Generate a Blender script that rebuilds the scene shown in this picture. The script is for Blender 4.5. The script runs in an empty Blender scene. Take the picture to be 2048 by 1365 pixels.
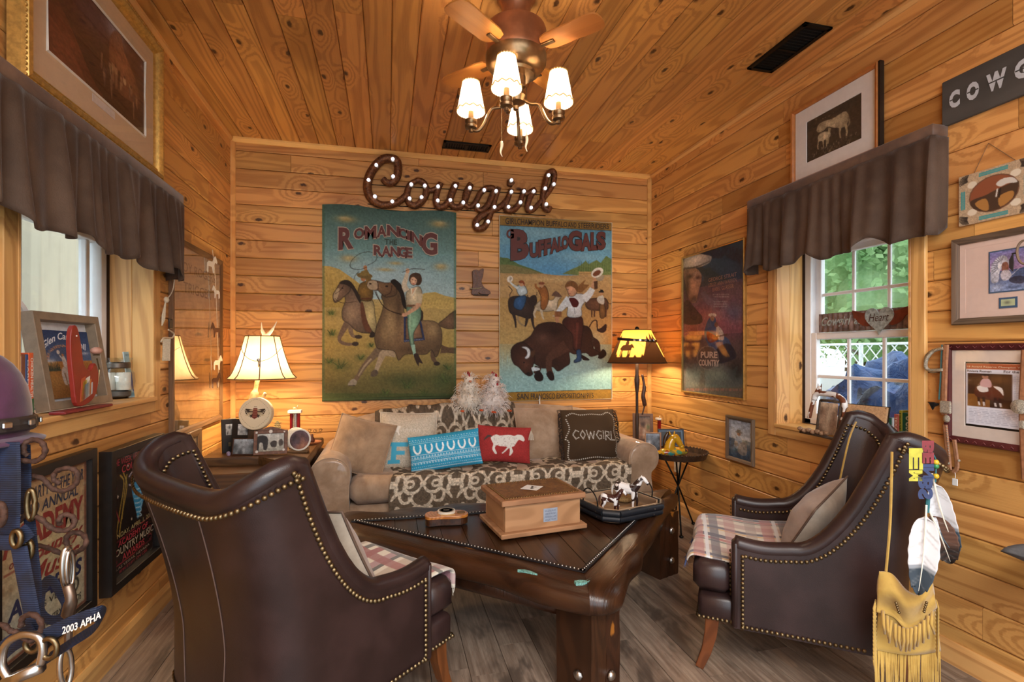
import bpy, math, random
import numpy as np
from mathutils import Vector, Matrix, Euler
from mathutils import noise as mnoise
random.seed(7)
sc = bpy.context.scene
C = sc.collection
pi = math.pi
R = math.radians
# ---------------------------------------------------------------- camera
F = 1012.0; YAW = R(13.8); HY = 705.0; CH = 1.278
cam = bpy.data.cameras.new('camera'); camo = bpy.data.objects.new('camera', cam); C.objects.link(camo)
cam.sensor_width = 36; cam.lens = 36*F/2048; cam.shift_y = (HY-682.5)/2048; cam.clip_start = .02; cam.clip_end = 200
camo.location = (0, 0, CH); camo.rotation_euler = (pi/2, 0, -YAW)
sc.camera = camo
# ---------------------------------------------------------------- world and light
wd = bpy.data.worlds.new('world'); sc.world = wd; wd.use_nodes = True
wd.node_tree.nodes['Background'].inputs[0].default_value = (.80, .90, 1.0, 1)
wd.node_tree.nodes['Background'].inputs[1].default_value = 2.6
vs = sc.view_settings; vs.view_transform = 'Standard'; vs.look = 'None'; vs.gamma = 1; vs.exposure = 0.55; vs.use_curve_mapping = False
def light(name, kind, loc, power, col, size=.05, rot=None, size_y=None):
    l = bpy.data.lights.new(name, kind); l.energy = power; l.color = col
    if kind == 'AREA':
        l.size = size
        if size_y: l.shape = 'RECTANGLE'; l.size_y = size_y
    elif kind != 'SUN': l.shadow_soft_size = size
    o = bpy.data.objects.new(name, l); C.objects.link(o); o.location = loc
    if rot: o.rotation_euler = rot
    return o
# unseen fill light, added under the ceiling behind the photographer to brighten the room
light('rear_fill_light', 'AREA', (.5, -.75, 2.70), 95, (1, .96, .92), 2.4, None, 1.0)
# ---------------------------------------------------------------- room measures
D = 4.056; XL = -1.102; XR = 2.253; H = 2.84; YB = -1.4
cs, sn = math.cos(YAW), math.sin(YAW)
def ray(px, py):
    u = (px-1024)/F
    return (cs*u+sn, -sn*u+cs, -(py-HY)/F)
def on_back(px, py, d=D):
    r = ray(px, py); t = d/r[1]; return Vector((r[0]*t, d, CH+r[2]*t))
def on_x(px, py, x):
    r = ray(px, py); t = x/r[0]; return Vector((x, r[1]*t, CH+r[2]*t))
def on_left(px, py): return on_x(px, py, XL)
def on_right(px, py): return on_x(px, py, XR)
def on_z(px, py, z):
    r = ray(px, py); t = (z-CH)/r[2]; return Vector((r[0]*t, r[1]*t, z))
def at_y(px, py, y): return on_back(px, py, y)
# ---------------------------------------------------------------- mesh builder
class MB:
    def __init__(s): s.v = []; s.f = []; s.m = []; s.cur = 0
    def add(s, vs_, fs):
        b = len(s.v); s.v += [tuple(v) for v in vs_]
        s.f += [tuple(i+b for i in f) for f in fs]; s.m += [s.cur]*len(fs); return s
    def box(s, c, d, rot=None, taper=1):
        x, y, z = d[0]/2, d[1]/2, d[2]/2
        vs_ = [Vector((i*x*(taper if k > 0 else 1), j*y*(taper if k > 0 else 1), k*z)) for k in (-1, 1) for j in (-1, 1) for i in (-1, 1)]
        if rot is not None:
            e = rot if isinstance(rot, Matrix) else Euler(rot).to_matrix(); vs_ = [e @ v for v in vs_]
        return s.add([v+Vector(c) for v in vs_], [(0, 2, 3, 1), (4, 5, 7, 6), (0, 1, 5, 4), (2, 6, 7, 3), (0, 4, 6, 2), (1, 3, 7, 5)])
    def bbox(s, c, d, b=.004, rot=None):
        # box with chamfered edges
        hx, hy, hz = d[0]/2, d[1]/2, d[2]/2; b = min(b, hx*.9, hy*.9, hz*.9); vs_ = []
        for k in (-1, 1):
            for j in (-1, 1):
                for i in (-1, 1):
                    vs_ += [Vector((i*hx, j*(hy-b), k*(hz-b))), Vector((i*(hx-b), j*hy, k*(hz-b))), Vector((i*(hx-b), j*(hy-b), k*hz))]
        def q(i, j, k, a): return ((k > 0)*4+(j > 0)*2+(i > 0))*3+a
        fs = []
        for sg in (-1, 1):
            o = 1 if sg > 0 else -1
            def cyc(l): return tuple(l if sg > 0 else l[::-1])
            fs.append(cyc([q(sg, -1, -1, 0), q(sg, 1, -1, 0), q(sg, 1, 1, 0), q(sg, -1, 1, 0)]))
            fs.append(cyc([q(-1, sg, -1, 1), q(-1, sg, 1, 1), q(1, sg, 1, 1), q(1, sg, -1, 1)]))
            fs.append(cyc([q(-1, -1, sg, 2), q(1, -1, sg, 2), q(1, 1, sg, 2), q(-1, 1, sg, 2)]))
        for a in (-1, 1):
            for b2 in (-1, 1):
                t = a*b2
                def cc(l, t=t): return tuple(l if t > 0 else l[::-1])
                fs.append(cc([q(a, b2, -1, 0), q(a, b2, -1, 1), q(a, b2, 1, 1), q(a, b2, 1, 0)]))
                fs.append(cc([q(-1, a, b2, 1), q(-1, a, b2, 2), q(1, a, b2, 2), q(1, a, b2, 1)]))
                fs.append(cc([q(a, -1, b2, 2), q(a, -1, b2, 0), q(a, 1, b2, 0), q(a, 1, b2, 2)]))
        for k in (-1, 1):
            for j in (-1, 1):
                for i in (-1, 1):
                    l = [q(i, j, k, 0), q(i, j, k, 1), q(i, j, k, 2)]; fs.append(tuple(l if i*j*k > 0 else l[::-1]))
        if rot is not None:
            e = rot if isinstance(rot, Matrix) else Euler(rot).to_matrix(); vs_ = [e @ v for v in vs_]
        return s.add([v+Vector(c) for v in vs_], fs)
    def tube(s, pts, r, n=8, closed=False, caps=True, flat=1.0, up=None):
        pts = [Vector(p) for p in pts]; N = len(pts)
        rs = r if hasattr(r, '__len__') else [r]*N
        tang = []
        for i in range(N):
            a = pts[i-1] if (i > 0 or closed) else pts[0]; b = pts[(i+1) % N] if (i < N-1 or closed) else pts[-1]
            t = b-a; tang.append(t.normalized() if t.length > 1e-9 else Vector((0, 0, 1)))
        u = Vector(up) if up else (Vector((0, 0, 1)) if abs(tang[0].z) < .9 else Vector((1, 0, 0)))
        vs_ = []
        for i in range(N):
            t = tang[i]; u = (u-t*u.dot(t))
            if u.length < 1e-6: u = t.orthogonal()
            u.normalize(); w = t.cross(u)
            for k in range(n):
                a = 2*pi*k/n
                vs_.append(pts[i]+u*(math.cos(a)*rs[i])+w*(math.sin(a)*rs[i]*flat))
        fs = [(i*n+k, i*n+(k+1) % n, ((i+1) % N)*n+(k+1) % n, ((i+1) % N)*n+k) for i in range(N if closed else N-1) for k in range(n)]
        if caps and not closed: fs += [tuple(range(n))[::-1], tuple((N-1)*n+k for k in range(n))]
        return s.add(vs_, fs)
    def lathe(s, prof, n=24, c=(0, 0, 0), axis=None, caps=True):
        # prof list of (r, z)
        vs_ = []; c = Vector(c)
        for r, z in prof:
            for k in range(n):
                a = 2*pi*k/n; vs_.append(Vector((r*math.cos(a), r*math.sin(a), z)))
        if axis is not None:
            q = Vector((0, 0, 1)).rotation_difference(Vector(axis)).to_matrix(); vs_ = [q @ v for v in vs_]
        fs = [(i*n+k, i*n+(k+1) % n, (i+1)*n+(k+1) % n, (i+1)*n+k) for i in range(len(prof)-1) for k in range(n)]
        if caps: fs += [tuple(range(n))[::-1], tuple((len(prof)-1)*n+k for k in range(n))]
        return s.add([v+c for v in vs_], fs)
    def ball(s, c, r, n=10, m=6, rot=None):
        r = r if hasattr(r, '__len__') else (r, r, r)
        vs_ = [Vector((0, 0, -r[2]))]
        for j in range(1, m):
            b = -pi/2+pi*j/m
            for k in range(n):
                a = 2*pi*k/n; vs_.append(Vector((math.cos(a)*math.cos(b)*r[0], math.sin(a)*math.cos(b)*r[1], math.sin(b)*r[2])))
        vs_.append(Vector((0, 0, r[2])))
        if rot is not None:
            e = rot if isinstance(rot, Matrix) else Euler(rot).to_matrix(); vs_ = [e @ v for v in vs_]
        fs = [(0, 1+(k+1) % n, 1+k) for k in range(n)]
        for j in range(m-2):
            fs += [(1+j*n+k, 1+j*n+(k+1) % n, 1+(j+1)*n+(k+1) % n, 1+(j+1)*n+k) for k in range(n)]
        t = len(vs_)-1; fs += [(1+(m-2)*n+k, 1+(m-2)*n+(k+1) % n, t) for k in range(n)]
        return s.add([v+Vector(c) for v in vs_], fs)
    def grid(s, fn, nu, nv, cu=False):
        vs_ = [fn(i/(nu if not cu else nu), j/nv) for j in range(nv+1) for i in range(nu+(0 if cu else 1))]
        w = nu if cu else nu+1
        fs = [(j*w+i, j*w+(i+1) % w, (j+1)*w+(i+1) % w, (j+1)*w+i) for j in range(nv) for i in range(nu)]
        return s.add(vs_, fs)
    def prism(s, poly, z0, z1, fr=None):
        # poly: 2d outline; fr maps (x,y,z)->Vector ; ngon caps
        n = len(poly); fr = fr or (lambda x, y, z: Vector((x, y, z)))
        a = sum(poly[i][0]*poly[(i+1) % n][1]-poly[(i+1) % n][0]*poly[i][1] for i in range(n))
        if a < 0: poly = poly[::-1]
        vs_ = [fr(p[0], p[1], z0) for p in poly]+[fr(p[0], p[1], z1) for p in poly]
        fs = [tuple(range(n))[::-1], tuple(range(n, 2*n))]+[(i, (i+1) % n, n+(i+1) % n, n+i) for i in range(n)]
        return s.add(vs_, fs)
    def obj(s, name, mat, parent=None, smooth=False, loc=None, rot=None, bevel=0, sub=0):
        me = bpy.data.meshes.new(name); me.from_pydata(s.v, [], s.f)
        mats = mat if isinstance(mat, (list, tuple)) else [mat]
        for m_ in mats: me.materials.append(m_)
        if len(mats) > 1: me.polygons.foreach_set('material_index', s.m)
        if smooth: me.polygons.foreach_set('use_smooth', [True]*len(me.polygons))
        me.update()
        if smooth is not True and smooth:
            me.set_sharp_from_angle(angle=R(smooth))
        o = bpy.data.objects.new(name, me); C.objects.link(o)
        if parent: o.parent = parent
        if loc is not None: o.location = loc
        if rot is not None: o.rotation_euler = rot
        if bevel:
            b = o.modifiers.new('b', 'BEVEL'); b.width = bevel; b.segments = 2; b.limit_method = 'ANGLE'
        if sub:
            b = o.modifiers.new('s', 'SUBSURF'); b.levels = sub; b.render_levels = sub
        return o
def tag(o, label, cat, group=None):
    o['label'] = label; o['category'] = cat
    if group: o['group'] = group
    return o
def thing(name, label, cat, loc=(0, 0, 0), rz=0, group=None, rot=None):
    o = bpy.data.objects.new(name, None); C.objects.link(o); o.location = loc
    o.rotation_euler = rot if rot else (0, 0, rz); o.empty_display_size = .05
    return tag(o, label, cat, group)
def frame_obj(name, label, cat, o, ux, uz, group=None):
    """empty on a surface: local x along ux, local z along uz, local -y out toward the viewer"""
    ux = Vector(ux).normalized(); uz = Vector(uz); uz = (uz-ux*uz.dot(ux)).normalized(); uy = uz.cross(ux)
    m = Matrix((ux, uy, uz)).transposed().to_4x4(); m.translation = Vector(o)
    e = bpy.data.objects.new(name, None); C.objects.link(e); e.matrix_world = m; e.empty_display_size = .05
    if label: tag(e, label, cat, group)
    return e
def struct(o): o['kind'] = 'structure'; return o
def stuff(o): o['kind'] = 'stuff'; return o
def lab(o, t): o['label'] = t; return o
def crv(pts, n=6, closed=False):
    """Catmull-Rom through points (any dimension)"""
    P = [np.array(p, float) for p in pts]; N = len(P); out = []
    for i in range(N if closed else N-1):
        p0 = P[i-1] if (i > 0 or closed) else P[0]; p1 = P[i]; p2 = P[(i+1) % N]; p3 = P[(i+2) % N] if (i+2 < N or closed) else P[-1]
        for k in range(n):
            t = k/n
            out.append(.5*((2*p1)+(-p0+p2)*t+(2*p0-5*p1+4*p2-p3)*t*t+(-p0+3*p1-3*p2+p3)*t**3))
    if not closed: out.append(P[-1])
    return [tuple(float(x) for x in o) for o in out]
def lerp(a, b, t): return a+(b-a)*t
def sstep(a, b, x):
    t = min(1, max(0, (x-a)/(b-a))); return t*t*(3-2*t)
# ---------------------------------------------------------------- materials
def srgb(h):
    if isinstance(h, str):
        h = [int(h[i:i+2], 16)/255 for i in (0, 2, 4)]
    return tuple(x/12.92 if x <= .04045 else ((x+.055)/1.055)**2.4 for x in h)
class NT:
    def __init__(s, name):
        s.m = bpy.data.materials.new(name); s.m.use_nodes = True; s.t = s.m.node_tree; s.n = s.t.nodes; s.l = s.t.links
        s.b = s.n['Principled BSDF']; s.out = s.n['Material Output']
    def node(s, ty, ins=None, **kw):
        n = s.n.new(ty)
        for k, v in kw.items(): setattr(n, k, v)
        for k, v in (ins or {}).items(): s.set(n.inputs[k], v)
        return n
    def set(s, i, v):
        if hasattr(v, 'is_linked') or isinstance(v, bpy.types.NodeSocket): s.l.new(v, i)
        elif isinstance(v, (tuple, list)) and len(v) == 3 and i.type == 'RGBA': i.default_value = (*v, 1)
        else: i.default_value = v
    def math(s, op, a, b=0, c=None, clamp=False):
        n = s.node('ShaderNodeMath', {0: a, 1: b}, operation=op, use_clamp=clamp)
        if c is not None: s.set(n.inputs[2], c)
        return n.outputs[0]
    def vmath(s, op, a, b=(0, 0, 0)):
        return s.node('ShaderNodeVectorMath', {0: a, 1: b}, operation=op).outputs[0]
    def mix(s, f, a, b, mode='MIX'):
        n = s.n.new('ShaderNodeMix'); n.data_type = 'RGBA'; n.blend_type = mode
        s.set(n.inputs[0], f); s.set(n.inputs[6], a); s.set(n.inputs[7], b); return n.outputs[2]
    def noise(s, vec, scale=5, detail=2, rough=.5, dist=0):
        return s.node('ShaderNodeTexNoise', {'Vector': vec, 'Scale': scale, 'Detail': detail, 'Roughness': rough, 'Distortion': dist}).outputs[0]
    def ramp(s, f, stops):
        n = s.n.new('ShaderNodeValToRGB'); s.set(n.inputs[0], f); e = n.color_ramp.elements
        while len(e) < len(stops): e.new(.5)
        for k, (p, c) in enumerate(stops):
            e[k].position = p; e[k].color = (*c, 1) if len(c) == 3 else c
        return n.outputs[0]
    def sst(s, x, a, b):
        n = s.node('ShaderNodeMapRange', {0: x, 1: a, 2: b}, interpolation_type='SMOOTHSTEP'); return n.outputs[0]
    def co(s, which='Object'): return s.node('ShaderNodeTexCoord').outputs[which]
    def bump(s, h, st=.3, d=.01):
        n = s.node('ShaderNodeBump', {'Height': h, 'Strength': st, 'Distance': d}); s.l.new(n.outputs[0], s.b.inputs['Normal'])
    def fin(s, col=None, rough=.5, metal=0, **kw):
        if col is not None: s.set(s.b.inputs['Base Color'], col)
        s.set(s.b.inputs['Roughness'], rough); s.set(s.b.inputs['Metallic'], metal)
        for k, v in kw.items(): s.set(s.b.inputs[k.replace('_', ' ')], v)
        return s.m
def plain(name, hexc, rough=.5, metal=0, var=.12, scale=30, bump=0, **kw):
    """coloured material with mild procedural mottling"""
    t = NT(name); c = srgb(hexc); co = t.co()
    n = t.noise(co, scale, 3, .6)
    col = t.mix(t.sst(n, .3, .7), tuple(x*(1-var) for x in c), tuple(min(1, x*(1+var)) for x in c))
    if bump: t.bump(t.noise(co, scale*6, 3, .6), bump, .002)
    return t.fin(col, rough, metal, **kw)
def wood(name, light_, dark, rough=.42, sx=.42, sy=5.5, rings=12., knots=True, var=.16, knotcol='3a1c0a', kth=.60, spec=.4, coat=0, ax=0, ring_amt=.44, bumpy=.12):
    """wood with contour grain along local axis ax, knots, and a different cut for every board"""
    t = NT(name); a, b = srgb(light_), srgb(dark)
    co = t.co(); rnd = t.node('ShaderNodeObjectInfo').outputs['Random']
    sep = t.node('ShaderNodeSeparateXYZ', {0: co}).outputs
    x, y, z = (sep[0], sep[1], sep[2]) if ax == 0 else ((sep[1], sep[2], sep[0]) if ax == 1 else (sep[2], sep[0], sep[1]))
    off = t.math('MULTIPLY', rnd, 61.7)
    X = t.math('ADD', x, off); Y = t.math('ADD', y, t.math('MULTIPLY', rnd, 23.1))
    def comb(p, q, r=0): return t.node('ShaderNodeCombineXYZ', {0: p, 1: q, 2: r}).outputs[0]
    zz = t.math('MULTIPLY', z, 6)
    base = t.noise(comb(t.math('MULTIPLY', X, sx), t.math('MULTIPLY', Y, sy), zz), 1, 1.6, .45)
    if knots:
        vor = t.node('ShaderNodeTexVoronoi', {'Vector': comb(t.math('MULTIPLY', X, 2.6), t.math('MULTIPLY', Y, 5.2), off), 'Scale': 1, 'Randomness': 1}, voronoi_dimensions='2D')
        pick = t.math('GREATER_THAN', t.node('ShaderNodeSeparateColor', {0: vor.outputs['Color']}).outputs[0], kth)
        dd = t.math('ADD', vor.outputs['Distance'], t.math('MULTIPLY', t.math('SUBTRACT', t.noise(comb(X, Y), 60, 1), .5), .07))
        halo = t.math('MULTIPLY', t.math('SUBTRACT', 1, t.sst(dd, 0, .5)), pick)
        base = t.math('ADD', base, t.math('MULTIPLY', halo, .26))
        kn = t.math('MULTIPLY', t.math('SUBTRACT', 1, t.sst(dd, .035, .085)), pick)
    ring = t.math('MULTIPLY_ADD', t.math('SINE', t.math('MULTIPLY', base, rings*6.283)), .5, .5)
    ring = t.sst(ring, .25, 1.0)
    fine = t.noise(comb(t.math('MULTIPLY', X, 6), t.math('MULTIPLY', Y, 190), zz), 1, 2, .7)
    tone = t.math('ADD', t.math('MULTIPLY', ring, ring_amt), t.math('MULTIPLY', t.math('SUBTRACT', fine, .5), .55), clamp=True)
    col = t.mix(tone, a, b)
    patch = t.noise(comb(t.math('MULTIPLY', X, 1.3), t.math('MULTIPLY', Y, 3), 3), 1, 2)
    col = t.mix(t.math('MULTIPLY', t.sst(patch, .55, .8), .5), col, tuple(v*k for v, k in zip(b, (.85, .7, .6))))
    r2 = t.math('FRACT', t.math('MULTIPLY', rnd, 17.31))
    hsv = t.node('ShaderNodeHueSaturation', {'Hue': t.math('MULTIPLY_ADD', r2, .012, .494), 'Saturation': 1.0, 'Value': t.math('MULTIPLY_ADD', rnd, 2*var, 1-var), 'Color': col}).outputs[0]
    col = t.mix(t.math('MULTIPLY', t.math('GREATER_THAN', r2, .90), .45), hsv, tuple(v*k for v, k in zip(b, (.8, .62, .5)))) if knots else hsv
    if knots:
        col = t.mix(t.math('MULTIPLY', kn, .93), col, srgb(knotcol))
    t.bump(fine, bumpy, .003)
    return t.fin(col, rough, 0, Specular_IOR_Level=spec, Coat_Weight=coat)
MT = {}
MT['pine'] = wood('pine_boards', 'd59e5a', '955a26', rough=.42)
MT['pine_ceiling'] = wood('pine_ceiling_boards', 'cf9450', '8a5224', rough=.4, kth=.55)
MT['pine_trim'] = wood('pine_trim', 'dfab66', 'b5783a', knots=False, rings=4)
MT['pine_casing'] = wood('pine_casing', 'dcab69', 'a66e38', kth=.8)
MT['oakbox'] = wood('oak_box', 'ab7d58', '7f5535', knots=False, rough=.5, sx=2, sy=14, rings=5)
MT['darkwood'] = wood('dark_stained_log', '3a2011', '170b06', rough=.30, sx=1.2, sy=9, rings=6, kth=.72, knotcol='9a5f22', spec=.5, var=.05, bumpy=.5)
MT['darkplank'] = wood('dark_stained_plank', '3a2212', '1b0f09', rough=.3, knots=False, sx=1, sy=10, rings=6, var=.15, spec=.5)
MT['sidewood'] = wood('rustic_side_table_wood', '5b3d24', '24160c', rough=.4, kth=.75, sx=1, sy=9, bumpy=.5)
MT['greywood'] = wood('grey_barn_frame', '6d5a48', '3c2e24', rough=.6, knots=False, sx=1, sy=30)
MT['walnut'] = wood('walnut_frame', '7a5a3c', '4a321e', rough=.5, knots=False, sx=1, sy=30)
MT['cherry'] = wood('cherry_leg', '6a3d1e', '3f210e', rough=.3, knots=False, sx=1.5, sy=18, ax=2)
MT['white_plastic'] = plain('white_window_frame', 'f0f1f4', .35, var=.02)
MT['black_metal'] = plain('black_metal', '15130f', .45, .6, var=.2)
MT['black_frame'] = plain('black_frame', '1c1714', .35, var=.2)
MT['brass'] = plain('antique_brass', '75654a', .4, 1, var=.25, scale=60)
MT['steel'] = plain('steel', 'b9b7b3', .28, 1, var=.15)
MT['iron'] = plain('rusty_iron', '452d22', .75, .3, var=.4, scale=90, bump=.5)
MT['white'] = plain('white_paint', 'e9e6e0', .6, var=.04)
MT['mat_board'] = plain('mat_board', 'e4dccf', .85, var=.03)
MT['gold'] = plain('gilded_frame', 'c9a45c', .38, .75, var=.2, scale=50)
def glassmat(name, rough=.02, tint=(1, 1, 1), refl=.06):
    t = NT(name); tr = t.node('ShaderNodeBsdfTransparent', {0: (*tint, 1)}); gl = t.node('ShaderNodeBsdfGlossy', {'Roughness': rough})
    g = t.node('ShaderNodeNewGeometry'); dt = t.node('ShaderNodeVectorMath', {0: g.outputs['Normal'], 1: g.outputs['Incoming']}, operation='DOT_PRODUCT').outputs['Value']
    fr = t.math('MULTIPLY_ADD', t.math('POWER', t.math('SUBTRACT', 1, t.math('ABSOLUTE', dt)), 5), 1-refl, refl)
    mx = t.node('ShaderNodeMixShader', {0: fr, 1: tr.outputs[0], 2: gl.outputs[0]})
    t.l.new(mx.outputs[0], t.out.inputs[0]); return t.m
MT['pane'] = glassmat('window_glass', tint=(.96, .98, .97))
MT['glass'] = glassmat('picture_glass', refl=.05)
def paintmat(name, rough=.75, bump=0, gloss=0):
    t = NT(name); a = t.node('ShaderNodeVertexColor', layer_name='Col')
    if bump: t.bump(t.noise(t.co(), 900, 1), bump, .001)
    return t.fin(a.outputs[0], rough, 0, Specular_IOR_Level=.3+gloss)
MT['canvas'] = paintmat('painted_canvas', .8, .25)
MT['print'] = paintmat('printed_paper', .55)
MT['fabric_print'] = paintmat('printed_fabric', .92, .4)
def text_mesh(txt, bold=0.0, ital=0.0, space=1.0):
    """2d outline text from the built-in font, as (verts2d, faces), normalised to cap height 1, starting x=0"""
    cu = bpy.data.curves.new('t', 'FONT'); cu.body = txt; cu.offset = bold; cu.shear = ital; cu.space_character = space; cu.resolution_u = 3; cu.size = 1.4
    ob = bpy.data.objects.new('t', cu); C.objects.link(ob)
    bpy.context.view_layer.update()
    dg = bpy.context.evaluated_depsgraph_get(); me = bpy.data.meshes.new_from_object(ob.evaluated_get(dg))
    v = np.array([tuple(x.co)[:2] for x in me.vertices]) if len(me.vertices) else np.zeros((1, 2)); f = [tuple(p.vertices) for p in me.polygons]
    bpy.data.objects.remove(ob); bpy.data.curves.remove(cu); bpy.data.meshes.remove(me)
    v[:, 0] -= v[:, 0].min()
    return v, f
def lettering(name, txt, mat, parent, box, y=-.001, bold=0., ital=0., space=1., warp=None, align=None, hscale=None):
    """text fitted in box (x0,z0,x1,z1) of the parent's local x/z plane at local y; warp(u,v)->(x,z) with u,v in 0..1"""
    v, f = text_mesh(txt, bold, ital, space)
    w = v[:, 0].max(); lo, hi = v[:, 1].min(), v[:, 1].max(); x0, z0, x1, z1 = box
    u = v[:, 0]/max(w, 1e-6); q = (v[:, 1]-lo)/max(hi-lo, 1e-6)
    if warp: pts = [warp(a, b) for a, b in zip(u, q)]
    else: pts = [(lerp(x0, x1, a), lerp(z0, z1, b)) for a, b in zip(u, q)]
    m = MB(); m.add([(p[0], y, p[1]) for p in pts], f)
    return m.obj(name, mat, parent)
_pl = {}
def ink(hexc, rough=.6, metal=0):
    k = (hexc, rough, metal)
    if k not in _pl: _pl[k] = plain('ink_'+hexc, hexc, rough, metal, var=.06, scale=80)
    return _pl[k]
# ---------------------------------------------------------------- flat picture painter
class PT:
    """small painter: an array of colours that becomes the vertex colours of a fine grid"""
    def __init__(s, w, h, bg, win=None):
        s.w, s.h = w, h; s.a = np.zeros((h, w, 3)); s.a[:] = s.c(bg); s.win = win or (0, 0, w, h)
        s.yy, s.xx = np.mgrid[0:h, 0:w]; s.rs = np.random.RandomState(3)
    def c(s, h):
        if isinstance(h, str): return np.array([int(h[i:i+2], 16)/255 for i in (0, 2, 4)])
        return np.array(h)
    def P(s, pts):
        if len(s.win) == 6:
            x0, x1, tl, tr, bl, br = s.win; o = []
            for p in pts:
                u = (p[0]-x0)/(x1-x0); t = tl+(tr-tl)*u; b = bl+(br-bl)*u; o.append((u*(s.w-1), (p[1]-t)/(b-t)*(s.h-1)))
            return np.array(o)
        x0, y0, x1, y1 = s.win; return np.array([((p[0]-x0)/(x1-x0)*(s.w-1), (p[1]-y0)/(y1-y0)*(s.h-1)) for p in pts])
    def vgrad(s, y0, y1, a, b):
        q = s.P([(0, y0), (0, y1)])[:, 1]; i0, i1 = max(0, int(q[0])), min(s.h, int(q[1])+1)
        t = np.clip((np.arange(i0, i1)-q[0])/max(1e-6, q[1]-q[0]), 0, 1)[:, None, None]
        s.a[i0:i1] = s.c(a)*(1-t)+s.c(b)*t; return s
    def _mask(s, q, pad=2):
        x0, y0 = np.floor(q.min(0)).astype(int)-pad; x1, y1 = np.ceil(q.max(0)).astype(int)+pad
        x0, y0, x1, y1 = max(0, x0), max(0, y0), min(s.w, x1), min(s.h, y1)
        if x1 <= x0 or y1 <= y0: return None
        X = s.xx[y0:y1, x0:x1]; Y = s.yy[y0:y1, x0:x1]; acc = np.zeros(X.shape)
        for dx, dy in ((-.25, -.25), (.25, -.25), (-.25, .25), (.25, .25)):
            ins = np.zeros(X.shape, bool); n = len(q)
            for i in range(n):
                xa, ya = q[i]; xb, yb = q[(i+1) % n]
                if ya == yb: continue
                c_ = ((ya > Y+dy) != (yb > Y+dy)) & (X+dx < (xb-xa)*(Y+dy-ya)/(yb-ya)+xa); ins ^= c_
            acc += ins
        return (slice(y0, y1), slice(x0, x1)), acc/4, X, Y
    def poly(s, pts, col, smooth=0, op=1, shade=None, col2=None):
        if smooth: pts = crv(pts, smooth, True)
        q = s.P(pts); r = s._mask(q)
        if r is None: return s
        sl, m, X, Y = r; m = (m*op)[..., None]; c = s.c(col)
        if col2 is not None:   # vertical gradient
            t = ((Y-q[:, 1].min())/max(1, np.ptp(q[:, 1])))[..., None]; c = c*(1-t)+s.c(col2)*t
        if shade:  # rounded look of the painted form: lighter core, darker rim
            cx, cy = q.mean(0); d = np.hypot((X-cx)/max(1, np.ptp(q[:, 0])), (Y-cy)/max(1, np.ptp(q[:, 1])))[..., None]
            c = np.clip(c*(1+shade*(.45-1.6*d)), 0, 1)
        s.a[sl] = s.a[sl]*(1-m)+c*m
        if shade and s.w > 200:   # brushed dark contour
            wv = (s.win[1]-s.win[0] if len(s.win) == 6 else s.win[2]-s.win[0])/s.w; s.line(list(pts)+[pts[0]], wv*1.5, s.c(col)*.38, .6*op, 0)
        return s
    def ell(s, cx, cy, rx, ry, col, op=1, shade=None, rot=0, n=20):
        ca, sa = math.cos(rot), math.sin(rot)
        return s.poly([(cx+rx*math.cos(2*pi*k/n)*ca-ry*math.sin(2*pi*k/n)*sa, cy+rx*math.cos(2*pi*k/n)*sa+ry*math.sin(2*pi*k/n)*ca) for k in range(n)], col, 0, op, shade)
    def line(s, pts, wd, col, op=1, smooth=4):
        if smooth and len(pts) > 2: pts = crv(pts, smooth)
        pts = np.array(pts, float); N = len(pts); ws = np.array(wd if hasattr(wd, '__len__') else [wd]*N, float)
        if len(ws) != N: ws = np.interp(np.linspace(0, 1, N), np.linspace(0, 1, len(ws)), ws)
        d = np.gradient(pts, axis=0); n = np.stack([-d[:, 1], d[:, 0]], 1); n /= (np.linalg.norm(n, axis=1)[:, None]+1e-9)
        return s.poly([tuple(p) for p in pts+n*ws[:, None]/2]+[tuple(p) for p in (pts-n*ws[:, None]/2)[::-1]], col, 0, op)
    def soft(s, cx, cy, rx, ry, col, op=.6):
        q = s.P([(cx, cy), (cx+rx, cy+ry)]); d = q[1]-q[0]
        g = np.exp(-(((s.xx-q[0][0])/d[0])**2+((s.yy-q[0][1])/d[1])**2)*1.2)[..., None]*op
        s.a = s.a*(1-g)+s.c(col)*g; return s
    def rect(s, x0, y0, x1, y1, col, op=1): return s.poly([(x0, y0), (x1, y0), (x1, y1), (x0, y1)], col, 0, op)
    def speck(s, amt=.05, sc_=(3, 3)):
        h, w = max(2, s.h//sc_[1]), max(2, s.w//sc_[0]); n = s.rs.rand(h, w)-.5
        n = np.kron(n, np.ones((s.h//h+1, s.w//w+1)))[:s.h, :s.w, None]; n2 = (s.rs.rand(s.h, s.w, 1)-.5)
        s.a = np.clip(s.a*(1+amt*(n*1.3+n2)), 0, 1); return s
    def scribble(s, x0, y0, x1, y1, lines, col, op=.8, seed=1, wd=None):
        """rows of small print too fine to read"""
        rs = random.Random(seed); dy = (y1-y0)/lines; wd = wd or dy*.45
        for k in range(lines):
            y = y0+dy*(k+.5); x = x0
            while x < x1:
                l = rs.uniform(.03, .10)*(x1-x0); s.rect(x, y-wd/2, min(x+l, x1), y+wd/2, col, op*rs.uniform(.6, 1)); x += l+.018*(x1-x0)
        return s
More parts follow.
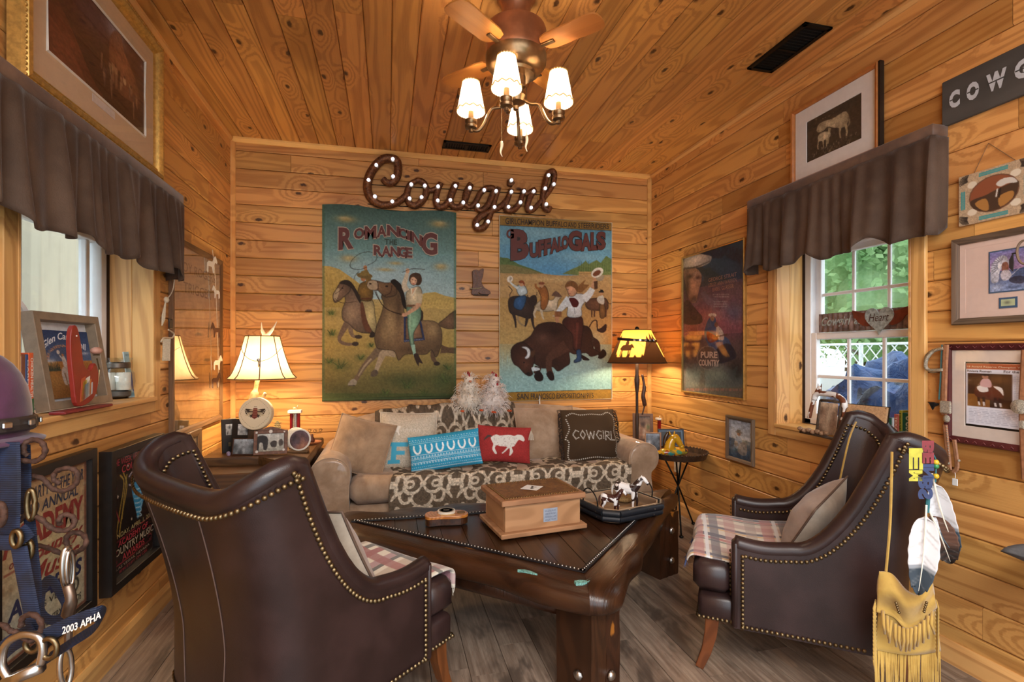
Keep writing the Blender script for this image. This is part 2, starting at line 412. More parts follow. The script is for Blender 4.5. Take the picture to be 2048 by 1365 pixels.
    def mesh(s, name, mat, parent, fr):
        """fr(u,v)->Vector/tuple, u right 0..1, v down 0..1"""
        w, h = s.w, s.h; me = bpy.data.meshes.new(name)
        uu, vv = np.meshgrid(np.linspace(0, 1, w), np.linspace(0, 1, h))
        co = fr(uu, vv); co = np.stack([np.broadcast_to(c, uu.shape) for c in co], -1).reshape(-1, 3)
        i = np.arange(w*h).reshape(h, w); q = np.stack([i[:-1, :-1], i[1:, :-1], i[1:, 1:], i[:-1, 1:]], -1).reshape(-1)
        nf = (w-1)*(h-1); me.vertices.add(w*h); me.vertices.foreach_set('co', co.astype(np.float32).ravel())
        me.loops.add(nf*4); me.loops.foreach_set('vertex_index', q.astype(np.int32))
        me.polygons.add(nf); me.polygons.foreach_set('loop_start', np.arange(0, nf*4, 4, dtype=np.int32))
        me.polygons.foreach_set('use_smooth', np.ones(nf, bool))
        me.update(calc_edges=True)
        l = np.clip(s.a, 0, 1).reshape(-1, 3); l = np.where(l <= .04045, l/12.92, ((l+.055)/1.055)**2.4)
        ca = me.color_attributes.new('Col', 'FLOAT_COLOR', 'POINT'); ca.data.foreach_set('color', np.concatenate([l, np.ones((len(l), 1))], 1).astype(np.float32).ravel())
        me.materials.append(mat); o = bpy.data.objects.new(name, me); C.objects.link(o)
        if parent: o.parent = parent
        return o
    def flat(s, name, mat, parent, x0, z0, x1, z1, y=0.):
        return s.mesh(name, mat, parent, lambda u, v: (x0+(x1-x0)*u, y, z1+(z0-z1)*v))
# ================================================================ the room
def board_mesh(L, W, T=.012, ch=.0055, g=.0012):
    pr = [(g, 0), (g, T-ch), (g+ch, T), (W-g-ch, T), (W-g, T-ch), (W-g, 0)]
    n = 6; v = [(g, p[0], p[1]) for p in pr]+[(L-g, p[0], p[1]) for p in pr]
    f = [tuple(range(n))[::-1], tuple(range(n, 2*n))]+[(i, n+i, n+(i+1) % n, (i+1) % n)[::-1] for i in range(n)]
    me = bpy.data.meshes.new('board'); me.from_pydata(v, [], f); return me
def place_board(name, L, W, o, dx, dy, mat, parent, T=.012, ch=.0055, g=.0012):
    me = board_mesh(L, W, T, ch, g); me.materials.append(mat); ob = bpy.data.objects.new(name, me); C.objects.link(ob)
    dx, dy = Vector(dx), Vector(dy); dz = dx.cross(dy); m = Matrix((dx, dy, dz)).transposed().to_4x4(); m.translation = Vector(o)
    ob.parent = parent; ob.matrix_world = m
    return ob
ZS = 1.841 % .13
rb = random.Random(11)
def rows(z0, z1, step, off):
    k = math.floor((z0-off)/step); out = []
    while off+k*step < z1:
        a, b = max(z0, off+k*step), min(z1, off+(k+1)*step)
        if b-a > .012: out.append((a, b))
        k += 1
    return out
def cuts(L0, L1, first=None):
    p = [L0]; x = L0+rb.uniform(.4, 2.4)
    while x < L1-.35: p.append(x); x += rb.uniform(1.1, 2.8)
    return p+[L1]
def wall_boards(parent, l0, l1, z0, z1, to_world, dx, dy, hole=None, mat='pine', off=ZS, step=.13):
    for a, b in rows(z0, z1, step, off):
        c = cuts(l0, l1)
        for p, q in zip(c, c[1:]):
            segs = [(p, q, a, b)]
            if hole:
                h0, h1, k0, k1 = hole; segs = []
                if b <= k0 or a >= k1: segs = [(p, q, a, b)]
                else:
                    if p < h0: segs.append((p, min(q, h0), a, b))
                    if q > h1: segs.append((max(p, h1), q, a, b))
                    m0, m1 = max(p, h0), min(q, h1)
                    if m1 > m0:
                        if a < k0: segs.append((m0, m1, a, k0))
                        if b > k1: segs.append((m0, m1, k1, b))
            for s0, s1, t0, t1 in segs:
                if s1-s0 > .01 and t1-t0 > .008: place_board('board', s1-s0, t1-t0, to_world(s0, s1, t0), dx, dy, MT[mat], parent)
def slab(name, boxes, mat):
    m = MB()
    for b in boxes: m.box([(b[i]+b[i+3])/2 for i in range(3)], [b[i+3]-b[i] for i in range(3)])
    return struct(m.obj(name, mat))
T = .012
backing = plain('wall_backing', '4a2d14', .9)
# window openings: (y0, y1, z0, z1)
WR = (1.745, 2.545, .845, 1.92)
WL = (1.842, 2.765, 1.055, 1.82)
wb = slab('wall_back', [(XL-.2, D+T, -.1, XR+.2, D+.16, H+.1)], backing)
def hole_boxes(x0, x1, w):
    return [(x0, YB, -.1, x1, w[0], H+.1), (x0, w[1], -.1, x1, D+T, H+.1), (x0, w[0], -.1, x1, w[1], w[2]), (x0, w[0], w[3], x1, w[1], H+.1)]
wl = slab('wall_left', hole_boxes(XL-.27, XL-T, WL), backing)
wr = slab('wall_right', hole_boxes(XR+T, XR+.27, WR), backing)
fl = slab('floor', [(XL-.2, YB, -.1, XR+.2, D+.2, -.010)], plain('grout', '57493e', .9))
ce = slab('ceiling', [(XL-.2, YB, H+T, XR+.2, D+.2, H+.12)], backing)
wall_boards(wb, XL, XR, 0, H, lambda s0, s1, t: (s0, D+T, t), (1, 0, 0), (0, 0, 1))
wall_boards(wl, .9, D, 0, H, lambda s0, s1, t: (XL-T, s0, t), (0, 1, 0), (0, 0, 1), hole=WL)
wall_boards(wr, .7, D, 0, H, lambda s0, s1, t: (XR+T, s1, t), (0, -1, 0), (0, 0, 1), hole=WR)
wall_boards(ce, .3, D, XL, XR, lambda s0, s1, t: (t, s0, H+T), (0, 1, 0), (1, 0, 0), mat='pine_ceiling', off=.02)
# plain boarding behind the photographer
for nm, bx in (('wall_left_rear', (XL-.02, YB, 0, XL-.001, .9, H)), ('wall_right_rear', (XR+.001, YB, 0, XR+.02, .7, H)), ('ceiling_rear', (XL, YB, H+.001, XR, .3, H+.02))):
    slab(nm, [bx], MT['pine'])
def floor_mat():
    t = NT('wood_look_floor_tile'); co = t.co(); rnd = t.node('ShaderNodeObjectInfo').outputs['Random']
    sp = t.node('ShaderNodeSeparateXYZ', {0: co}).outputs; off = t.math('MULTIPLY', rnd, 57.)
    X = t.math('ADD', sp[0], off); Y = t.math('ADD', sp[1], off)
    cb = lambda a, b: t.node('ShaderNodeCombineXYZ', {0: a, 1: b, 2: 0}).outputs[0]
    gr = t.noise(cb(t.math('MULTIPLY', X, 3), t.math('MULTIPLY', Y, 45)), 1, 4, .7)
    bl = t.noise(cb(t.math('MULTIPLY', X, 2.6), t.math('MULTIPLY', Y, 7)), 1, 3, .65, .6)
    sp2 = t.noise(cb(t.math('MULTIPLY', X, 25), t.math('MULTIPLY', Y, 60)), 1, 4, .75)
    col = t.ramp(gr, [(.25, srgb('5f4b3d')), (.5, srgb('84705f')), (.75, srgb('a8937f'))])
    col = t.mix(t.math('MULTIPLY', t.sst(bl, .50, .68), .75), col, srgb('453931'))
    col = t.mix(t.math('MULTIPLY', t.sst(bl, .40, .28), .5), col, srgb('a8876a'))
    col = t.mix(t.math('MULTIPLY', t.sst(sp2, .58, .75), .45), col, srgb('3a2f28'))
    col = t.node('ShaderNodeHueSaturation', {'Value': t.math('MULTIPLY_ADD', rnd, .35, .82), 'Color': col, 'Saturation': .95}).outputs[0]
    t.bump(gr, .15, .002)
    return t.fin(col, t.math('MULTIPLY_ADD', gr, .25, .32), 0, Specular_IOR_Level=.4)
MT['floor'] = floor_mat()
x = -1.05-.152*2
while x < XR:
    a, b = max(XL, x), min(XR, x+.152)
    if b-a > .01:
        y = .55+rb.uniform(-.6, .3)
        while y < D:
            y0, y1 = max(.5, y), min(D, y+.915)
            if y1-y0 > .03: place_board('floor_plank', y1-y0, b-a, (b, y0, -.010), (0, 1, 0), (-1, 0, 0), MT['floor'], fl, T=.010, ch=.0012, g=.001)
            y += .915
    x += .152
slab('floor_rear', [(XL, YB, -.012, XR, .5, -.001)], MT['floor'])
# trims
def trim(name, a, b, prof, up, mat='pine_trim', parent=None):
    """profile (out, up) swept from a to b; out = direction normal"""
    a, b = Vector(a), Vector(b); d = (b-a); L = d.length; d.normalize(); up = Vector(up); out = d.cross(up)
    m = MB(); n = len(prof)
    m.add([(0, p[0], p[1]) for p in prof]+[(L, p[0], p[1]) for p in prof], [tuple(range(n)), tuple(range(n, 2*n))[::-1]]+[(i, (i+1) % n, n+(i+1) % n, n+i)[::-1] for i in range(n)])
    o = m.obj(name, MT[mat], parent); mm = Matrix((d, out, up)).transposed().to_4x4(); mm.translation = a; o.matrix_world = mm
    return o
cp = [(0, 0), (.014, 0), (.030, .022), (.030, .034), (0, .034)]
struct(trim('trim_1', (XR, D, H-.034), (XL, D, H-.034), [(-p[0], p[1]) for p in cp][::-1], (0, 0, 1)))
struct(trim('trim_2', (XL, .9, H-.03), (XL, D-.03, H-.03), [(0, 0), (.008, 0), (.018, .014), (.018, .03), (0, .03)], (0, 0, 1)))
struct(trim('trim_3', (XR, D-.03, H-.03), (XR, .7, H-.03), [(0, 0), (.008, 0), (.018, .014), (.018, .03), (0, .03)], (0, 0, 1)))
m = MB(); m.prism([(XL, D), (XL+.028, D), (XL+.028, D-.010), (XL+.010, D-.028), (XL, D-.028)], .1, H-.034); struct(m.obj('trim_4', MT['pine_trim']))
m = MB(); m.prism([(XR, D), (XR-.028, D), (XR-.028, D-.010), (XR-.010, D-.028), (XR, D-.028)], .1, H-.034); struct(m.obj('trim_5', MT['pine_trim']))
bp = [(0, 0), (.016, 0), (.016, .072), (.006, .092), (0, .092)]
def neg(p): return [(-a, b) for a, b in p][::-1]
struct(trim('baseboard_left', (XL, .9, 0), (XL, D, 0), bp, (0, 0, 1), 'pine_casing'))
struct(trim('baseboard_right', (XR, D, 0), (XR, .7, 0), bp, (0, 0, 1), 'pine_casing'))
struct(trim('baseboard_back', (XR, D, 0), (XL, D, 0), neg(bp), (0, 0, 1), 'pine_casing'))
# ---------------------------------------------------------------- windows
def casing_set(parent, x, sx, w, cw=.062, depth=.135):
    """pine casing round the opening on wall plane x (sx = +1 for the right wall, outward sign) and jamb boards"""
    y0, y1, z0, z1 = w; th = .018
    def bar(nm, c, d): MB().bbox(c, d, .003).obj(nm, MT['pine_casing'], parent)
    xi = x-sx*th/2
    for nm, a, b, c, d in (('casing_board', y0-cw, y0, z0-cw, z1+cw), ('casing_board', y1, y1+cw, z0-cw, z1+cw)):
        o = MB().bbox((0, 0, 0), (d-c, b-a, th), .003).obj(nm, MT['pine_casing'], parent); o.matrix_world = Matrix(((0, 0, 1, xi), (0, 1, 0, (a+b)/2), (1, 0, 0, (c+d)/2), (0, 0, 0, 1)))
    for nm, c, d in (('casing_board', z0-cw, z0), ('casing_board', z1, z1+cw)):
        o = MB().bbox((0, 0, 0), (y1-y0, d-c, th), .003).obj(nm, MT['pine_casing'], parent); o.matrix_world = Matrix(((0, 0, 1, xi), (1, 0, 0, (y0+y1)/2), (0, 1, 0, (c+d)/2), (0, 0, 0, 1)))
    # jambs: two boards per side
    xo = x+sx*depth
    for yy, sg in ((y0, -1), (y1, 1)):
        for k in range(2):
            a = x+sx*(-th+ (depth+th)*k/2); b = x+sx*(-th+(depth+th)*(k+1)/2)
            o = MB().bbox((0, 0, 0), (z1-z0, abs(b-a)-.001, .012), .002).obj('jamb_board', MT['pine_casing'], parent)
            o.matrix_world = Matrix(((0, 1, 0, (a+b)/2), (0, 0, 1, yy-sg*.006), (1, 0, 0, (z0+z1)/2), (0, 0, 0, 1)))
    o = MB().bbox((0, 0, 0), (y1-y0, depth+.03, .02), .003).obj('sill_board', MT['pine_casing'], parent); o.matrix_world = Matrix(((0, 1, 0, x+sx*(depth-.03)/2), (1, 0, 0, (y0+y1)/2), (0, 0, 1, z0-.0), (0, 0, 0, 1)))
    o = MB().bbox((0, 0, 0), (y1-y0, depth+.016, .012), .003).obj('head_board', MT['pine_casing'], parent); o.matrix_world = Matrix(((0, 1, 0, x+sx*depth/2), (1, 0, 0, (y0+y1)/2), (0, 0, 1, z1-.006), (0, 0, 0, 1)))
def wbar(parent, nm, x, y0, y1, z0, z1, t, mat='white_plastic', b=.003):
    return MB().bbox((x, (y0+y1)/2, (z0+z1)/2), (t, y1-y0, z1-z0), b).obj(nm, MT[mat], parent)
w2 = struct(bpy.data.objects.new('window_2', None)); C.objects.link(w2)
casing_set(w2, XR, 1, WR, depth=.165)
y0, y1, z0, z1 = WR[0]+.012, WR[1]-.012, WR[2]+.01, WR[3]-.012
xf = XR+.195; zm = 1.372
for a, b, c, d in ((y0, y0+.045, z0, z1), (y1-.045, y1, z0, z1), (y0, y1, z0, z0+.03), (y0, y1, z1-.04, z1)): wbar(w2, 'window_frame', xf+.02, a, b, c, d, .07)
def sash(x, z0, z1, nm, cols, rows_):
    a0, a1 = y0+.045, y1-.045; f = .038
    s_ = bpy.data.objects.new(nm, None); C.objects.link(s_); s_.parent = w2
    m = MB(); 
    for a, b, c, d in ((a0, a0+f, z0, z1), (a1-f, a1, z0, z1), (a0+f, a1-f, z0, z0+f), (a0+f, a1-f, z1-f, z1)): m.bbox((x, (a+b)/2, (c+d)/2), (.03, b-a, d-c), .003)
    m.obj('sash_rail', MT['white_plastic'], s_)
    for k in range(1, cols):
        y = lerp(a0+f, a1-f, k/cols); wbar(s_, 'grille_bar', x, y-.009, y+.009, z0+f, z1-f, .014)
    for k in range(1, rows_):
        z = lerp(z0+f, z1-f, k/rows_); wbar(s_, 'grille_bar', x, a0+f, a1-f, z-.009, z+.009, .0135)
    MB().box((x+.008, (a0+a1)/2, (z0+z1)/2), (.003, a1-a0-2*f, z1-z0-2*f)).obj('pane', MT['pane'], s_)
sash(xf+.035, zm-.02, z1-.035, 'upper_sash', 3, 2); sash(xf+.002, z0+.028, zm+.02, 'lower_sash', 3, 2)
w1 = struct(bpy.data.objects.new('window_1', None)); C.objects.link(w1)
casing_set(w1, XL, -1, WL, depth=.165)
y0, y1, z0, z1 = WL[0]+.012, WL[1]-.012, WL[2]+.01, WL[3]-.012
xf = XL-.195
for a, b, c, d in ((y0, y0+.04, z0, z1), (y1-.045, y1, z0, z1), (y0, y1, z0, z0+.03), (y0, y1, z1-.03, z1)): wbar(w1, 'window_frame', xf-.01, a, b, c, d, .06)
wbar(w1, 'mullion', xf-.01, 2.04, 2.12, z0+.03, z1-.03, .06); wbar(w1, 'mullion', xf-.012, 2.15, 2.20, z0+.03, z1-.03, .05); wbar(w1, 'mullion', xf-.012, 2.62, 2.65, z0+.03, z1-.03, .03)
MB().box((xf-.015, (y0+y1)/2, (z0+z1)/2), (.003, y1-y0-.08, z1-z0-.06)).obj('pane', MT['pane'], w1)
m = MB(); m.bbox((xf+.028, 2.09, 1.47), (.014, .035, .09), .004); m.tube([(xf+.03, 2.085, 1.475), (xf+.055, 2.09, 1.47), (xf+.06, 2.12, 1.44), (xf+.06, 2.145, 1.415)], .009, 8); m.obj('window_latch', MT['white_plastic'], w1, smooth=40)
# ================================================================ furniture
def leather(name, hexc, rough=.36):
    t = NT(name); co = t.co(); c = srgb(hexc)
    n = t.noise(co, 6, 4, .6); col = t.mix(t.sst(n, .35, .7), tuple(x*.75 for x in c), tuple(x*1.3 for x in c))
    w = t.noise(co, 55, 5, .75); col = t.mix(t.math('MULTIPLY', t.sst(w, .66, .8), .25), col, srgb('8a7263'))
    v = t.node('ShaderNodeTexVoronoi', {'Vector': co, 'Scale': 420.}).outputs['Distance']
    t.bump(v, .18, .001)
    return t.fin(col, t.math('MULTIPLY_ADD', n, .2, rough-.1), 0, Specular_IOR_Level=.5)
MT['leather'] = leather('dark_brown_leather', '2c1d1c')
MT['leather_black'] = leather('black_leather_top', '171214', .55)
def suede(name, a, b, coat=0, scale=7, rough=.9):
    t = NT(name); co = t.co(); n = t.noise(co, scale, 5, .65, .3)
    col = t.mix(t.sst(n, .3, .7), srgb(a), srgb(b)); t.bump(t.noise(co, 300, 2), .15, .001)
    return t.fin(col, rough, 0, Sheen_Weight=.25, Coat_Weight=coat, Coat_Roughness=.06)
MT['suede'] = suede('tan_microsuede', '8e7258', 'b0947a')
MT['suede_vinyl'] = suede('tan_microsuede_under_vinyl', '8a6f56', 'ab8f75', .55)
MT['suede_pillow'] = suede('brown_suede_pillow', '866a50', 'a88a6c')
def plaid(name, base, bands_x, bands_y, period=.30):
    """woven plaid: bands (position 0..1, width, colour) both ways in local x and y"""
    t = NT(name); uv = t.node('ShaderNodeUVMap', uv_map='UVMap').outputs[0]; sp = t.node('ShaderNodeSeparateXYZ', {0: uv}).outputs
    col = srgb(base)
    def lay(col, ch, bands):
        f = t.math('FRACT', t.math('DIVIDE', ch, period))
        for p, w, c, o in bands:
            w *= 1.3; d = t.math('ABSOLUTE', t.math('SUBTRACT', f, p)); k = t.math('MULTIPLY', t.math('SUBTRACT', 1, t.sst(d, w*.85, w*1.1)), min(1, o*1.15))
            col = t.mix(k, col, srgb(c))
        return col
    col = lay(col, sp[0], bands_x); col = lay(col, sp[1], [(p, w, c, o*.85) for p, w, c, o in bands_y])
    tw = t.math('FRACT', t.math('MULTIPLY', t.math('ADD', sp[0], sp[1]), 160)); wv = t.math('GREATER_THAN', tw, .5)
    col = t.mix(t.math('MULTIPLY', wv, .12), col, srgb(base))
    col = t.mix(t.math('MULTIPLY', t.noise(t.co(), 120, 3), .25), col, tuple(x*.6 for x in srgb(base)))
    t.bump(t.noise(t.co(), 500, 2), .4, .002)
    return t.fin(col, .95, 0, Sheen_Weight=.3)
MT['plaid_red'] = plaid('cream_red_black_plaid', 'ddd5c3', [(.12, .05, '8d2430', .9), (.3, .035, '2e2f33', .9), (.52, .09, 'a98f76', .6), (.75, .03, '2e2f33', .9), (.85, .05, '94566b', .7)], [(.2, .05, '8d2430', .9), (.42, .03, '25282c', .9), (.6, .1, '9a8f86', .7), (.82, .06, '94566b', .7)], .34)
MT['plaid_blue'] = plaid('cream_blue_red_plaid', 'd0c7b8', [(.1, .045, '2c3050', .85), (.22, .03, 'a34a4c', .8), (.3, .02, '4d5b52', .8), (.55, .07, '9a6a6d', .5), (.78, .035, '2c3050', .85), (.86, .015, 'c79a4a', .8)], [(.15, .06, 'a5686a', .6), (.38, .05, '2c3050', .8), (.5, .02, 'd8dbe0', .9), (.62, .06, 'a34a4c', .7), (.85, .06, '8e7d78', .6)], .30)
def uvgrid(name, fn, nu, nv, W, L, mat, parent=None, thick=0):
    """cloth grid with a UV map in metres"""
    m = MB(); m.grid(fn, nu, nv); o = m.obj(name, mat, parent, smooth=True); me = o.data
    uv = me.uv_layers.new(name='UVMap'); w = nu+1
    for l in me.loops:
        i = l.vertex_index; uv.data[l.index].uv = ((i % w)/nu*W, (i//w)/nv*L)
    if thick:
        s_ = o.modifiers.new('s', 'SOLIDIFY'); s_.thickness = thick; s_.offset = 1
    return o
def pillow_fn(w, h, t, side, pinch=.05, bulge=.62):
    def fn(u, v):
        a, b = 2*u-1, 2*v-1
        pa = 1-pinch*(1-abs(b)**2)*0-pinch*(b*b) if 0 else 1-pinch*(1-b*b); pb = 1-pinch*(1-a*a)
        th = t/2*(max(0, 1-abs(a)**2.6)**bulge)*(max(0, 1-abs(b)**2.6)**bulge)
        return (a*w/2*pb if 0 else a*w/2*(1-pinch*(b*b)*0)*pa, side*th, -b*h/2*pb)
    return fn
def pillow_np(w, h, t, side=-1, pinch=.05, wr=0.0):
    """array version used for printed pillow fronts: u,v arrays -> x,y,z"""
    def fr(u, v):
        a, b = 2*u-1, 2*v-1
        th = t/2*np.clip(1-np.abs(a)**2.6, 0, 1)**.62*np.clip(1-np.abs(b)**2.6, 0, 1)**.62
        th = th*(1+wr*np.sin(7*a+3*b)*np.cos(5*b-2*a))
        return (a*w/2*(1-pinch*(1-b*b)), side*th, -b*h/2*(1-pinch*(1-a*a)))
    return fr
def edge_loop(w, h, pinch=.05, n=14):
    pts = []
    for k in range(n): pts.append((-1+2*k/n, -1))
    for k in range(n): pts.append((1, -1+2*k/n))
    for k in range(n): pts.append((1-2*k/n, 1))
    for k in range(n): pts.append((-1, 1-2*k/n))
    return [(a*w/2*(1-pinch*(1-b*b)), 0, -b*h/2*(1-pinch*(1-a*a))) for a, b in pts]
def pose_pillow(e, c, yaw, tilt, roll):
    """pillow stands in local xz, face to -y; yaw about z, lean back by tilt, roll in plane"""
    e.location = c; e.rotation_mode = 'QUATERNION'
    e.rotation_quaternion = (Matrix.Rotation(yaw, 3, 'Z') @ Matrix.Rotation(tilt, 3, 'X') @ Matrix.Rotation(roll, 3, 'Y')).to_quaternion()
def make_pillow(name, label, c, w, h, t, yaw, tilt, roll, front_mat, back_mat=None, pipe=None, paint=None, pinch=.05, wr=.06, group='pillows on the sofa'):
    e = thing(name, label, 'pillow', group=group)
    if paint: paint.mesh('printed_front', MT['fabric_print'], e, pillow_np(w, h, t, -1, pinch, wr))
    else:
        m = MB(); f = pillow_np(w, h, t, -1, pinch, wr); m.grid(lambda u, v: tuple(float(x) for x in f(np.float64(u), np.float64(v))), 26, 26); m.f = [q[::-1] for q in m.f]; m.obj('cushion_front', front_mat, e, smooth=True)
    m = MB(); f2 = pillow_np(w, h, t, 1, pinch, 0); m.grid(lambda u, v: tuple(float(x) for x in f2(np.float64(u), np.float64(v))), 22, 22); m.obj('cushion_back', back_mat or front_mat, e, smooth=True)
    if pipe: MB().tube(edge_loop(w, h, pinch), .0045, 6, closed=True).obj('piping', pipe, e, smooth=True)
    pose_pillow(e, c, yaw, tilt, roll)
    return e
# ---------------------------------------------------------------- wing armchairs
def chair_geo():
    # plan path of the outer shell (right arm front -> back -> left arm front), x, y
    half = [(.345, .33), (.345, .20), (.347, .05), (.350, -.04), (.350, -.10), (.340, -.165), (.300, -.225), (.22, -.256), (.11, -.268), (0, -.271)]
    path = crv(half+[(-x, y) for x, y in half[-2::-1]], 8)
    P = np.array(path); L = np.concatenate([[0], np.cumsum(np.linalg.norm(np.diff(P, axis=0), axis=1))]); L /= L[-1]
    return P, L
CP, CL = chair_geo()
def c_at(u): return np.array([np.interp(u, CL, CP[:, 0]), np.interp(u, CL, CP[:, 1])])
_s_arm = float(np.interp(0, [0], [0]))
def c_s(u): return u if u < .5 else 1-u
TOT = float(np.sum(np.linalg.norm(np.diff(CP, axis=0), axis=1)))
def c_h(u):
    s = c_s(u)*TOT           # metres from arm front
    if s < .20: return .53-.012*math.sin(pi*s/.20)
    if s < .375:
        t = (s-.20)/.175; return .53+.45*(1-math.sqrt(max(0, 1-t**2.2)))
    t = min(1, (s-.375)/(TOT/2-.375)); return .98-.092*sstep(0, .62, t)
def c_lean(u, z):
    s = c_s(u)*TOT; w = sstep(.16, .36, s)
    q = max(0, z-.42)/.56
    y = -.132*q**1.4*w
    x = .032*q**1.5*w*(1 if u < .5 else -1)*(1-sstep(.42, TOT/2, s))
    return x, y
def c_out(u, z):
    p = c_at(u); lx, ly = c_lean(u, z); return Vector((p[0]+lx, p[1]+ly, z))
def c_nrm(u):
    a, b = c_at(max(0, u-.01)), c_at(min(1, u+.01)); d = (b-a)/np.linalg.norm(b-a); return Vector((d[1], -d[0], 0))   # inward
def c_in(u, z):
    s = c_s(u)*TOT; th = .056+.006*sstep(.30, .55, s)
    n = c_nrm(u); return c_out(u, z)+(-n if n.dot(Vector((0, .1, 0))-c_out(u, 0)) < 0 else n)*th
def make_chair(label, loc, rz):
    e = thing('wing_armchair', label, 'armchair', loc, rz, 'dark leather wing armchairs')
    NU = 96; us = np.linspace(0, 1, NU+1)
    zb = .20
    m = MB(); m.grid(lambda u, v: c_out(u, lerp(zb, c_h(u), v)), NU, 14); m.f = m.f
    m.obj('outer_back', MT['leather'], e, smooth=True)
    m = MB(); m.grid(lambda u, v: c_in(u, lerp(.25, c_h(u)-.005, v)), NU, 14); m.f = [q[::-1] for q in m.f]; m.obj('inner_back', MT['leather'], e, smooth=True)
    # rolled rim along the top
    rim = [(c_out(u, c_h(u))+c_in(u, c_h(u)))/2-Vector((0, 0, .004)) for u in us]
    m = MB(); rr_ = [(c_out(u, c_h(u))-c_in(u, c_h(u))).length/2+.003 for u in us]; m.tube(rim, rr_, 10); m.obj('rolled_rim', MT['leather'], e, smooth=True)
    # arm fronts
    for sg in (1, -1):
        o_, i_ = .347*sg, .289*sg
        m = MB(); m.bbox(((o_+i_)/2, .325, (.2+.535)/2), (.062, .03, .345), .012); m.obj('arm_front', MT['leather'], e, smooth=50)
    # seat deck, rail and cushion
    m = MB(); m.bbox((0, .08, .255), (.60, .56, .11), .012); m.obj('seat_deck', MT['leather'], e, smooth=50)
    m = MB(); m.bbox((0, .375, .252), (.66, .18, .105), .018); m.obj('front_rail', MT['leather'], e, smooth=50)
    o = MB().bbox((0, .085, .372), (.572, .50, .13), .035).obj('seat_cushion', MT['leather'], e, smooth=50)
    o = MB().bbox((0, .41, .372), (.655, .15, .125), .03).obj('cushion_nose', MT['leather'], e, smooth=50)
    # brass nailheads
    m = MB()
    def nail(p, n):
        q = Vector((0, 0, 1)).rotation_difference(Vector(n)).to_matrix(); vs_ = []
        r = .0078
        for rr2, zz in ((r, 0), (r*.75, r*.5)):
            for k in range(7):
                a = 2*pi*k/7; vs_.append(q @ Vector((rr2*math.cos(a), rr2*math.sin(a), zz))+p)
        vs_.append(q @ Vector((0, 0, r*.78))+p)
        m.add(vs_, [(k, (k+1) % 7, 7+(k+1) % 7, 7+k) for k in range(7)]+[(7+k, 7+(k+1) % 7, 14) for k in range(7)])
    def run(pts, nf, step=.0172):
        pts = [Vector(p) for p in pts]; acc = 0; prev = pts[0]; nail(prev, nf(prev))
        for p in pts[1:]:
            d = (p-prev).length
            while acc+d >= step:
                t = (step-acc)/d; prev = prev.lerp(p, t); nail(prev, nf(prev)); d = (p-prev).length; acc = 0
            acc += d; prev = p
    fine = np.linspace(.006, .994, 300)
    ctr = Vector((0, 0, 0))
    def nf_out(p):
        d = Vector((p.x, p.y-.02, 0)); 
        if abs(p.x) > .32 and p.y > -.12: return Vector((1 if p.x > 0 else -1, 0, 0))
        return d.normalized()
    def offs(u, d):
        # point on the outer face a distance d below the rim, measured square to the rim
        p0, p1 = c_out(max(0, u-.004), c_h(max(0, u-.004))), c_out(min(1, u+.004), c_h(min(1, u+.004)))
        t = (p1-p0).normalized(); n = c_nrm(u); dn = t.cross(n); dn = dn if dn.z < 0 else -dn
        q = c_out(u, c_h(u))+dn*d; w = -n if n.dot(ctr-q) > 0 else n
        return q+w*.003
    run([offs(u, .036) for u in fine if c_s(u)*TOT > .03], nf_out)
    for sg in (0, 1):
        u = .008 if sg == 0 else .992; s_ = 1 if sg == 0 else -1
        run([Vector((.351*s_, .300, z)) for z in np.linspace(.21, .50, 40)], lambda p: Vector((s_, 0, 0)))
        run([Vector((.330*s_ if y > .30 else .351*s_, y, .214)) for y in np.linspace(.46, -.10, 66)], lambda p: Vector((s_, 0, 0)))
        # inside of the wings and arms
        run([c_in(x, c_h(x)-.035-.012*sstep(.22, .36, c_s(x)*TOT))+Vector((-.004*s_, .004, 0)) for x in (np.linspace(.02, .40, 120) if sg == 0 else np.linspace(.98, .60, 120))], lambda p: Vector((-s_, .4, 0)).normalized())
        run([Vector((.318*s_, .342, z)) for z in np.linspace(.32, .50, 22)], lambda p: Vector((0, 1, 0)))
    run([Vector((x, .467, .214)) for x in np.linspace(-.32, .32, 60)], lambda p: Vector((0, 1, 0)))
    run([c_out(u, .214) for u in np.linspace(.33, .67, 80)], nf_out)
    stuff(m.obj('nailheads', MT['brass'], e, smooth=True))
    # stitched seams on the back
    for u in (.405, .595):
        MB().tube([c_out(u+(.5-u)*.30*(1-v), lerp(.22, c_h(u)-.05, v))+Vector((0, -.001, 0)) for v in np.linspace(0, 1, 24)], .0022, 5).obj('stitched_seam', plain('seam_thread', '5a443a', .8), e)
    # legs
    for sx in (1, -1):
        m = MB(); m.tube([(sx*.295, .41, .21), (sx*.297, .417, .14), (sx*.302, .433, .07), (sx*.312, .46, .0)], [.037, .033, .028, .022], 4, up=(1, 1, 0)); m.obj('leg', MT['cherry'], e, bevel=.004)
        m = MB(); m.tube([(sx*.26, -.21, .21), (sx*.265, -.235, .1), (sx*.27, -.27, .0)], [.033, .028, .021], 4, up=(1, 1, 0)); m.obj('leg', MT['cherry'], e, bevel=.004)
    return e
RCH = ((1.785, 1.785, 0), R(52.6)); LCH = ((-.327, 1.845, 0), R(-49.3))
make_chair('dark brown leather wing armchair seen from behind, in front of the black framed posters', *LCH)
make_chair('dark brown leather wing armchair under the right window, beaded pouch hung on its wing', *RCH)
def chair_m(ch): return Matrix.Translation(Vector(ch[0])) @ Matrix.Rotation(ch[1], 4, 'Z')
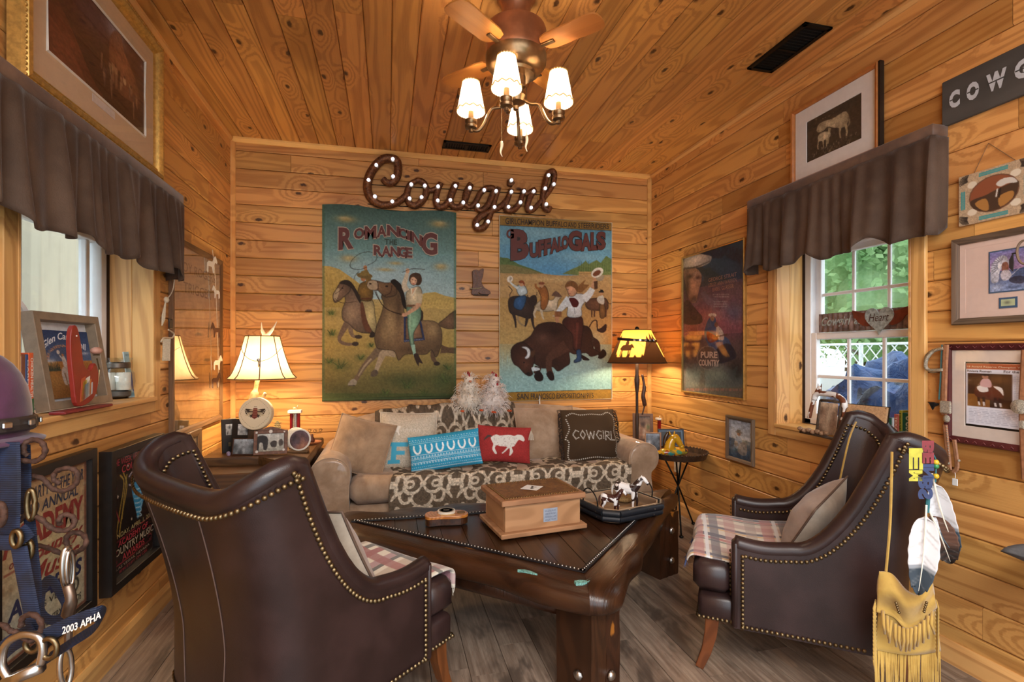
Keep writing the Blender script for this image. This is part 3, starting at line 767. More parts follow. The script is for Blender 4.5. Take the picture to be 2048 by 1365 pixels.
# throws over the chair seats
def throw(name, label, ch, mat, x0, x1, over, seed, y0=-.08, fringe=None, skew=0.):
    M_ = chair_m(ch); rs = random.Random(seed); Lh = over; y1 = .49; L = (y1-y0)+Lh
    def fn(u, v):
        x = lerp(x0, x1, u); d = v*(L+skew*(u-.5)); yy = y0+d
        z = .448+.007*math.sin(9*x+5*d+seed)+.006*math.sin(17*d+3*x)
        if yy > y1-.02:
            t = yy-(y1-.02); a = min(t/.05, pi/2); r = .035
            yy = y1-.02+r*math.sin(a)+.006*math.sin(14*x+seed); z = z-r*(1-math.cos(a))-max(0, t-.05*pi/2)
            yy += .012*math.sin(20*x)*sstep(.03, .15, t)
        return M_ @ Vector((x, yy, z))
    o = uvgrid(name, fn, 30, 44, abs(x1-x0), L, mat, None, .006)
    tag(o, label, 'throw blanket')
    if fringe:
        m = MB()
        for k in range(70):
            u = (k+.5)/70; a = Vector(fn(u, .995)); b = Vector(fn(u, 1)); d = (b-a).normalized() if (b-a).length > 1e-6 else Vector((0, 0, -1))
            j = Vector((rs.uniform(-.3, .3), rs.uniform(-.3, .3), rs.uniform(-.2, .2)))
            m.tube([b-d*.004, b+(d+j)*.012, b+(d+j*1.6)*.026], [.0022, .0018, .0008], 4)
        stuff(m.obj('fringe', fringe, o))
    return o
throw('plaid_throw', 'cream plaid throw with red and black stripes, frayed end over the seat edge', LCH, MT['plaid_red'], .30, -.20, .15, 3, y0=-.02, fringe=plain('throw_fringe', 'd8d0bf', .95), skew=.10)
throw('plaid_throw', 'cream plaid throw with blue and rose stripes over the armchair by the window', RCH, MT['plaid_blue'], .285, -.285, .085, 5, y0=.0, skew=-.06, fringe=plain('blue_stitching', '3a4668', .95))
def chair_pillow(label, ch, x, y, z, w, h, t, yaw, tilt, roll, mat, mat2, pipe):
    e = make_pillow('throw_pillow', label, (0, 0, 0), w, h, t, 0, 0, 0, mat, mat2, pipe, group='pillows on the armchairs')
    M_ = chair_m(ch) @ Matrix.Translation((x, y, z)) @ Matrix.Rotation(pi+yaw, 4, 'Z') @ Matrix.Rotation(tilt, 4, 'X') @ Matrix.Rotation(roll, 4, 'Y')
    e.location = M_.translation; e.rotation_quaternion = M_.to_quaternion(); return e
pg = suede('taupe_pillow', '9b8d7d', 'b9aa98'); pgb = suede('taupe_pillow_front', '7d6a5e', '9a8474'); pp = plain('brown_cord', '5b4639', .8)
chair_pillow('taupe square pillow with dark cord trim in the left armchair', LCH, .085, .07, .60, .40, .36, .15, R(8), R(-24), R(6), pgb, pg, pp)
chair_pillow('taupe pillow with dark cord trim slumped in the armchair under the window', RCH, -.02, .02, .575, .36, .31, .15, R(-20), R(-30), R(14), pgb, pg, pp)
# ---------------------------------------------------------------- sofa
SX0, SX1, SYF, SYB = -.40, 1.785, 3.17, 4.00
sofa = thing('sofa', 'tan microsuede rolled arm sofa against the back wall below two painted banners', 'sofa', ((SX0+SX1)/2, (SYF+SYB)/2, 0))
scx, scy = (SX0+SX1)/2, (SYF+SYB)/2
for sg in (-1, 1):
    xo = (SX0 if sg < 0 else SX1)-scx
    # front outline of the arm: stem with an outward roll
    pr = [(0, .03), (-.165*0, .30), (.012, .44), (-.035, .50), (-.045, .56), (-.025, .615), (.03, .648), (.10, .648), (.155, .615), (.178, .56), (.175, .49), (.172, .40), (.17, .03)]
    pr = crv(pr, 4)
    if sg > 0: pr = [(-x, z) for x, z in pr]
    n = len(pr); yf, yb = SYF-scy, SYB-scy-.08
    if sg < 0: pr = pr[::-1]
    def ringat(y, infl): 
        cx = sum(p[0] for p in pr)/n; cz = .35
        return [(xo+cx+(p[0]-cx)*infl, y, cz+(p[1]-cz)*infl) for p in pr]
    m = MB(); ys = [(yf, .90), (yf+.006, .96), (yf+.02, 1.0), (yf+.3, 1.0), (yb, 1.0)]
    vs_ = []
    for y, k in ys: vs_ += ringat(y, k)
    fs = [(i*n+k, (i+1)*n+k, (i+1)*n+(k+1) % n, i*n+(k+1) % n) for i in range(len(ys)-1) for k in range(n)]+[tuple(range(n)), tuple((len(ys)-1)*n+k for k in range(n))[::-1]]
    m.add(vs_, fs); m.obj('rolled_arm', MT['suede_vinyl'], sofa, smooth=50)
    MB().tube([(x, y-.002, z) for x, y, z in ringat(yf+.012, .985)], .005, 6, closed=True).obj('arm_piping', MT['suede'], sofa, smooth=True)
m = MB(); m.bbox((0, -.02, .19), (SX1-SX0-.32, .72, .30), .02); m.obj('base', MT['suede'], sofa, smooth=50)
for k in range(2):
    w = (SX1-SX0-.345)/2; m = MB(); cx = (-.5+k)*w; m.bbox((cx, -.115, .43), (w-.006, .60, .16), .045); m.obj('seat_cushion', MT['suede'], sofa, smooth=60)
# camel back
def sofaback(u, v):
    x = lerp(-(SX1-SX0)/2+.10, (SX1-SX0)/2-.10, u); top = .825+.055*math.sin(pi*u)-.05*(abs(2*u-1)**6)
    a = v*pi; r = .085
    y0_ = .26
    if v < .35: t = v/.35; return (x, lerp(y0_-.14, y0_-.06, t), lerp(.42, top-r, t))
    if v < .65: t = (v-.35)/.3*pi; return (x, y0_+.025-.085*math.cos(t), top-r+r*math.sin(t))
    t = (v-.65)/.35; return (x, y0_+.11+.03*t, lerp(top-r, .1, t))
m = MB(); m.grid(sofaback, 40, 26); m.f = [q for q in m.f]; m.obj('backrest', MT['suede'], sofa, smooth=True)
for sx in (-1, 1):
    for sy in (-1, 1): MB().lathe([(.022, 0), (.03, .05)], 10, (sx*(SX1-SX0-.25)/2, sy*.33-.02, 0)).obj('foot', MT['darkplank'], sofa)
# damask throws
def damask(w, h, nx, ny):
    n = w; p = PT(n, n, '5d4f40', (0, 0, 100, 100)); c = 'bfb09b'
    for fx, fy in ((1, 1), (-1, 1), (1, -1), (-1, -1)):
        def q(l): return [(50+fx*(a-50), 50+fy*(b-50)) for a, b in l]
        p.line(q([(50, 50), (58, 38), (70, 36), (78, 44), (74, 54), (66, 54), (64, 48)]), [2, 4.5, 5.5, 5.5, 4.5, 4, 2.5], c)
        p.line(q([(62, 38), (66, 26), (60, 16), (52, 14)]), [2, 4.5, 4.5, 2], c); p.line(q([(80, 40), (90, 34), (97, 24)]), [2, 6, 2], c)
        p.line(q([(76, 56), (84, 66), (80, 78), (70, 78), (70, 70)]), [3, 4.5, 5, 4.5, 3], c); p.ell(*q([(90, 58)])[0], 3.5, 6, c); p.ell(*q([(60, 88)])[0], 6, 3.5, c)
        p.ell(*q([(97, 97)])[0], 6, 6, c); p.ell(*q([(88, 88)])[0], 4, 4, c)
    p.ell(50, 50, 5, 5, c); p.ell(50, 5, 6, 9, c); p.ell(50, 95, 6, 9, c); p.ell(3, 50, 9, 6, c); p.ell(97, 50, 9, 6, c)
    big = np.tile(p.a, (ny, nx, 1)); P_ = PT(big.shape[1], big.shape[0], '5d4f40'); P_.a = big; P_.speck(.22, (2, 2)); return P_
def seat_throw(u, v):
    x = .02+1.60*u-.015*np.sin(v*9); d = v*.76
    yb_, yf_ = 3.70, SYF+.005
    L1 = yb_-yf_
    y = np.where(d < L1, yb_-d, yf_-.006); z = np.where(d < L1, .516+.006*np.sin(u*23+v*9)+.004*np.sin(u*57), .516-(d-L1))
    k = np.clip((d-L1+.05)/.10, 0, 1); z = z-.022*np.sin(pi*k)*0-.012*k*(1-k); y = y-.020*np.clip((d-L1)/.05, 0, 1)-.012*np.sin(u*31)*np.clip((d-L1)/.2, 0, 1)
    return (x, y, z)
o = damask(120, 0, 4, 2).mesh('damask_throw', MT['fabric_print'], None, seat_throw); tag(o, 'brown throw with beige scroll pattern laid over the sofa seat and front', 'throw blanket')
def back_throw(u, v):
    x = -.09+1.05*u; s_ = np.clip((x-SX0-.10)/(SX1-SX0-.2), 0, 1); top = .831+.055*np.sin(pi*s_)-.05*np.abs(2*s_-1)**6
    yc = scy+.26; r = .092; t = np.clip(v/.25, 0, 1)*pi*.75; d = np.clip((v-.25)/.75, 0, 1)
    y = yc+.025+.06*0+np.where(v < .25, .088*np.cos(pi-.75*pi*0-(pi*.75-t)*1.0)*1, -.088*np.cos(0)-.05*d-.012)
    y = np.where(v < .25, yc+.025-r*np.cos(pi*.75-t+0), yc+.025-r-.075*d); z = np.where(v < .25, top-.085+r*np.sin(pi*.75-t), top-.085-.36*d)
    return (x, y+.003*np.sin(u*40), z+.005*np.sin(u*29))
o = damask(96, 0, 3, 1).mesh('damask_throw', MT['fabric_print'], None, back_throw); tag(o, 'brown throw with beige scroll pattern hung over the sofa back behind the pillows', 'throw blanket')
# ---------------------------------------------------------------- coffee table (three cornered, live edge)
zt = .435
tabc = on_z(1000, 1080, zt)
ct = thing('coffee_table', 'three cornered dark log coffee table with live edge between the armchairs', 'coffee table', (tabc.x, tabc.y, 0))
def tl(px, py, z=zt): p = on_z(px, py, z); return (p.x-tabc.x, p.y-tabc.y)
iL, iN, iR = tl(703, 1043), tl(1168, 1147), (1.50-tabc.x, 2.60-tabc.y)
oL1 = [tl(*p, .41) for p in ((634, 1046), (690, 1080), (760, 1098), (840, 1117), (930, 1132), (1005, 1150), (1075, 1178), (1130, 1192))]
oN = [tl(*p, .41) for p in ((1180, 1202), (1215, 1203), (1243, 1192), (1252, 1170))]
oR1 = [tl(*p, .41) for p in ((1262, 1140), (1284, 1118), (1288, 1092), (1305, 1068), (1318, 1045), (1340, 1010), (1357, 990))]
oB = [(1.74-tabc.x, 2.86-tabc.y), (1.6-tabc.x, 2.84-tabc.y), (1.3-tabc.x, 2.90-tabc.y), (1.0-tabc.x, 2.86-tabc.y)]+[tl(*p, .43) for p in ((1010, 1000), (960, 1004), (900, 1003), (850, 1012), (800, 1010), (745, 1022), (690, 1022), (650, 1032))]
def edge_slab(inner, outer, nm, off=0):
    """log slab: flat inner edge, rounded wavy outer edge"""
    out = crv(outer, 6); n = len(out); rings = []
    for k in range(n):
        t = k/(n-1); a = Vector((*inner[0], 0)).lerp(Vector((*inner[1], 0)), t); b = Vector((*out[k], 0)); d = (b-a); w = 1
        un = mnoise.noise(Vector((b.x*7, b.y*7, off)))*.012
        row = [(0, zt-.002), (.5, zt+.004+un), (.82, zt-.006+un), (.96, zt-.026), (1.0, zt-.055+un), (.93, zt-.085), (.75, zt-.10+un), (0, zt-.09)]
        rings.append([(a.x+d.x*q, a.y+d.y*q, z) for q, z in row])
    m = MB(); c = len(rings[0]); m.add([v for r in rings for v in r], [(i*c+k, (i+1)*c+k, (i+1)*c+(k+1) % c, i*c+(k+1) % c) for i in range(n-1) for k in range(c)]+[tuple(range(c)), tuple((n-1)*c+k for k in range(c))[::-1]])
    a = Vector((*inner[1], 0))-Vector((*inner[0], 0)); ang = math.atan2(a.y, a.x)
    Rm = Matrix.Rotation(-ang, 3, 'Z'); m.v = [tuple(Rm @ Vector(v)) for v in m.v]
    return m.obj(nm, MT['darkwood'], ct, smooth=60, rot=(0, 0, ang))
edge_slab((iL, iN), oL1+[oN[0]], 'edge_slab', 1); edge_slab((iN, iR), [oN[0]]+oN[1:]+oR1, 'edge_slab', 2); edge_slab((iR, iL), oB, 'edge_slab', 3)
# inlaid planks run front to back
xs = np.arange(iL[0], iR[0], .105); A, B, Cc = map(np.array, (iL, iN, iR))
def tri_y(x):
    top = A[1]+(Cc[1]-A[1])*(x-A[0])/(Cc[0]-A[0])
    bot = A[1]+(B[1]-A[1])*(x-A[0])/(B[0]-A[0]) if x < B[0] else B[1]+(Cc[1]-B[1])*(x-B[0])/(Cc[0]-B[0])
    return bot, top
for k in range(len(xs)):
    a, b = xs[k], min(xs[k]+.105, iR[0]); g = .0012; seg = [a+g, b-g]
    if a < B[0] < b: seg = [a+g, B[0], b-g]
    poly = [(x, tri_y(x)[0]) for x in seg]+[(x, tri_y(x)[1]) for x in seg[::-1]]
    if len(poly) > 2:
        m = MB(); cx = (a+b)/2; m.prism([(-(p[1]), p[0]-cx) for p in poly], zt-.03, zt-.004+.001*(k % 2)); o = m.obj('top_plank', MT['darkplank'], ct, loc=(cx, 0, 0), rot=(0, 0, -pi/2)); 
# iron strip with studs round the inlay
for a, b in ((iL, iN), (iN, iR), (iR, iL)):
    a, b = Vector((*a, zt+.003)), Vector((*b, zt+.003)); d = (b-a).normalized(); n = Vector((-d.y, d.x, 0))
    m = MB(); m.box((a+b)/2+n*.010, ((b-a).length, .022, .006), Matrix((d, n, Vector((0, 0, 1)))).transposed()); st = m.obj('iron_strip', MT['leather_black'], ct)
    m = MB(); L = (b-a).length
    for k in range(int(L/.017)): m.ball(a+d*(.012+k*.017)+n*.010+Vector((0, 0, .003)), .0042, 6, 4)
    stuff(m.obj('studs', MT['steel'], st, smooth=True))
# turquoise inlay in the cracks
tq = plain('turquoise_inlay', '6a9c92', .4, var=.6, scale=200)
for nm, pts in (('inlay', [(1148, 1166), (1160, 1164), (1172, 1165), (1183, 1160), (1178, 1168), (1165, 1170), (1152, 1170)]), ('inlay', [(1035, 1143), (1050, 1143), (1064, 1147), (1075, 1152), (1062, 1150), (1048, 1146)])):
    MB().prism([tl(*p) for p in pts], zt-.012, zt+.0065).obj(nm, tq, ct)
def post(cx, cy, s, rot, top, nb):
    e = bpy.data.objects.new('leg', None); C.objects.link(e); e.parent = ct; e.location = (cx-tabc.x, cy-tabc.y, 0); e.rotation_euler = (0, 0, rot)
    for sx in (-1, 1):
        pts = []
        m = MB(); rs = random.Random(int(cx*100)+sx)
        def col(u, v):
            a = [(-1, -1), (1, -1), (1, 1), (-1, 1)]; k = int(u*4) % 4; t = u*4-int(u*4); p = (lerp(a[k][0], a[(k+1) % 4][0], t), lerp(a[k][1], a[(k+1) % 4][1], t))
            w = 1+.05*mnoise.noise(Vector((p[0]*2+sx, p[1]*2, v*5+cx)))
            return (sx*s*.25+p[0]*s*.245*w, p[1]*s*.5*w, lerp(0, top, v))
        m.grid(col, 16, 10, cu=True); m.add([col(k/16, 1) for k in range(16)], [tuple(range(16))])
        m.v = [(v[2], v[0], v[1]) for v in m.v]
        m.obj('post_half', MT['darkwood'], e, smooth=50, rot=(0, -pi/2, -pi/2)).matrix_local = Matrix(((0, 1, 0, 0), (0, 0, 1, 0), (1, 0, 0, 0), (0, 0, 0, 1)))
    for bx, by, bz in nb:
        n = Vector((0, -1, 0)) if by < 0 else Vector((1, 0, 0))
        MB().lathe([(.020, 0), (.019, .006), (.012, .012), (0.001, .014)], 8, (bx*s*.5, by*s*.52, bz), n if abs(by) > .9 else Vector((bx, 0, 0))).obj('bolt_head', MT['steel'], e, smooth=40)
post(.74, 1.80, .17, R(28), .36, [(.3, -1, .08), (.3, -1, .33), (-1.03, -.3, .10)]); post(1.53, 2.66, .16, R(20), .36, [(.2, -1, .26), (.2, -1, .09)]); post(-.15, 2.66, .16, R(10), .36, [])
# lower rail under the slab
for a, b in (((-.15, 2.66), (.74, 1.80)), ((.74, 1.80), (1.53, 2.66)), ((1.53, 2.66), (-.15, 2.66))):
    MB().tube([(a[0]-tabc.x, a[1]-tabc.y, .30), ((a[0]+b[0])/2-tabc.x, (a[1]+b[1])/2-tabc.y, .295), (b[0]-tabc.x, b[1]-tabc.y, .30)], [.045, .052, .045], 10).obj('apron_rail', MT['darkwood'], ct, smooth=True)
# ---------------------------------------------------------------- rustic side table in the left corner
zs = .655
stb = thing('side_table', 'rustic dark plank side table with curved legs in the left corner', 'side table', (-.75, 3.42, 0))
fl_, fr_, br_ = on_z(394, 918, zs), on_z(612, 930, zs), on_z(655, 880, zs)
out = [(XL+.03, fl_.y), (-.75, fl_.y-.02), (fr_.x, fr_.y), (fr_.x+.012, fr_.y+.2), (fr_.x+.04, (fr_.y+br_.y)/2), (br_.x, br_.y), (br_.x-.02, 3.93), (XL+.03, 3.93)]
out = [(min(a, -.455)-(-.75), b-3.42) for a, b in out]
m = MB(); rr2 = crv(out[1:6], 5); pl_ = [out[0]]+rr2+out[6:]
def wob(p, z, k): return Vector((p[0]*k, p[1]*k, z))
for z0_, z1_, k0, k1 in ((zs-.055, zs-.045, .97, 1.0), (zs-.045, zs-.012, 1.0, 1.0), (zs-.012, zs, 1.0, .975)):
    n = len(pl_); m.add([wob(p, z0_, k0) for p in pl_]+[wob(p, z1_, k1) for p in pl_], [(i, (i+1) % n, n+(i+1) % n, n+i) for i in range(n)])
m.add([wob(p, zs, .975) for p in pl_], [tuple(range(len(pl_)))]); m.add([wob(p, zs-.055, .97) for p in pl_], [tuple(range(len(pl_)))[::-1]])
m.obj('table_top', MT['sidewood'], stb)
for sx in (-1, 1):
    for sy in (-1, 1):
        x = .27*sx-.01; y = .31*sy
        MB().tube(crv([(x, y, zs-.05), (x+.005*sx, y, .5), (x-.05*sx, y, .34), (x-.04*sx, y, .18), (x+.03*sx, y, .06), (x+.05*sx, y, 0)], 5), [.055]*8+[.045]*18, 8).obj('leg', MT['sidewood'], stb, smooth=True)
MB().bbox((-.01, 0, .555), (.52, .66, .10), .004).obj('apron', MT['sidewood'], stb); MB().bbox((-.01, .02, .16), (.46, .6, .03), .004).obj('lower_shelf', MT['sidewood'], stb)
# ---------------------------------------------------------------- folding tray table on the right
tt = thing('tray_table', 'small round brown metal tray table on crossed folding legs beside the sofa arm', 'tray table', (2.035, 3.26, 0)); tt.scale = (.90, .90, 1)
zr = .56
m = MB(); m.lathe([(.001, zr-.030), (.205, zr-.030), (.222, zr+.006), (.226, zr+.006), (.211, zr-.036), (.001, zr-.036)], 36, caps=False); m.obj('tray', plain('brown_tin', '4a372a', .5, .5, var=.3), tt, smooth=40)
m = MB()
for k in range(44): a = 2*pi*k/44; m.ball((.224*math.cos(a), .224*math.sin(a), zr+.006), .008, 6, 4)
stuff(m.obj('scalloped_rim', plain('brown_tin_rim', '513d2e', .5, .5), tt, smooth=True))
for a in (20, 65, 200, 245):
    ca, sa = math.cos(R(a)), math.sin(R(a)); m = MB(); m.tube([(-.16*ca, -.16*sa, zr-.036), (0.012*ca, .012*sa, .30), (.19*ca, .19*sa, .012)], .0065, 8); m.obj('leg', MT['black_metal'], tt, smooth=True)
    MB().ball((.195*ca, .195*sa, .010), (.018, .018, .010), 8, 5).obj('foot', MT['black_metal'], tt, smooth=True)
# ================================================================ pictures on the back wall
def qmap(win, W, Hh):
    x0, x1, tl_, tr_, bl_, br_ = win
    def f(x, y):
        u = (x-x0)/(x1-x0); t = tl_+(tr_-tl_)*u; b = bl_+(br_-bl_)*u; return (u*W, (1-(y-t)/(b-t))*Hh)
    return f
def quad_letters(name, items, mat, parent, qm, y, bold=.05, grow=0):
    """items: (text, x0, x1, ytop_left, ytop_right, ybot_left, ybot_right) in picture coordinates; one mesh of lettering"""
    m = MB()
    for ch, x0, x1, t0, t1, b0, b1 in items:
        v, f = text_mesh(ch, bold); w = v[:, 0].max(); lo, hi = v[:, 1].min(), v[:, 1].max()
        pts = []
        for a, b in v:
            u = a/w; q = (b-lo)/(hi-lo); u2 = -grow/(x1-x0)+u*(1+2*grow/(x1-x0)) if grow else u
            h = ((b0-t0)+(b1-t1))/2; q2 = -grow/h+q*(1+2*grow/h) if grow else q
            X = lerp(x0, x1, u2); yt = lerp(t0, t1, u2); yb = lerp(b0, b1, u2); X, Z = qm(X, lerp(yb, yt, q2)); pts.append((X, y, Z))
        m.add(pts, f)
    return m.obj(name, mat, parent)
def tufts(p, pts, col='3e4a26', n=9, seed=2):
    rs = random.Random(seed)
    for x, y, r in pts:
        p.soft(x, y, r*1.1, r*.6, col, .55)
        for k in range(n):
            a = rs.uniform(-1.1, 1.1); p.line([(x+rs.uniform(-.4, .4)*r, y+.3*r), (x+math.sin(a)*r*.6, y-.2*r), (x+math.sin(a)*r*1.1, y-math.cos(a)*r*.9)], [4, 4, 1], rs.choice([col, '56662f', '334022']), .85)
# ---- first banner
w1_ = (14, 908, 38, 93, 1338, 1316)
p = PT(236, 344, '5c7a73', w1_)
p.vgrad(38, 330, '455f58', '6b8f8c').vgrad(330, 660, '6f9494', '9db3b4').vgrad(660, 1000, 'a8925a', '9a8448').vgrad(1000, 1345, '97824a', '55512e')
p.soft(420, 520, 350, 120, '9fb8c0', .7).soft(160, 60, 300, 60, '3c544c', .6)
p.poly([(14, 445), (60, 447), (120, 465), (190, 515), (250, 560), (300, 620), (300, 720), (14, 720)], 'b39a58', 0, 1, None, '9b8546')
p.poly([(640, 640), (690, 622), (760, 615), (830, 640), (908, 655), (908, 730), (640, 722)], 'ad9654', 0, 1, None, 'b59d5c')
for x in range(660, 900, 22): p.line([(x, 640+.1*(x-660)), (x-18, 700)], [2, 5], '8f7a42', .6)
for x in range(40, 260, 26): p.line([(x, 465+.35*(x-40)), (x+20, 620)], [2, 8], '97813f', .5)
p.soft(450, 830, 500, 60, 'b09a5e', .5).soft(560, 1200, 220, 50, '3f4526', .75).soft(150, 1290, 200, 60, '47482a', .6).soft(820, 1220, 120, 120, '3f4a28', .7).soft(200, 1080, 150, 60, '8a7a46', .5)
for x, y, rx, ry in ((165, 135, 62, 26), (785, 165, 62, 28), (180, 395, 50, 26), (420, 468, 60, 14), (800, 448, 48, 26), (490, 425, 50, 14)): p.soft(x, y, rx, ry, 'a8925c', .85)
for x, y in ((150, 125), (800, 155), (190, 388), (805, 440)): p.soft(x, y, 30, 10, 'bfae80', .7)
tufts(p, [(70, 760, 34), (75, 895, 40), (325, 975, 26), (260, 1055, 34), (130, 1110, 60), (60, 1080, 34), (570, 1240, 60), (690, 1290, 50), (830, 1200, 60), (850, 1120, 40), (420, 1290, 40)])
# rear horse and cowboy
D1, D2 = '3b2c22', '7a6450'
p.line([(190, 800), (150, 865), (122, 935), (160, 962), (210, 965)], [52, 36, 22, 22, 18], '6a5747'); p.line([(230, 820), (195, 850), (205, 905), (240, 915)], [46, 34, 22, 20], '75614e')
p.ell(225, 962, 22, 15, '3a2e27'); p.ell(245, 915, 24, 13, '3a2e27')
p.poly([(170, 570), (215, 590), (250, 640), (275, 700), (285, 780), (350, 860), (330, 890), (240, 880), (185, 830), (145, 800), (140, 740), (160, 680), (158, 640)], '6f5a48', 5, 1, .6)
p.soft(190, 760, 40, 60, 'a58d70', .55)
p.poly([(82, 660), (84, 630), (105, 595), (125, 560), (155, 545), (185, 565), (190, 610), (150, 650), (115, 680), (92, 686)], '6a5443', 5, 1, .4)
p.poly([(84, 655), (88, 630), (108, 595), (122, 600), (112, 650), (98, 675)], 'a69478', 4, .9)
p.poly([(120, 560), (150, 538), (190, 545), (225, 590), (258, 660), (262, 700), (235, 660), (205, 600), (165, 570)], '2c231d', 4)
p.ell(142, 592, 6, 5, '15100d'); p.line([(95, 630), (125, 610), (150, 575)], 3, '2a1c14'); p.line([(92, 660), (140, 690), (230, 680)], 3, '3a2a1c')
p.poly([(262, 675), (335, 672), (352, 760), (362, 850), (350, 892), (318, 850), (285, 790), (270, 730)], 'a49568', 5, 1, .5); p.poly([(258, 700), (275, 690), (300, 800), (330, 880), (290, 875), (265, 800)], '5c3a28', 4)
p.poly([(330, 880), (352, 890), (345, 918), (316, 915)], '2a211c', 3)
p.poly([(240, 620), (256, 565), (300, 545), (335, 560), (332, 668), (262, 670), (255, 640)], '6e5428', 5, 1, .5); p.line([(262, 662), (332, 660)], 12, '54351f')
p.line([(315, 560), (305, 510), (288, 470)], [40, 34, 24], '735a2f'); p.ell(289, 455, 13, 16, 'a8744e'); p.ell(276, 525, 17, 22, 'a06c48')
p.ell(285, 508, 52, 20, '6d5a32', 1, None, .1); p.poly([(258, 505), (264, 480), (300, 474), (312, 505)], '7c6838', 4)
p.line([(300, 452), (250, 468), (195, 455), (200, 410), (250, 365), (320, 350), (365, 378), (350, 415), (300, 440)], 3.2, '2d2a20'); p.line([(250, 480), (225, 505), (215, 535)], 3, '2d2a20')
# leading horse
p.line([(800, 995), (850, 1002), (905, 1005)], [60, 36, 40], '57422f'); p.poly([(780, 830), (830, 790), (880, 750), (910, 745), (912, 845), (860, 860), (815, 850)], '604a36', 5, 1, .5)
p.line([(760, 990), (745, 1045), (762, 1080), (785, 1095)], [60, 34, 22, 22], '5a4633'); p.ell(772, 1092, 22, 13, '33281f')
p.line([(400, 985), (340, 1045), (290, 1100), (240, 1180), (212, 1225)], [66, 46, 34, 28, 34], '6c5a46'); p.line([(330, 1060), (285, 1110), (245, 1175)], [10, 12, 8], 'a89a80', .7)
p.poly([(178, 1238), (190, 1208), (215, 1195), (236, 1212), (222, 1238)], '8b8272', 3); p.line([(182, 1238), (222, 1238)], 5, '2f261f')
p.line([(490, 1015), (415, 1020), (385, 1075), (360, 1140), (350, 1160)], [76, 50, 36, 26, 30], '9a8970'); p.poly([(324, 1175), (335, 1140), (362, 1135), (375, 1155), (355, 1178)], '55493c', 3)
p.poly([(430, 575), (500, 568), (540, 640), (550, 760), (600, 805), (700, 805), (765, 815), (803, 865), (806, 950), (780, 1030), (760, 1045), (735, 1000), (690, 1030), (560, 1030), (510, 1070), (480, 1010), (400, 998), (365, 985), (350, 920), (365, 840), (395, 760), (410, 690), (395, 645)], '6d563c', 6, 1, .55)
p.soft(455, 830, 45, 110, 'a2875e', .75).soft(410, 900, 30, 60, '8f7752', .6).soft(740, 870, 50, 60, 'a48960', .7).soft(600, 1000, 90, 30, '3b2c1e', .6).soft(510, 720, 22, 130, '3f2f20', .55).soft(680, 820, 60, 20, '8c7350', .5)
p.poly([(302, 568), (312, 545), (345, 538), (420, 555), (480, 558), (495, 630), (430, 650), (395, 628), (370, 605), (330, 602), (308, 588)], '6a5038', 5, 1, .4)
p.poly([(302, 568), (312, 545), (350, 540), (372, 560), (365, 598), (330, 602), (306, 588)], 'a5947a', 4, .85); p.ell(322, 562, 8, 6, '3b2b22'); p.ell(430, 578, 10, 6, '1b1410')
p.poly([(455, 545), (480, 530), (505, 545), (535, 580), (555, 660), (562, 730), (535, 700), (520, 630), (485, 580)], '211a15', 4)
for k in range(9): p.line([(500+6*k, 560+18*k), (530+5*k, 555+20*k)], [5, 1], '241c16')
p.line([(370, 545), (372, 600), (345, 605)], 5, '37241a'); p.line([(465, 570), (455, 620), (415, 640)], 5, '37241a'); p.line([(352, 610), (375, 660), (430, 730), (535, 765)], 4.5, '2a1c14'); p.line([(360, 612), (400, 700), (470, 750), (540, 768)], 3, '2a1c14')
# rider
p.poly([(545, 775), (660, 790), (690, 935), (545, 950)], '2c3450', 0); p.poly([(560, 790), (650, 805), (672, 920), (560, 932)], '7d6048', 0, 1, .4)
for k in range(12): p.ell(553+11*k, 942-k*1.2, 3, 3, '8a93b0')
p.poly([(650, 740), (675, 745), (675, 800), (652, 800)], '2e2119', 3)
p.poly([(570, 712), (650, 712), (664, 770), (650, 820), (612, 890), (614, 968), (590, 968), (572, 850), (570, 770)], '6f9277', 5, 1, .5); p.line([(590, 730), (585, 850), (602, 960)], [14, 10, 6], 'a9c0a0', .5)
p.poly([(592, 968), (620, 965), (628, 1030), (612, 1040)], '8fb09a', 0); p.poly([(612, 1030), (640, 1025), (655, 1055), (675, 1092), (650, 1085), (646, 1110), (625, 1075)], '33261f', 3)
p.poly([(565, 615), (600, 590), (650, 580), (670, 620), (660, 690), (648, 712), (570, 712), (560, 660)], 'b5a88a', 5, 1, .5); p.line([(568, 706), (650, 706)], 13, '6a4c33')
p.line([(565, 610), (548, 570), (560, 525), (568, 490)], [44, 36, 30, 24], 'bdb29a'); p.ell(571, 475, 14, 17, 'c49a78'); p.line([(535, 485), (600, 462), (690, 465)], 3.5, '2e2418')
p.line([(655, 625), (645, 700), (590, 745), (548, 770)], [34, 34, 24, 20], 'b89072'); p.line([(658, 625), (648, 690)], [36, 36], 'b8aa8c', 1, 0); p.ell(548, 768, 16, 13, 'b98a6c')
p.poly([(580, 540), (590, 500), (625, 487), (660, 500), (668, 545), (645, 572), (610, 560)], '3f2d20', 4); p.ell(612, 540, 24, 31, 'c9a182', 1, .3); p.poly([(590, 520), (610, 497), (650, 510), (636, 530), (612, 515)], '463324', 4)
p.ell(604, 534, 3.5, 2.5, '2a1a14'); p.ell(624, 540, 3.5, 2.5, '2a1a14'); p.line([(602, 558), (618, 562)], 4, 'a0443c'); p.poly([(590, 592), (640, 580), (600, 660)], 'd0c6ac', 0); p.poly([(602, 595), (625, 588), (602, 630)], 'c49a78', 0)
for x0, y0, x1, y1 in ((14, 30, 30, 1340), (890, 90, 912, 1320)): p.rect(x0, y0, x1, y1, '3f5a3c', .45)
p.rect(14, 1290, 912, 1345, '3a4a26', .6); p.speck(.10, (2, 2))
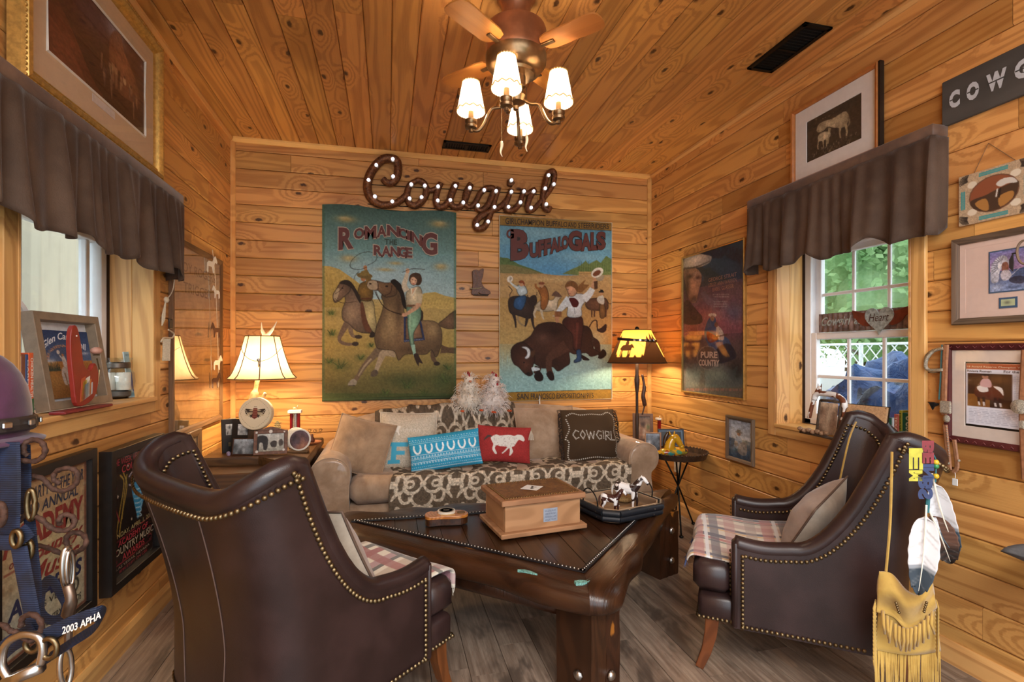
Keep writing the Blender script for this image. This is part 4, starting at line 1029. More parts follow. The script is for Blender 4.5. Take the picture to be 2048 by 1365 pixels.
bA = on_back(645, 801); bB = on_back(912, 428); Wb, Hb = bB.x-bA.x, bB.z-bA.z
e = frame_obj('painted_banner', 'tall green canvas banner painted with two riders on galloping horses, lettered Romancing the Range', 'painting', (bA.x, D-.006, bA.z), (1, 0, 0), (0, 0, 1), 'painted banners on the back wall')
qm = qmap(w1_, Wb, Hb); wav = lambda u, v: -.008-.006*np.sin(u*5+1)*v-.004*np.cos(v*7)
p.mesh('canvas', MT['canvas'], e, lambda u, v: (u*Wb, wav(u, v), (1-v)*Hb+.012*np.sin(u*9)*(v < .004)))
MB().box((Wb/2, .0035, Hb/2), (Wb*.99, .003, Hb*.99)).obj('canvas_back', plain('raw_canvas', '8f8768', .9), e)
MB().tube([(0, -.010, .004), (Wb, -.012, .004)], .012, 8).obj('hem_rod', plain('green_hem', '3c4a2a', .9), e, smooth=True)
L1 = [('R', 118, 214, 192, 192, 342, 330), ('O', 217, 282, 200, 192, 270, 262), ('M', 286, 362, 184, 178, 268, 262), ('A', 366, 428, 180, 178, 258, 250), ('N', 432, 516, 172, 186, 244, 254), ('C', 512, 562, 190, 206, 252, 268), ('I', 566, 590, 208, 216, 270, 276), ('N', 596, 668, 214, 246, 282, 318), ('G', 666, 774, 222, 226, 368, 374)]
L2 = [('R', 344, 402, 306, 312, 374, 380), ('A', 398, 456, 312, 316, 380, 382), ('N', 456, 514, 316, 320, 380, 386), ('G', 512, 562, 316, 324, 384, 390), ('E', 560, 602, 322, 326, 388, 390)]
quad_letters('lettering', L1+L2, ink('a89a88'), e, qm, -.0215, .10, 6); quad_letters('lettering', L1+L2, ink('5a2118'), e, qm, -.0225, .055)
quad_letters('lettering', [('T', 416, 446, 266, 266, 302, 303), ('H', 450, 474, 268, 268, 303, 304), ('E', 478, 500, 269, 270, 304, 305)], ink('22382a'), e, qm, -.0225, .03)
# ---- second banner
w2_ = (34, 832, 50, 90, 1345, 1318)
p = PT(212, 336, '5f8ea4', w2_)
p.vgrad(40, 250, '4f7f96', '6f9fb2').vgrad(250, 460, '6597b0', '5b93b8').vgrad(455, 620, 'b39b6c', '9a7c4c').vgrad(620, 950, 'a2834f', 'a98d58').vgrad(950, 1350, '8fa294', '86b0b2')
p.soft(300, 170, 260, 60, '8fb4bd', .5).soft(620, 330, 180, 40, '86b0c0', .6).soft(420, 420, 160, 40, '5390bd', .6)
p.poly([(34, 340), (90, 345), (170, 390), (250, 415), (340, 450), (340, 465), (180, 440), (34, 410)], '566b42', 0); p.poly([(34, 395), (150, 400), (330, 455), (200, 470), (34, 450)], '76714a', 4)
p.poly([(470, 450), (540, 415), (600, 390), (640, 355), (660, 380), (720, 350), (750, 370), (790, 320), (832, 345), (832, 455), (600, 460)], '5c7345', 0, 1, None, '6d7a48')
for k in range(14): p.line([(590+17*k, 430), (592+17*k, 370-10*math.sin(k*2))], [12, 2], '4c6338', .7)
p.poly([(34, 450), (200, 455), (330, 450), (450, 462), (832, 452), (832, 620), (34, 620)], 'a5875a', 0, .9); p.soft(400, 490, 260, 25, 'c2aa78', .7).soft(200, 560, 160, 30, 'b89c66', .6)
for k in range(16): p.line([(60+46*k, 480+(k*37 % 60)), (110+46*k, 474+(k*37 % 60))], [2, 4], '8d6e42', .5)
p.rect(590, 432, 680, 460, 'a98c5c'); p.line([(590, 445), (680, 445)], 3, '7c6440')
p.soft(100, 950, 160, 130, 'a48c58', .7).soft(700, 900, 120, 60, '9fb09c', .5).soft(500, 1180, 400, 110, '86b4b8', .6).soft(650, 1130, 200, 60, 'a9c7c0', .5)
rs = random.Random(9)
for k in range(150):
    x, y = rs.uniform(40, 825), rs.uniform(1010, 1260); p.line([(x, y), (x+rs.uniform(-6, 6), y-rs.uniform(15, 40))], [4, 1], rs.choice(['a9cdd0', '9ac0c4', '7ba9a8', 'b8d3cf']), .5)
# far riders
p.line([(160, 740), (165, 790), (205, 820)], [20, 14, 8], '8a7656')
p.poly([(95, 640), (130, 612), (210, 612), (265, 640), (268, 720), (240, 765), (160, 745), (105, 725)], '352a26', 5, 1, .4); p.poly([(225, 640), (255, 605), (285, 605), (292, 650), (270, 680), (240, 670)], '2d2320', 4); p.line([(232, 620), (222, 600)], 5, '2a2220'); p.line([(290, 605), (292, 580)], 5, '2a2220')
for a in ([(125, 720), (140, 780), (145, 830)], [(255, 740), (262, 800), (272, 838)], [(225, 750), (215, 800), (208, 822)]): p.line(a, [26, 16, 10], '2f2522')
p.line([(105, 640), (105, 600), (120, 570), (95, 540)], 5, '352a26')
p.poly([(150, 620), (210, 605), (215, 640), (185, 705), (135, 690), (132, 650)], '2f4f74', 4, 1, .4); p.poly([(150, 545), (200, 530), (225, 580), (205, 600), (168, 605)], 'a9b9bd', 4, 1, .3); p.line([(160, 555), (130, 535), (108, 515)], [20, 14, 10], 'b4c2c4')
p.ell(184, 522, 17, 20, 'b58a66'); p.poly([(165, 510), (184, 498), (204, 512), (204, 545), (194, 520), (174, 520)], '7a3f24', 4); p.ell(106, 492, 20, 24, 'd0ccc0', 1, None, .4); p.ell(110, 490, 8, 12, '9f9a8c', 1, None, .4)
p.poly([(290, 660), (340, 630), (400, 635), (430, 600), (455, 600), (465, 612), (440, 640), (425, 700), (340, 715), (280, 700)], 'b7ab92', 5, 1, .4); p.poly([(395, 600), (425, 570), (465, 605), (450, 612), (415, 608)], '5b463a', 4)
for a in ([(290, 690), (270, 730), (280, 760)], [(320, 700), (330, 750), (340, 770)], [(415, 690), (430, 740), (400, 745)]): p.line(a, [20, 13, 9], 'b0a58e')
p.poly([(300, 560), (345, 535), (370, 580), (372, 640), (345, 700), (318, 690), (318, 610)], '8c5a2e', 4, 1, .4); p.line([(310, 560), (285, 545), (283, 520)], [20, 14, 12], '8c5a2e'); p.ell(324, 530, 15, 18, 'b58a66'); p.ell(324, 518, 22, 10, '7c4a30')
p.poly([(640, 650), (665, 625), (740, 615), (790, 620), (806, 660), (790, 700), (680, 700), (645, 680)], '5d4331', 5, 1, .4)
for x in (685, 705, 770, 790): p.line([(x, 690), (x-2, 750)], [14, 9], '523a2a')
p.line([(795, 630), (815, 655), (832, 650)], 4, '3c2c22'); p.poly([(745, 655), (778, 655), (782, 745), (745, 750)], '6d5230', 3, 1, .4); p.poly([(735, 605), (770, 600), (775, 655), (745, 655), (722, 630)], 'b7b9ae', 4); p.ell(756, 585, 10, 13, 'b58a66'); p.ell(756, 572, 21, 7, '1d1815'); p.rect(746, 556, 768, 572, '1d1815')
# bison
B1 = '2f1d16'
p.line([(665, 820), (690, 780), (720, 775), (725, 830), (745, 850)], 8, B1); p.poly([(720, 835), (750, 825), (790, 795), (790, 840), (765, 858), (735, 852)], '2a1c1a', 3)
p.line([(690, 930), (720, 940), (735, 1000), (775, 1000)], [90, 50, 34, 26], '33201a'); p.poly([(728, 1030), (760, 975), (785, 985), (790, 1015), (755, 1040)], '221512', 3); p.poly([(600, 1010), (660, 1040), (665, 1052), (620, 1050)], '221512', 3)
p.poly([(110, 1010), (130, 960), (200, 920), (250, 880), (290, 815), (360, 790), (450, 795), (520, 830), (600, 810), (660, 820), (690, 880), (690, 960), (740, 1000), (680, 1025), (640, 1000), (560, 1010), (520, 1000), (525, 1070), (490, 1100), (440, 1130), (400, 1100), (330, 1110), (250, 1070), (200, 1100), (150, 1080)], '3a241b', 6, 1, .5)
p.soft(330, 900, 60, 40, '6a4a3a', .55).soft(420, 850, 60, 40, '20130f', .6).soft(480, 960, 30, 60, '24150f', .6).soft(400, 1060, 60, 40, '22140f', .6).soft(230, 960, 40, 30, '5a3626', .5)
p.line([(500, 950), (430, 1000), (380, 1040), (375, 1110), (390, 1160)], [86, 64, 48, 40, 44], '4a3024'); p.poly([(355, 1150), (385, 1130), (412, 1160), (412, 1190), (385, 1195)], '211512', 3); p.line([(300, 1100), (285, 1150)], [50, 40], '3a251b', 1, 0); p.poly([(270, 1165), (300, 1125), (335, 1165), (328, 1198), (290, 1200)], '1e1310', 3)
p.poly([(110, 1020), (125, 960), (190, 930), (260, 985), (275, 1050), (255, 1120), (262, 1150), (240, 1166), (205, 1150), (165, 1105), (130, 1080)], '3d241a', 5, 1, .5); p.soft(215, 1090, 30, 35, '5d3c2e', .5); p.ell(230, 1150, 16, 10, '20130f'); p.ell(200, 1072, 6, 5, '120b09')
p.poly([(184, 966), (215, 962), (242, 985), (242, 1025), (222, 1046), (206, 1040), (222, 1015), (216, 985)], 'c9ced0', 4, 1, .2); p.poly([(245, 1000), (275, 985), (275, 1015), (255, 1035)], '49301f', 3); p.poly([(255, 1105), (300, 1108), (310, 1122), (262, 1132)], 'b6c9d0', 3)
# woman on the bison
p.poly([(505, 750), (600, 745), (622, 800), (610, 900), (600, 985), (570, 990), (548, 960), (545, 880), (500, 830), (470, 790)], '44241d', 5, 1, .5); p.line([(580, 790), (570, 970)], [20, 10], '66382c', .6)
p.poly([(572, 985), (602, 980), (608, 1040), (600, 1058), (560, 1070), (555, 1055), (575, 1035)], '2c4668', 4, 1, .3)
p.poly([(515, 610), (560, 590), (620, 590), (650, 620), (610, 680), (605, 745), (510, 748), (510, 680), (480, 700)], 'c3cdd0', 5, 1, .35); p.line([(520, 620), (470, 680), (440, 720)], [50, 42, 30], 'bcc8cc'); p.line([(625, 625), (665, 590), (690, 550)], [60, 50, 40], 'c6d0d2')
p.line([(440, 720), (432, 760), (438, 790)], [34, 28, 22], 'a87c5c'); p.rect(416, 712, 466, 752, '7a5232'); p.line([(690, 545), (705, 500), (705, 475)], [30, 26, 22], 'b08868'); p.poly([(700, 500), (728, 495), (728, 552), (704, 555)], '4c3322', 0)
p.line([(556, 680), (562, 728)], 3, '4a5560'); p.poly([(520, 620), (560, 618), (590, 650), (575, 682), (545, 678), (530, 650)], '4a1b1a', 4)
p.poly([(570, 560), (600, 520), (640, 490), (625, 520), (665, 525), (630, 560), (600, 580)], '7a5630', 4); p.poly([(495, 540), (510, 505), (545, 500), (575, 520), (580, 560), (560, 600), (525, 605), (508, 570)], 'bd9170', 5, 1, .3); p.poly([(492, 545), (500, 515), (545, 500), (580, 530), (578, 575), (560, 550), (530, 535)], '6f4c2a', 4)
p.ell(512, 560, 4, 3, '2a1a14'); p.line([(518, 588), (532, 588)], 4, '9a3a34'); p.poly([(715, 470), (770, 455), (768, 490), (730, 495)], '8f8672', 3); p.ell(725, 438, 48, 32, 'cdcabf', 1, None, -.5); p.ell(722, 442, 32, 18, '6a3f28', 1, None, -.5)
p.poly([(34, 50), (832, 90), (832, 145), (34, 118)], '8a6a34', 0); p.poly([(34, 1285), (832, 1252), (832, 1320), (34, 1348)], '96702c', 0); p.line([(34, 118), (832, 145)], 4, '3c3020'); p.line([(34, 1285), (832, 1252)], 3, '3c3020'); p.speck(.10, (2, 2))
bA = on_back(998, 803); bB = on_back(1222, 447); Wb, Hb = bB.x-bA.x, bB.z-bA.z
e = frame_obj('painted_banner', 'tall blue canvas banner painted with a woman riding a bison, lettered Buffalo Gals', 'painting', (bA.x, D-.006, bA.z), (1, 0, 0), (0, 0, 1), 'painted banners on the back wall')
qm = qmap(w2_, Wb, Hb); p.mesh('canvas', MT['canvas'], e, lambda u, v: (u*Wb, -.010-.006*np.sin(u*4+2)*v-.003*np.cos(v*9), (1-v)*Hb))
MB().box((Wb/2, .0035, Hb/2), (Wb*.99, .003, Hb*.99)).obj('canvas_back', plain('raw_canvas_two', '8f8768', .9), e)
MB().tube([(0, -.012, 0), (Wb, -.012, 0), (Wb, -.012, Hb), (0, -.012, Hb)], .004, 6, closed=True).obj('rope_edge', plain('cream_edge', 'c9bda6', .9), e)
L1 = [('B', 108, 232, 148, 148, 366, 350), ('U', 238, 300, 240, 232, 346, 336), ('F', 298, 340, 222, 214, 338, 326), ('F', 338, 386, 214, 206, 326, 316), ('A', 380, 442, 208, 196, 316, 296), ('L', 438, 472, 196, 190, 294, 284), ('O', 462, 510, 190, 184, 284, 276), ('G', 508, 606, 150, 152, 290, 292), ('A', 600, 676, 170, 166, 292, 286), ('L', 672, 722, 162, 158, 286, 282), ('S', 714, 782, 156, 154, 284, 278)]
quad_letters('lettering', L1, ink('241614'), e, qm, -.0215, .12, 3); quad_letters('lettering', L1, ink('5a2a24'), e, qm, -.0225, .07); quad_letters('lettering', [('G', 78, 130, 146, 146, 214, 212)], ink('5a2a24'), e, qm, -.0225, .05)
quad_letters('lettering', [('GIRL', 72, 152, 68, 72, 112, 114), ('CHAMPION', 152, 338, 72, 82, 114, 120), ('BUFFALO', 354, 502, 82, 90, 122, 127), ('AND', 506, 568, 90, 93, 127, 129), ('STEER', 580, 676, 93, 96, 130, 134), ('RIDERS', 676, 806, 96, 99, 134, 136)], ink('2b2318'), e, qm, -.0225, .012)
quad_letters('lettering', [('SAN', 152, 230, 1288, 1286, 1330, 1328), ('FRANCISCO', 246, 416, 1286, 1284, 1328, 1322), ('EXPOSITION', 426, 622, 1284, 1280, 1320, 1314), ('1915', 628, 692, 1280, 1278, 1314, 1312)], ink('2b2318'), e, qm, -.0225, .012)
# ---- script marquee sign
YS = D-.035
def sp_(x, y): q = at_y(715+x/4.995, 300+y/4.995, YS); return (q.x, q.y, q.z)
t = NT('rusted_copper'); co = t.co(); n = t.noise(co, 60, 5, .7); col = t.ramp(n, [(.3, srgb('3c2418')), (.5, srgb('70472d')), (.66, srgb('97663f')), (.8, srgb('b58a5c'))]); t.bump(n, .5, .004); MT['rustcopper'] = t.fin(col, .5, .55)
sg_ = thing('marquee_sign', 'rusty metal script sign reading Cowgirl studded with small lit bulbs', 'sign', sp_(1000, 450))
so = Vector(sp_(1000, 450))
strokes = {'c': [(255, 290), (290, 325), (345, 330), (392, 275), (405, 190), (395, 115), (340, 88), (255, 95), (175, 165), (115, 270), (98, 380), (130, 480), (215, 545), (320, 550), (410, 520), (490, 450)],
 'o': [(590, 308), (525, 350), (495, 440), (515, 530), (580, 558), (645, 510), (690, 420), (665, 335), (610, 306), (588, 310)],
 'w': [(680, 400), (740, 405), (800, 380), (830, 335), (800, 400), (782, 500), (800, 565), (855, 570), (910, 520), (945, 430), (985, 335), (945, 420), (925, 510), (955, 565), (1020, 570), (1070, 510), (1105, 420), (1130, 345), (1080, 440), (1075, 540), (1120, 580)],
 'g': [(1120, 580), (1180, 520), (1230, 430), (1290, 385), (1360, 400), (1310, 540), (1240, 605), (1190, 585), (1185, 520)], 'g2': [(1410, 380), (1370, 500), (1340, 600), (1305, 700), (1260, 775), (1195, 785), (1180, 730), (1225, 670), (1330, 615), (1430, 565), (1490, 500)],
 'i': [(1535, 395), (1510, 470), (1480, 545), (1490, 600), (1550, 605), (1615, 540), (1645, 460), (1655, 395)], 'r': [(1655, 395), (1690, 440), (1765, 400), (1735, 450), (1700, 540), (1705, 605), (1755, 595), (1810, 540)],
 'l': [(1810, 540), (1880, 460), (1945, 360), (1968, 260), (1945, 215), (1900, 250), (1870, 350), (1850, 470), (1865, 575), (1905, 605), (1925, 570)]}
for k, st_ in strokes.items():
    pts = [Vector(sp_(*q))-so for q in crv(st_, 6)]; big = 1.2 if k == 'c' else (.92 if k in 'gilr' else 1)
    MB().tube(pts, [.037*big*(.75+.25*math.sin(pi*min(1, max(0, i/len(pts))))) for i in range(len(pts))], 8, flat=.75, up=(0, -1, 0)).obj('letter', MT['rustcopper'], sg_, smooth=60)
MB().lathe([(.034, -.02), (.034, .012), (.028, .02)], 5, Vector(sp_(1530, 330))-so, (0, -1, 0)).obj('dot_star', MT['rustcopper'], sg_)
t = NT('small_led_bulb'); t.fin((.9, .88, 1), .3, 0, Emission_Color=(.85, .85, 1, 1), Emission_Strength=1.3); MT['led'] = t.m
sock = plain('bulb_socket', '8d8378', .4, .8)
for x, y in ((352, 110), (188, 170), (112, 318), (355, 282), (175, 480), (347, 530), (535, 360), (670, 373), (518, 500), (637, 487), (800, 380), (797, 520), (972, 375), (922, 515), (1115, 393), (1050, 540), (1258, 415), (1375, 425), (1197, 568), (1360, 583), (1188, 763), (1296, 728), (1527, 318), (1527, 432), (1498, 582), (1652, 428), (1617, 537), (1748, 428), (1722, 590), (1895, 268), (1862, 398), (1948, 357), (1873, 555)):
    q = Vector(sp_(x, y))-so+Vector((0, -.029, 0))
    b = MB().ball(q+Vector((0, -.012, 0)), .0135, 10, 6).obj('bulb', MT['led'], sg_, smooth=True); MB().lathe([(.020, 0), (.020, .006), (.014, .008)], 10, q+Vector((0, .004, 0)), (0, -1, 0)).obj('socket', sock, b)
for a, b in (((60, 330), (1830, 435)), ((100, 530), (1890, 648))):
    A_, B_ = Vector(sp_(*a))-so, Vector(sp_(*b))-so; MB().tube([A_+Vector((0, .03, 0)), B_+Vector((0, .03, 0))], .0035, 6).obj('hanging_rod', MT['black_metal'], sg_)
# ---- boot plaque
b0 = on_back(940, 592); 
e = frame_obj('boot_ornament', 'small brown carved cowboy boot with spur hung between the banners', 'ornament', (b0.x, D, b0.z), (1, 0, 0), (0, 0, 1))
k = .00374  # metres per image pixel on this wall here
def bt(pts): return [((x-940)*k, (592-y)*k) for x, y in pts]
ol = bt([(944, 540), (952, 536), (958, 538), (966, 533), (969, 536), (967, 550), (964, 562), (970, 574), (981, 580), (984, 586), (978, 589), (962, 588), (958, 585), (955, 590), (944, 590), (942, 583), (945, 570), (945, 555)])
MB().prism(crv(ol, 3, True), 0, .03, lambda x, y, z: Vector((x, -z, y))).obj('boot', plain('carved_boot', '5e3a26', .4, var=.4, scale=90, bump=.5), e, bevel=.008)
MB().tube([Vector((x, -.033, z)) for x, z in bt([(942, 581), (938, 577), (950, 577), (964, 575)])], .004, 6).obj('spur', MT['brass'], e); MB().bbox((.085, -.016, .006), (.12, .034, .008), .002).obj('sole', plain('boot_sole', '2a1d16', .6), e)
MB().tube([Vector((x, -.032, z)) for x, z in bt([(950, 540), (955, 556), (952, 570)])], .003, 5).obj('stitching', plain('boot_stitch', '7a5a44', .6), e)
# white lamp cord on the wall
c0 = on_back(1078, 803); c1 = on_back(1077, 830)
o = MB().tube([c0+Vector((0, -.012, .05)), c0+Vector((0, -.014, 0)), c1+Vector((.01, -.012, 0)), c1+Vector((0, -.012, -.12))], .006, 6).obj('cable_cover', MT['white'], None, smooth=True); tag(o, 'white cord cover running down the wall below the bison banner', 'cord')
# ================================================================ framed pictures and hangings on the side walls
def bars(e, W, Hh, fw, fd, mat, nm='frame_rail', y0=0., lip=.004, style=None):
    """four mitred frame members; local origin at the lower left outer corner, face toward -y"""
    prof = [(0, 0), (0, -fd*.75), (fw*.15, -fd), (fw*.6, -fd*.92), (fw*.85, -fd*.7), (fw, -fd*.62), (fw, 0)]
    if style == 'flat': prof = [(0, 0), (0, -fd+.002), (.002, -fd), (fw-.002, -fd), (fw, -fd+.002), (fw, 0)]
    if style == 'ornate': prof = [(0, 0), (0, -fd*.8), (fw*.12, -fd*.95), (fw*.22, -fd*.8), (fw*.3, -fd*1.0), (fw*.5, -fd*1.08), (fw*.68, -fd*.85), (fw*.74, -fd*.65), (fw*.84, -fd*.75), (fw*.92, -fd*.55), (fw, -fd*.45), (fw, 0)]
    n = len(prof)
    for k, (L, o, r) in enumerate(((W, (0, 0), 0), (Hh, (W, 0), 90), (W, (W, Hh), 180), (Hh, (0, Hh), 270))):
        m = MB(); a = [(p[0], p[1], p[0]) for p in prof]; b = [(L-p[0], p[1], p[0]) for p in prof]
        m.add(a+b, [(i, (i+1) % n, n+(i+1) % n, n+i) for i in range(n)]+[tuple(range(n))[::-1], tuple(range(n, 2*n))])
        m.f = [f[::-1] for f in m.f]
        o_ = m.obj(nm, mat, e, smooth=35 if style != 'flat' else False, loc=(o[0], y0, o[1]), rot=(0, -R(r), 0))
def picture(name, label, wall, a, b, fw, fd, fmat, cat='picture', mat_col=None, mw=0, paint=None, glass=True, style=None, group=None, lean=0, off=0.0, mb=None, inner=None):
    """picture on a wall; a lower left, b upper right world points"""
    ux = {'L': (0, 1, 0), 'R': (0, -1, 0), 'B': (1, 0, 0)}[wall]; n = {'L': (1, 0, 0), 'R': (-1, 0, 0), 'B': (0, -1, 0)}[wall]
    a, b = Vector(a), Vector(b); W = abs((b-a).dot(Vector(ux))); Hh = b.z-a.z
    uz = Vector((0, 0, 1))+Vector(n)*lean
    e = frame_obj(name, label, cat, a+Vector(n)*(off+.001), ux, uz, group)
    bars(e, W, Hh, fw, fd, fmat, style=style)
    inside(e, W, Hh, fw, fd, mat_col, mw, paint, glass, mb)
    return e, W, Hh
def inside(e, W, Hh, fw, fd, mat_col, mw, paint, glass, mb=None):
    MB().box((W/2, -.0012, Hh/2), (W-fw, .002, Hh-fw)).obj('backing_board', MT['black_frame'], e)
    mb = mw if mb is None else mb
    if mat_col:
        x0, x1, z0, z1 = fw+mw, W-fw-mw, fw+mb, Hh-fw-mw; y = -fd*.4
        m = MB(); A_ = [(fw*.8, y, fw*.8), (W-fw*.8, y, fw*.8), (W-fw*.8, y, Hh-fw*.8), (fw*.8, y, Hh-fw*.8)]; B_ = [(x0, y, z0), (x1, y, z0), (x1, y, z1), (x0, y, z1)]; Cc_ = [(x0+.002, y+.003, z0+.002), (x1-.002, y+.003, z0+.002), (x1-.002, y+.003, z1-.002), (x0+.002, y+.003, z1-.002)]
        m.add(A_+B_+Cc_, [(i, (i+1) % 4, 4+(i+1) % 4, 4+i) for i in range(4)]+[(4+i, 4+(i+1) % 4, 8+(i+1) % 4, 8+i) for i in range(4)]); m.obj('mat_board', plain('mat_'+mat_col, mat_col, .85, var=.03), e)
    if paint: paint.flat('print', MT['print'], e, fw+mw-.001, fw+mb-.001, W-fw-mw+.001, Hh-fw-mw+.001, -fd*.4+.0035 if mat_col else -fd*.35)
    if glass: MB().add([(fw*.9, -fd*.58, fw*.9), (W-fw*.9, -fd*.58, fw*.9), (W-fw*.9, -fd*.58, Hh-fw*.9), (fw*.9, -fd*.58, Hh-fw*.9)], [(0, 1, 2, 3)]).obj('glass', MT['glass'], e)
# ---- large gilt framed print over the left window
a, b = Vector((XL, 1.80, 2.09)), Vector((XL, 2.775, 2.745))
p = PT(150, 110, '4a2c24', (0, 0, 150, 110))
p.vgrad(0, 110, '573430', '3a241c').soft(95, 8, 18, 16, '9aa2b8', .8).soft(60, 20, 25, 25, '5a4a58', .6)
p.poly([(85, 30), (92, 8), (104, 2), (112, 20), (125, 32), (135, 45), (140, 70), (100, 80), (88, 60)], '8a5a42', 5, .8, .5); p.poly([(0, 40), (15, 45), (35, 65), (60, 95), (80, 110), (0, 110)], '6a3a2a', 4, .8, .4); p.poly([(0, 70), (25, 80), (50, 110), (0, 110)], '7a4632', 4, .7)
rs = random.Random(4)
for k in range(26):
    x = rs.uniform(70, 135); y = rs.uniform(50, 75); p.line([(x, y), (x+rs.uniform(-2, 2), y+rs.uniform(10, 25))], [rs.uniform(2, 5), 1.5], rs.choice(['8f7058', '3a2620', 'a88a6a', '5e4a4c', '2e1d18']), .7)
for x, y, c in ((112, 58, 'c2ab88'), (96, 55, '9a7a5e'), (124, 62, '8a6a54'), (84, 66, '5a4238')): p.ell(x, y, 3, 5, c, .8); p.ell(x, y-5, 1.6, 2, '4a3026')
p.speck(.15, (2, 2))
e, W_, H_ = picture('framed_print', 'large gilt framed brown landscape print with riders, resting above the left window', 'L', a, b, .062, .045, MT['gold'], mat_col='c9b094', mw=.085, mb=.105, paint=p, style='ornate', off=.012)
MB().box((W_*.5, -.0185, .142), (.16, .002, .03)).obj('title_plate', ink('cfc7c4'), e)
i0, i1, j0, j1 = .147, W_-.147, .167, H_-.147
MB().tube([(i0, -.0185, j0), (i1, -.0185, j0), (i1, -.0185, j1), (i0, -.0185, j1)], .006, 4, closed=True).obj('inner_fillet', MT['white'], e)
m = MB()
for q, r in (((.012, .012), (W_-.012, .012)), ((.012, H_-.012), (W_-.012, H_-.012)), ((.012, .012), (.012, H_-.012)), ((W_-.012, .012), (W_-.012, H_-.012))):
    L = math.dist(q, r); 
    for k in range(int(L/.016)): t_ = (k+.5)*.016/L; m.ball((lerp(q[0], r[0], t_), -.040, lerp(q[1], r[1], t_)), .0055, 5, 3)
stuff(m.obj('beading', MT['gold'], e, smooth=True))
# ---- window valances
def suede_curtain():
    t = NT('brown_tooled_suede'); co = t.co(); n = t.noise(co, 5, 3, .6); w = t.node('ShaderNodeTexNoise', {'Vector': co, 'Scale': 38., 'Detail': 1., 'Distortion': 4.}).outputs[0]
    col = t.mix(t.sst(n, .3, .7), srgb('483629'), srgb('665040')); col = t.mix(t.math('MULTIPLY', t.sst(t.math('ABSOLUTE', t.math('SUBTRACT', w, .5)), .0, .05), .25), srgb('3a2a20'), col, 'MIX')
    col = t.mix(.45, col, t.mix(t.sst(n, .3, .7), srgb('4a382c'), srgb('685242'))); t.bump(w, .35, .003); return t.fin(col, .75, 0, Sheen_Weight=.12, Sheen_Roughness=.4, Specular_IOR_Level=.3)
MT['valance'] = suede_curtain()
def valance(label, wall, y0, y1, ztop, zbot, out, seed):
    sx = 1 if wall == 'L' else -1; X = XL if wall == 'L' else XR
    e = thing('valance', label, 'curtain', (X, (y0+y1)/2, ztop), group='window valances'); L = y1-y0; rs = random.Random(seed); ph = [rs.uniform(0, 6) for _ in range(6)]
    head = MB().bbox((sx*out/2, 0, -.025), (out, L, .05), .006).obj('header_board', suede('brown_header', '4a3326', '6a4c38', rough=.6), e, smooth=50)
    R_ = L+2*out*.9
    def fn(u, v):
        s_ = u*R_; d = .9*out
        if s_ < d: bx, by, nx, ny = s_, -L/2, 0, -1
        elif s_ > R_-d: bx, by, nx, ny = R_-s_, L/2, 0, 1
        else: bx, by, nx, ny = d, -L/2+(s_-d), 1, 0
        amp = (.006+.026*v)*(1 if ny == 0 else .5)
        f = math.sin(s_*34+ph[0]+1.5*math.sin(s_*7+ph[1]))*.65+math.sin(s_*83+ph[2]+1.8*math.sin(s_*11))*.5*(1-.6*v)+.3*math.sin(s_*15+ph[3]+2*v)
        f += -.35*max(0, math.sin(s_*34+ph[0]))**6
        bl = -.05-v*(ztop-zbot-.05)*(1+.05*math.sin(s_*17+ph[4])+.035*math.sin(s_*34+ph[0]))
        w = amp*f
        return (sx*(bx+nx*(w+.012+.02*v)), by+ny*w, bl)
    m = MB(); m.grid(fn, 240, 16)
    if sx > 0: m.f = [f[::-1] for f in m.f]
    o = m.obj('gathered_skirt', MT['valance'], e, smooth=True); s_ = o.modifiers.new('s', 'SOLIDIFY'); s_.thickness = .004
    return e
valance('brown tooled suede valance gathered over the left window', 'L', 1.62, 2.93, 2.085, 1.655, .085, 1)
valance('brown tooled suede valance gathered over the right window', 'R', 1.60, 2.71, 2.218, 1.77, .085, 2)
# ---- glazed print whose glass mirrors the lamp
t = NT('reflective_picture_glass'); tr = t.node('ShaderNodeBsdfTransparent'); gl = t.node('ShaderNodeBsdfGlossy', {'Roughness': .02}); g = t.node('ShaderNodeNewGeometry'); dt = t.node('ShaderNodeVectorMath', {0: g.outputs['Normal'], 1: g.outputs['Incoming']}, operation='DOT_PRODUCT').outputs['Value']
fr_ = t.math('MULTIPLY_ADD', t.math('POWER', t.math('SUBTRACT', 1, t.math('ABSOLUTE', dt)), 3), .6, .34, clamp=True); t.l.new(t.node('ShaderNodeMixShader', {0: fr_, 1: tr.outputs[0], 2: gl.outputs[0]}).outputs[0], t.out.inputs[0]); MT['mirrorglass'] = t.m
p = PT(70, 95, 'a5855c', (0, 0, 100, 140)); p.vgrad(0, 140, 'a98f6c', 'b08c58'); p.soft(55, 55, 30, 30, 'c8b494', .6).soft(45, 100, 25, 40, '9c7444', .5)
p.poly([(70, 30), (82, 22), (86, 34), (95, 60), (90, 120), (60, 130), (58, 70)], 'b89a70', 4, .5); p.poly([(20, 60), (32, 50), (42, 60), (46, 100), (18, 110)], '9a774c', 4, .5); p.speck(.1)
a, b = Vector((XL, 2.965, .825)), Vector((XL, 3.785, 1.895))
e, W_, H_ = picture('framed_poster', 'tall glazed cream poster in a thin brown wooden frame, reflecting the table lamp', 'L', a, b, .038, .022, MT['walnut'], mat_col=None, mw=0, paint=p, glass=False)
MB().add([(.03, -.014, .03), (W_-.03, -.014, .03), (W_-.03, -.014, H_-.03), (.03, -.014, H_-.03)], [(0, 1, 2, 3)]).obj('glass', MT['mirrorglass'], e)
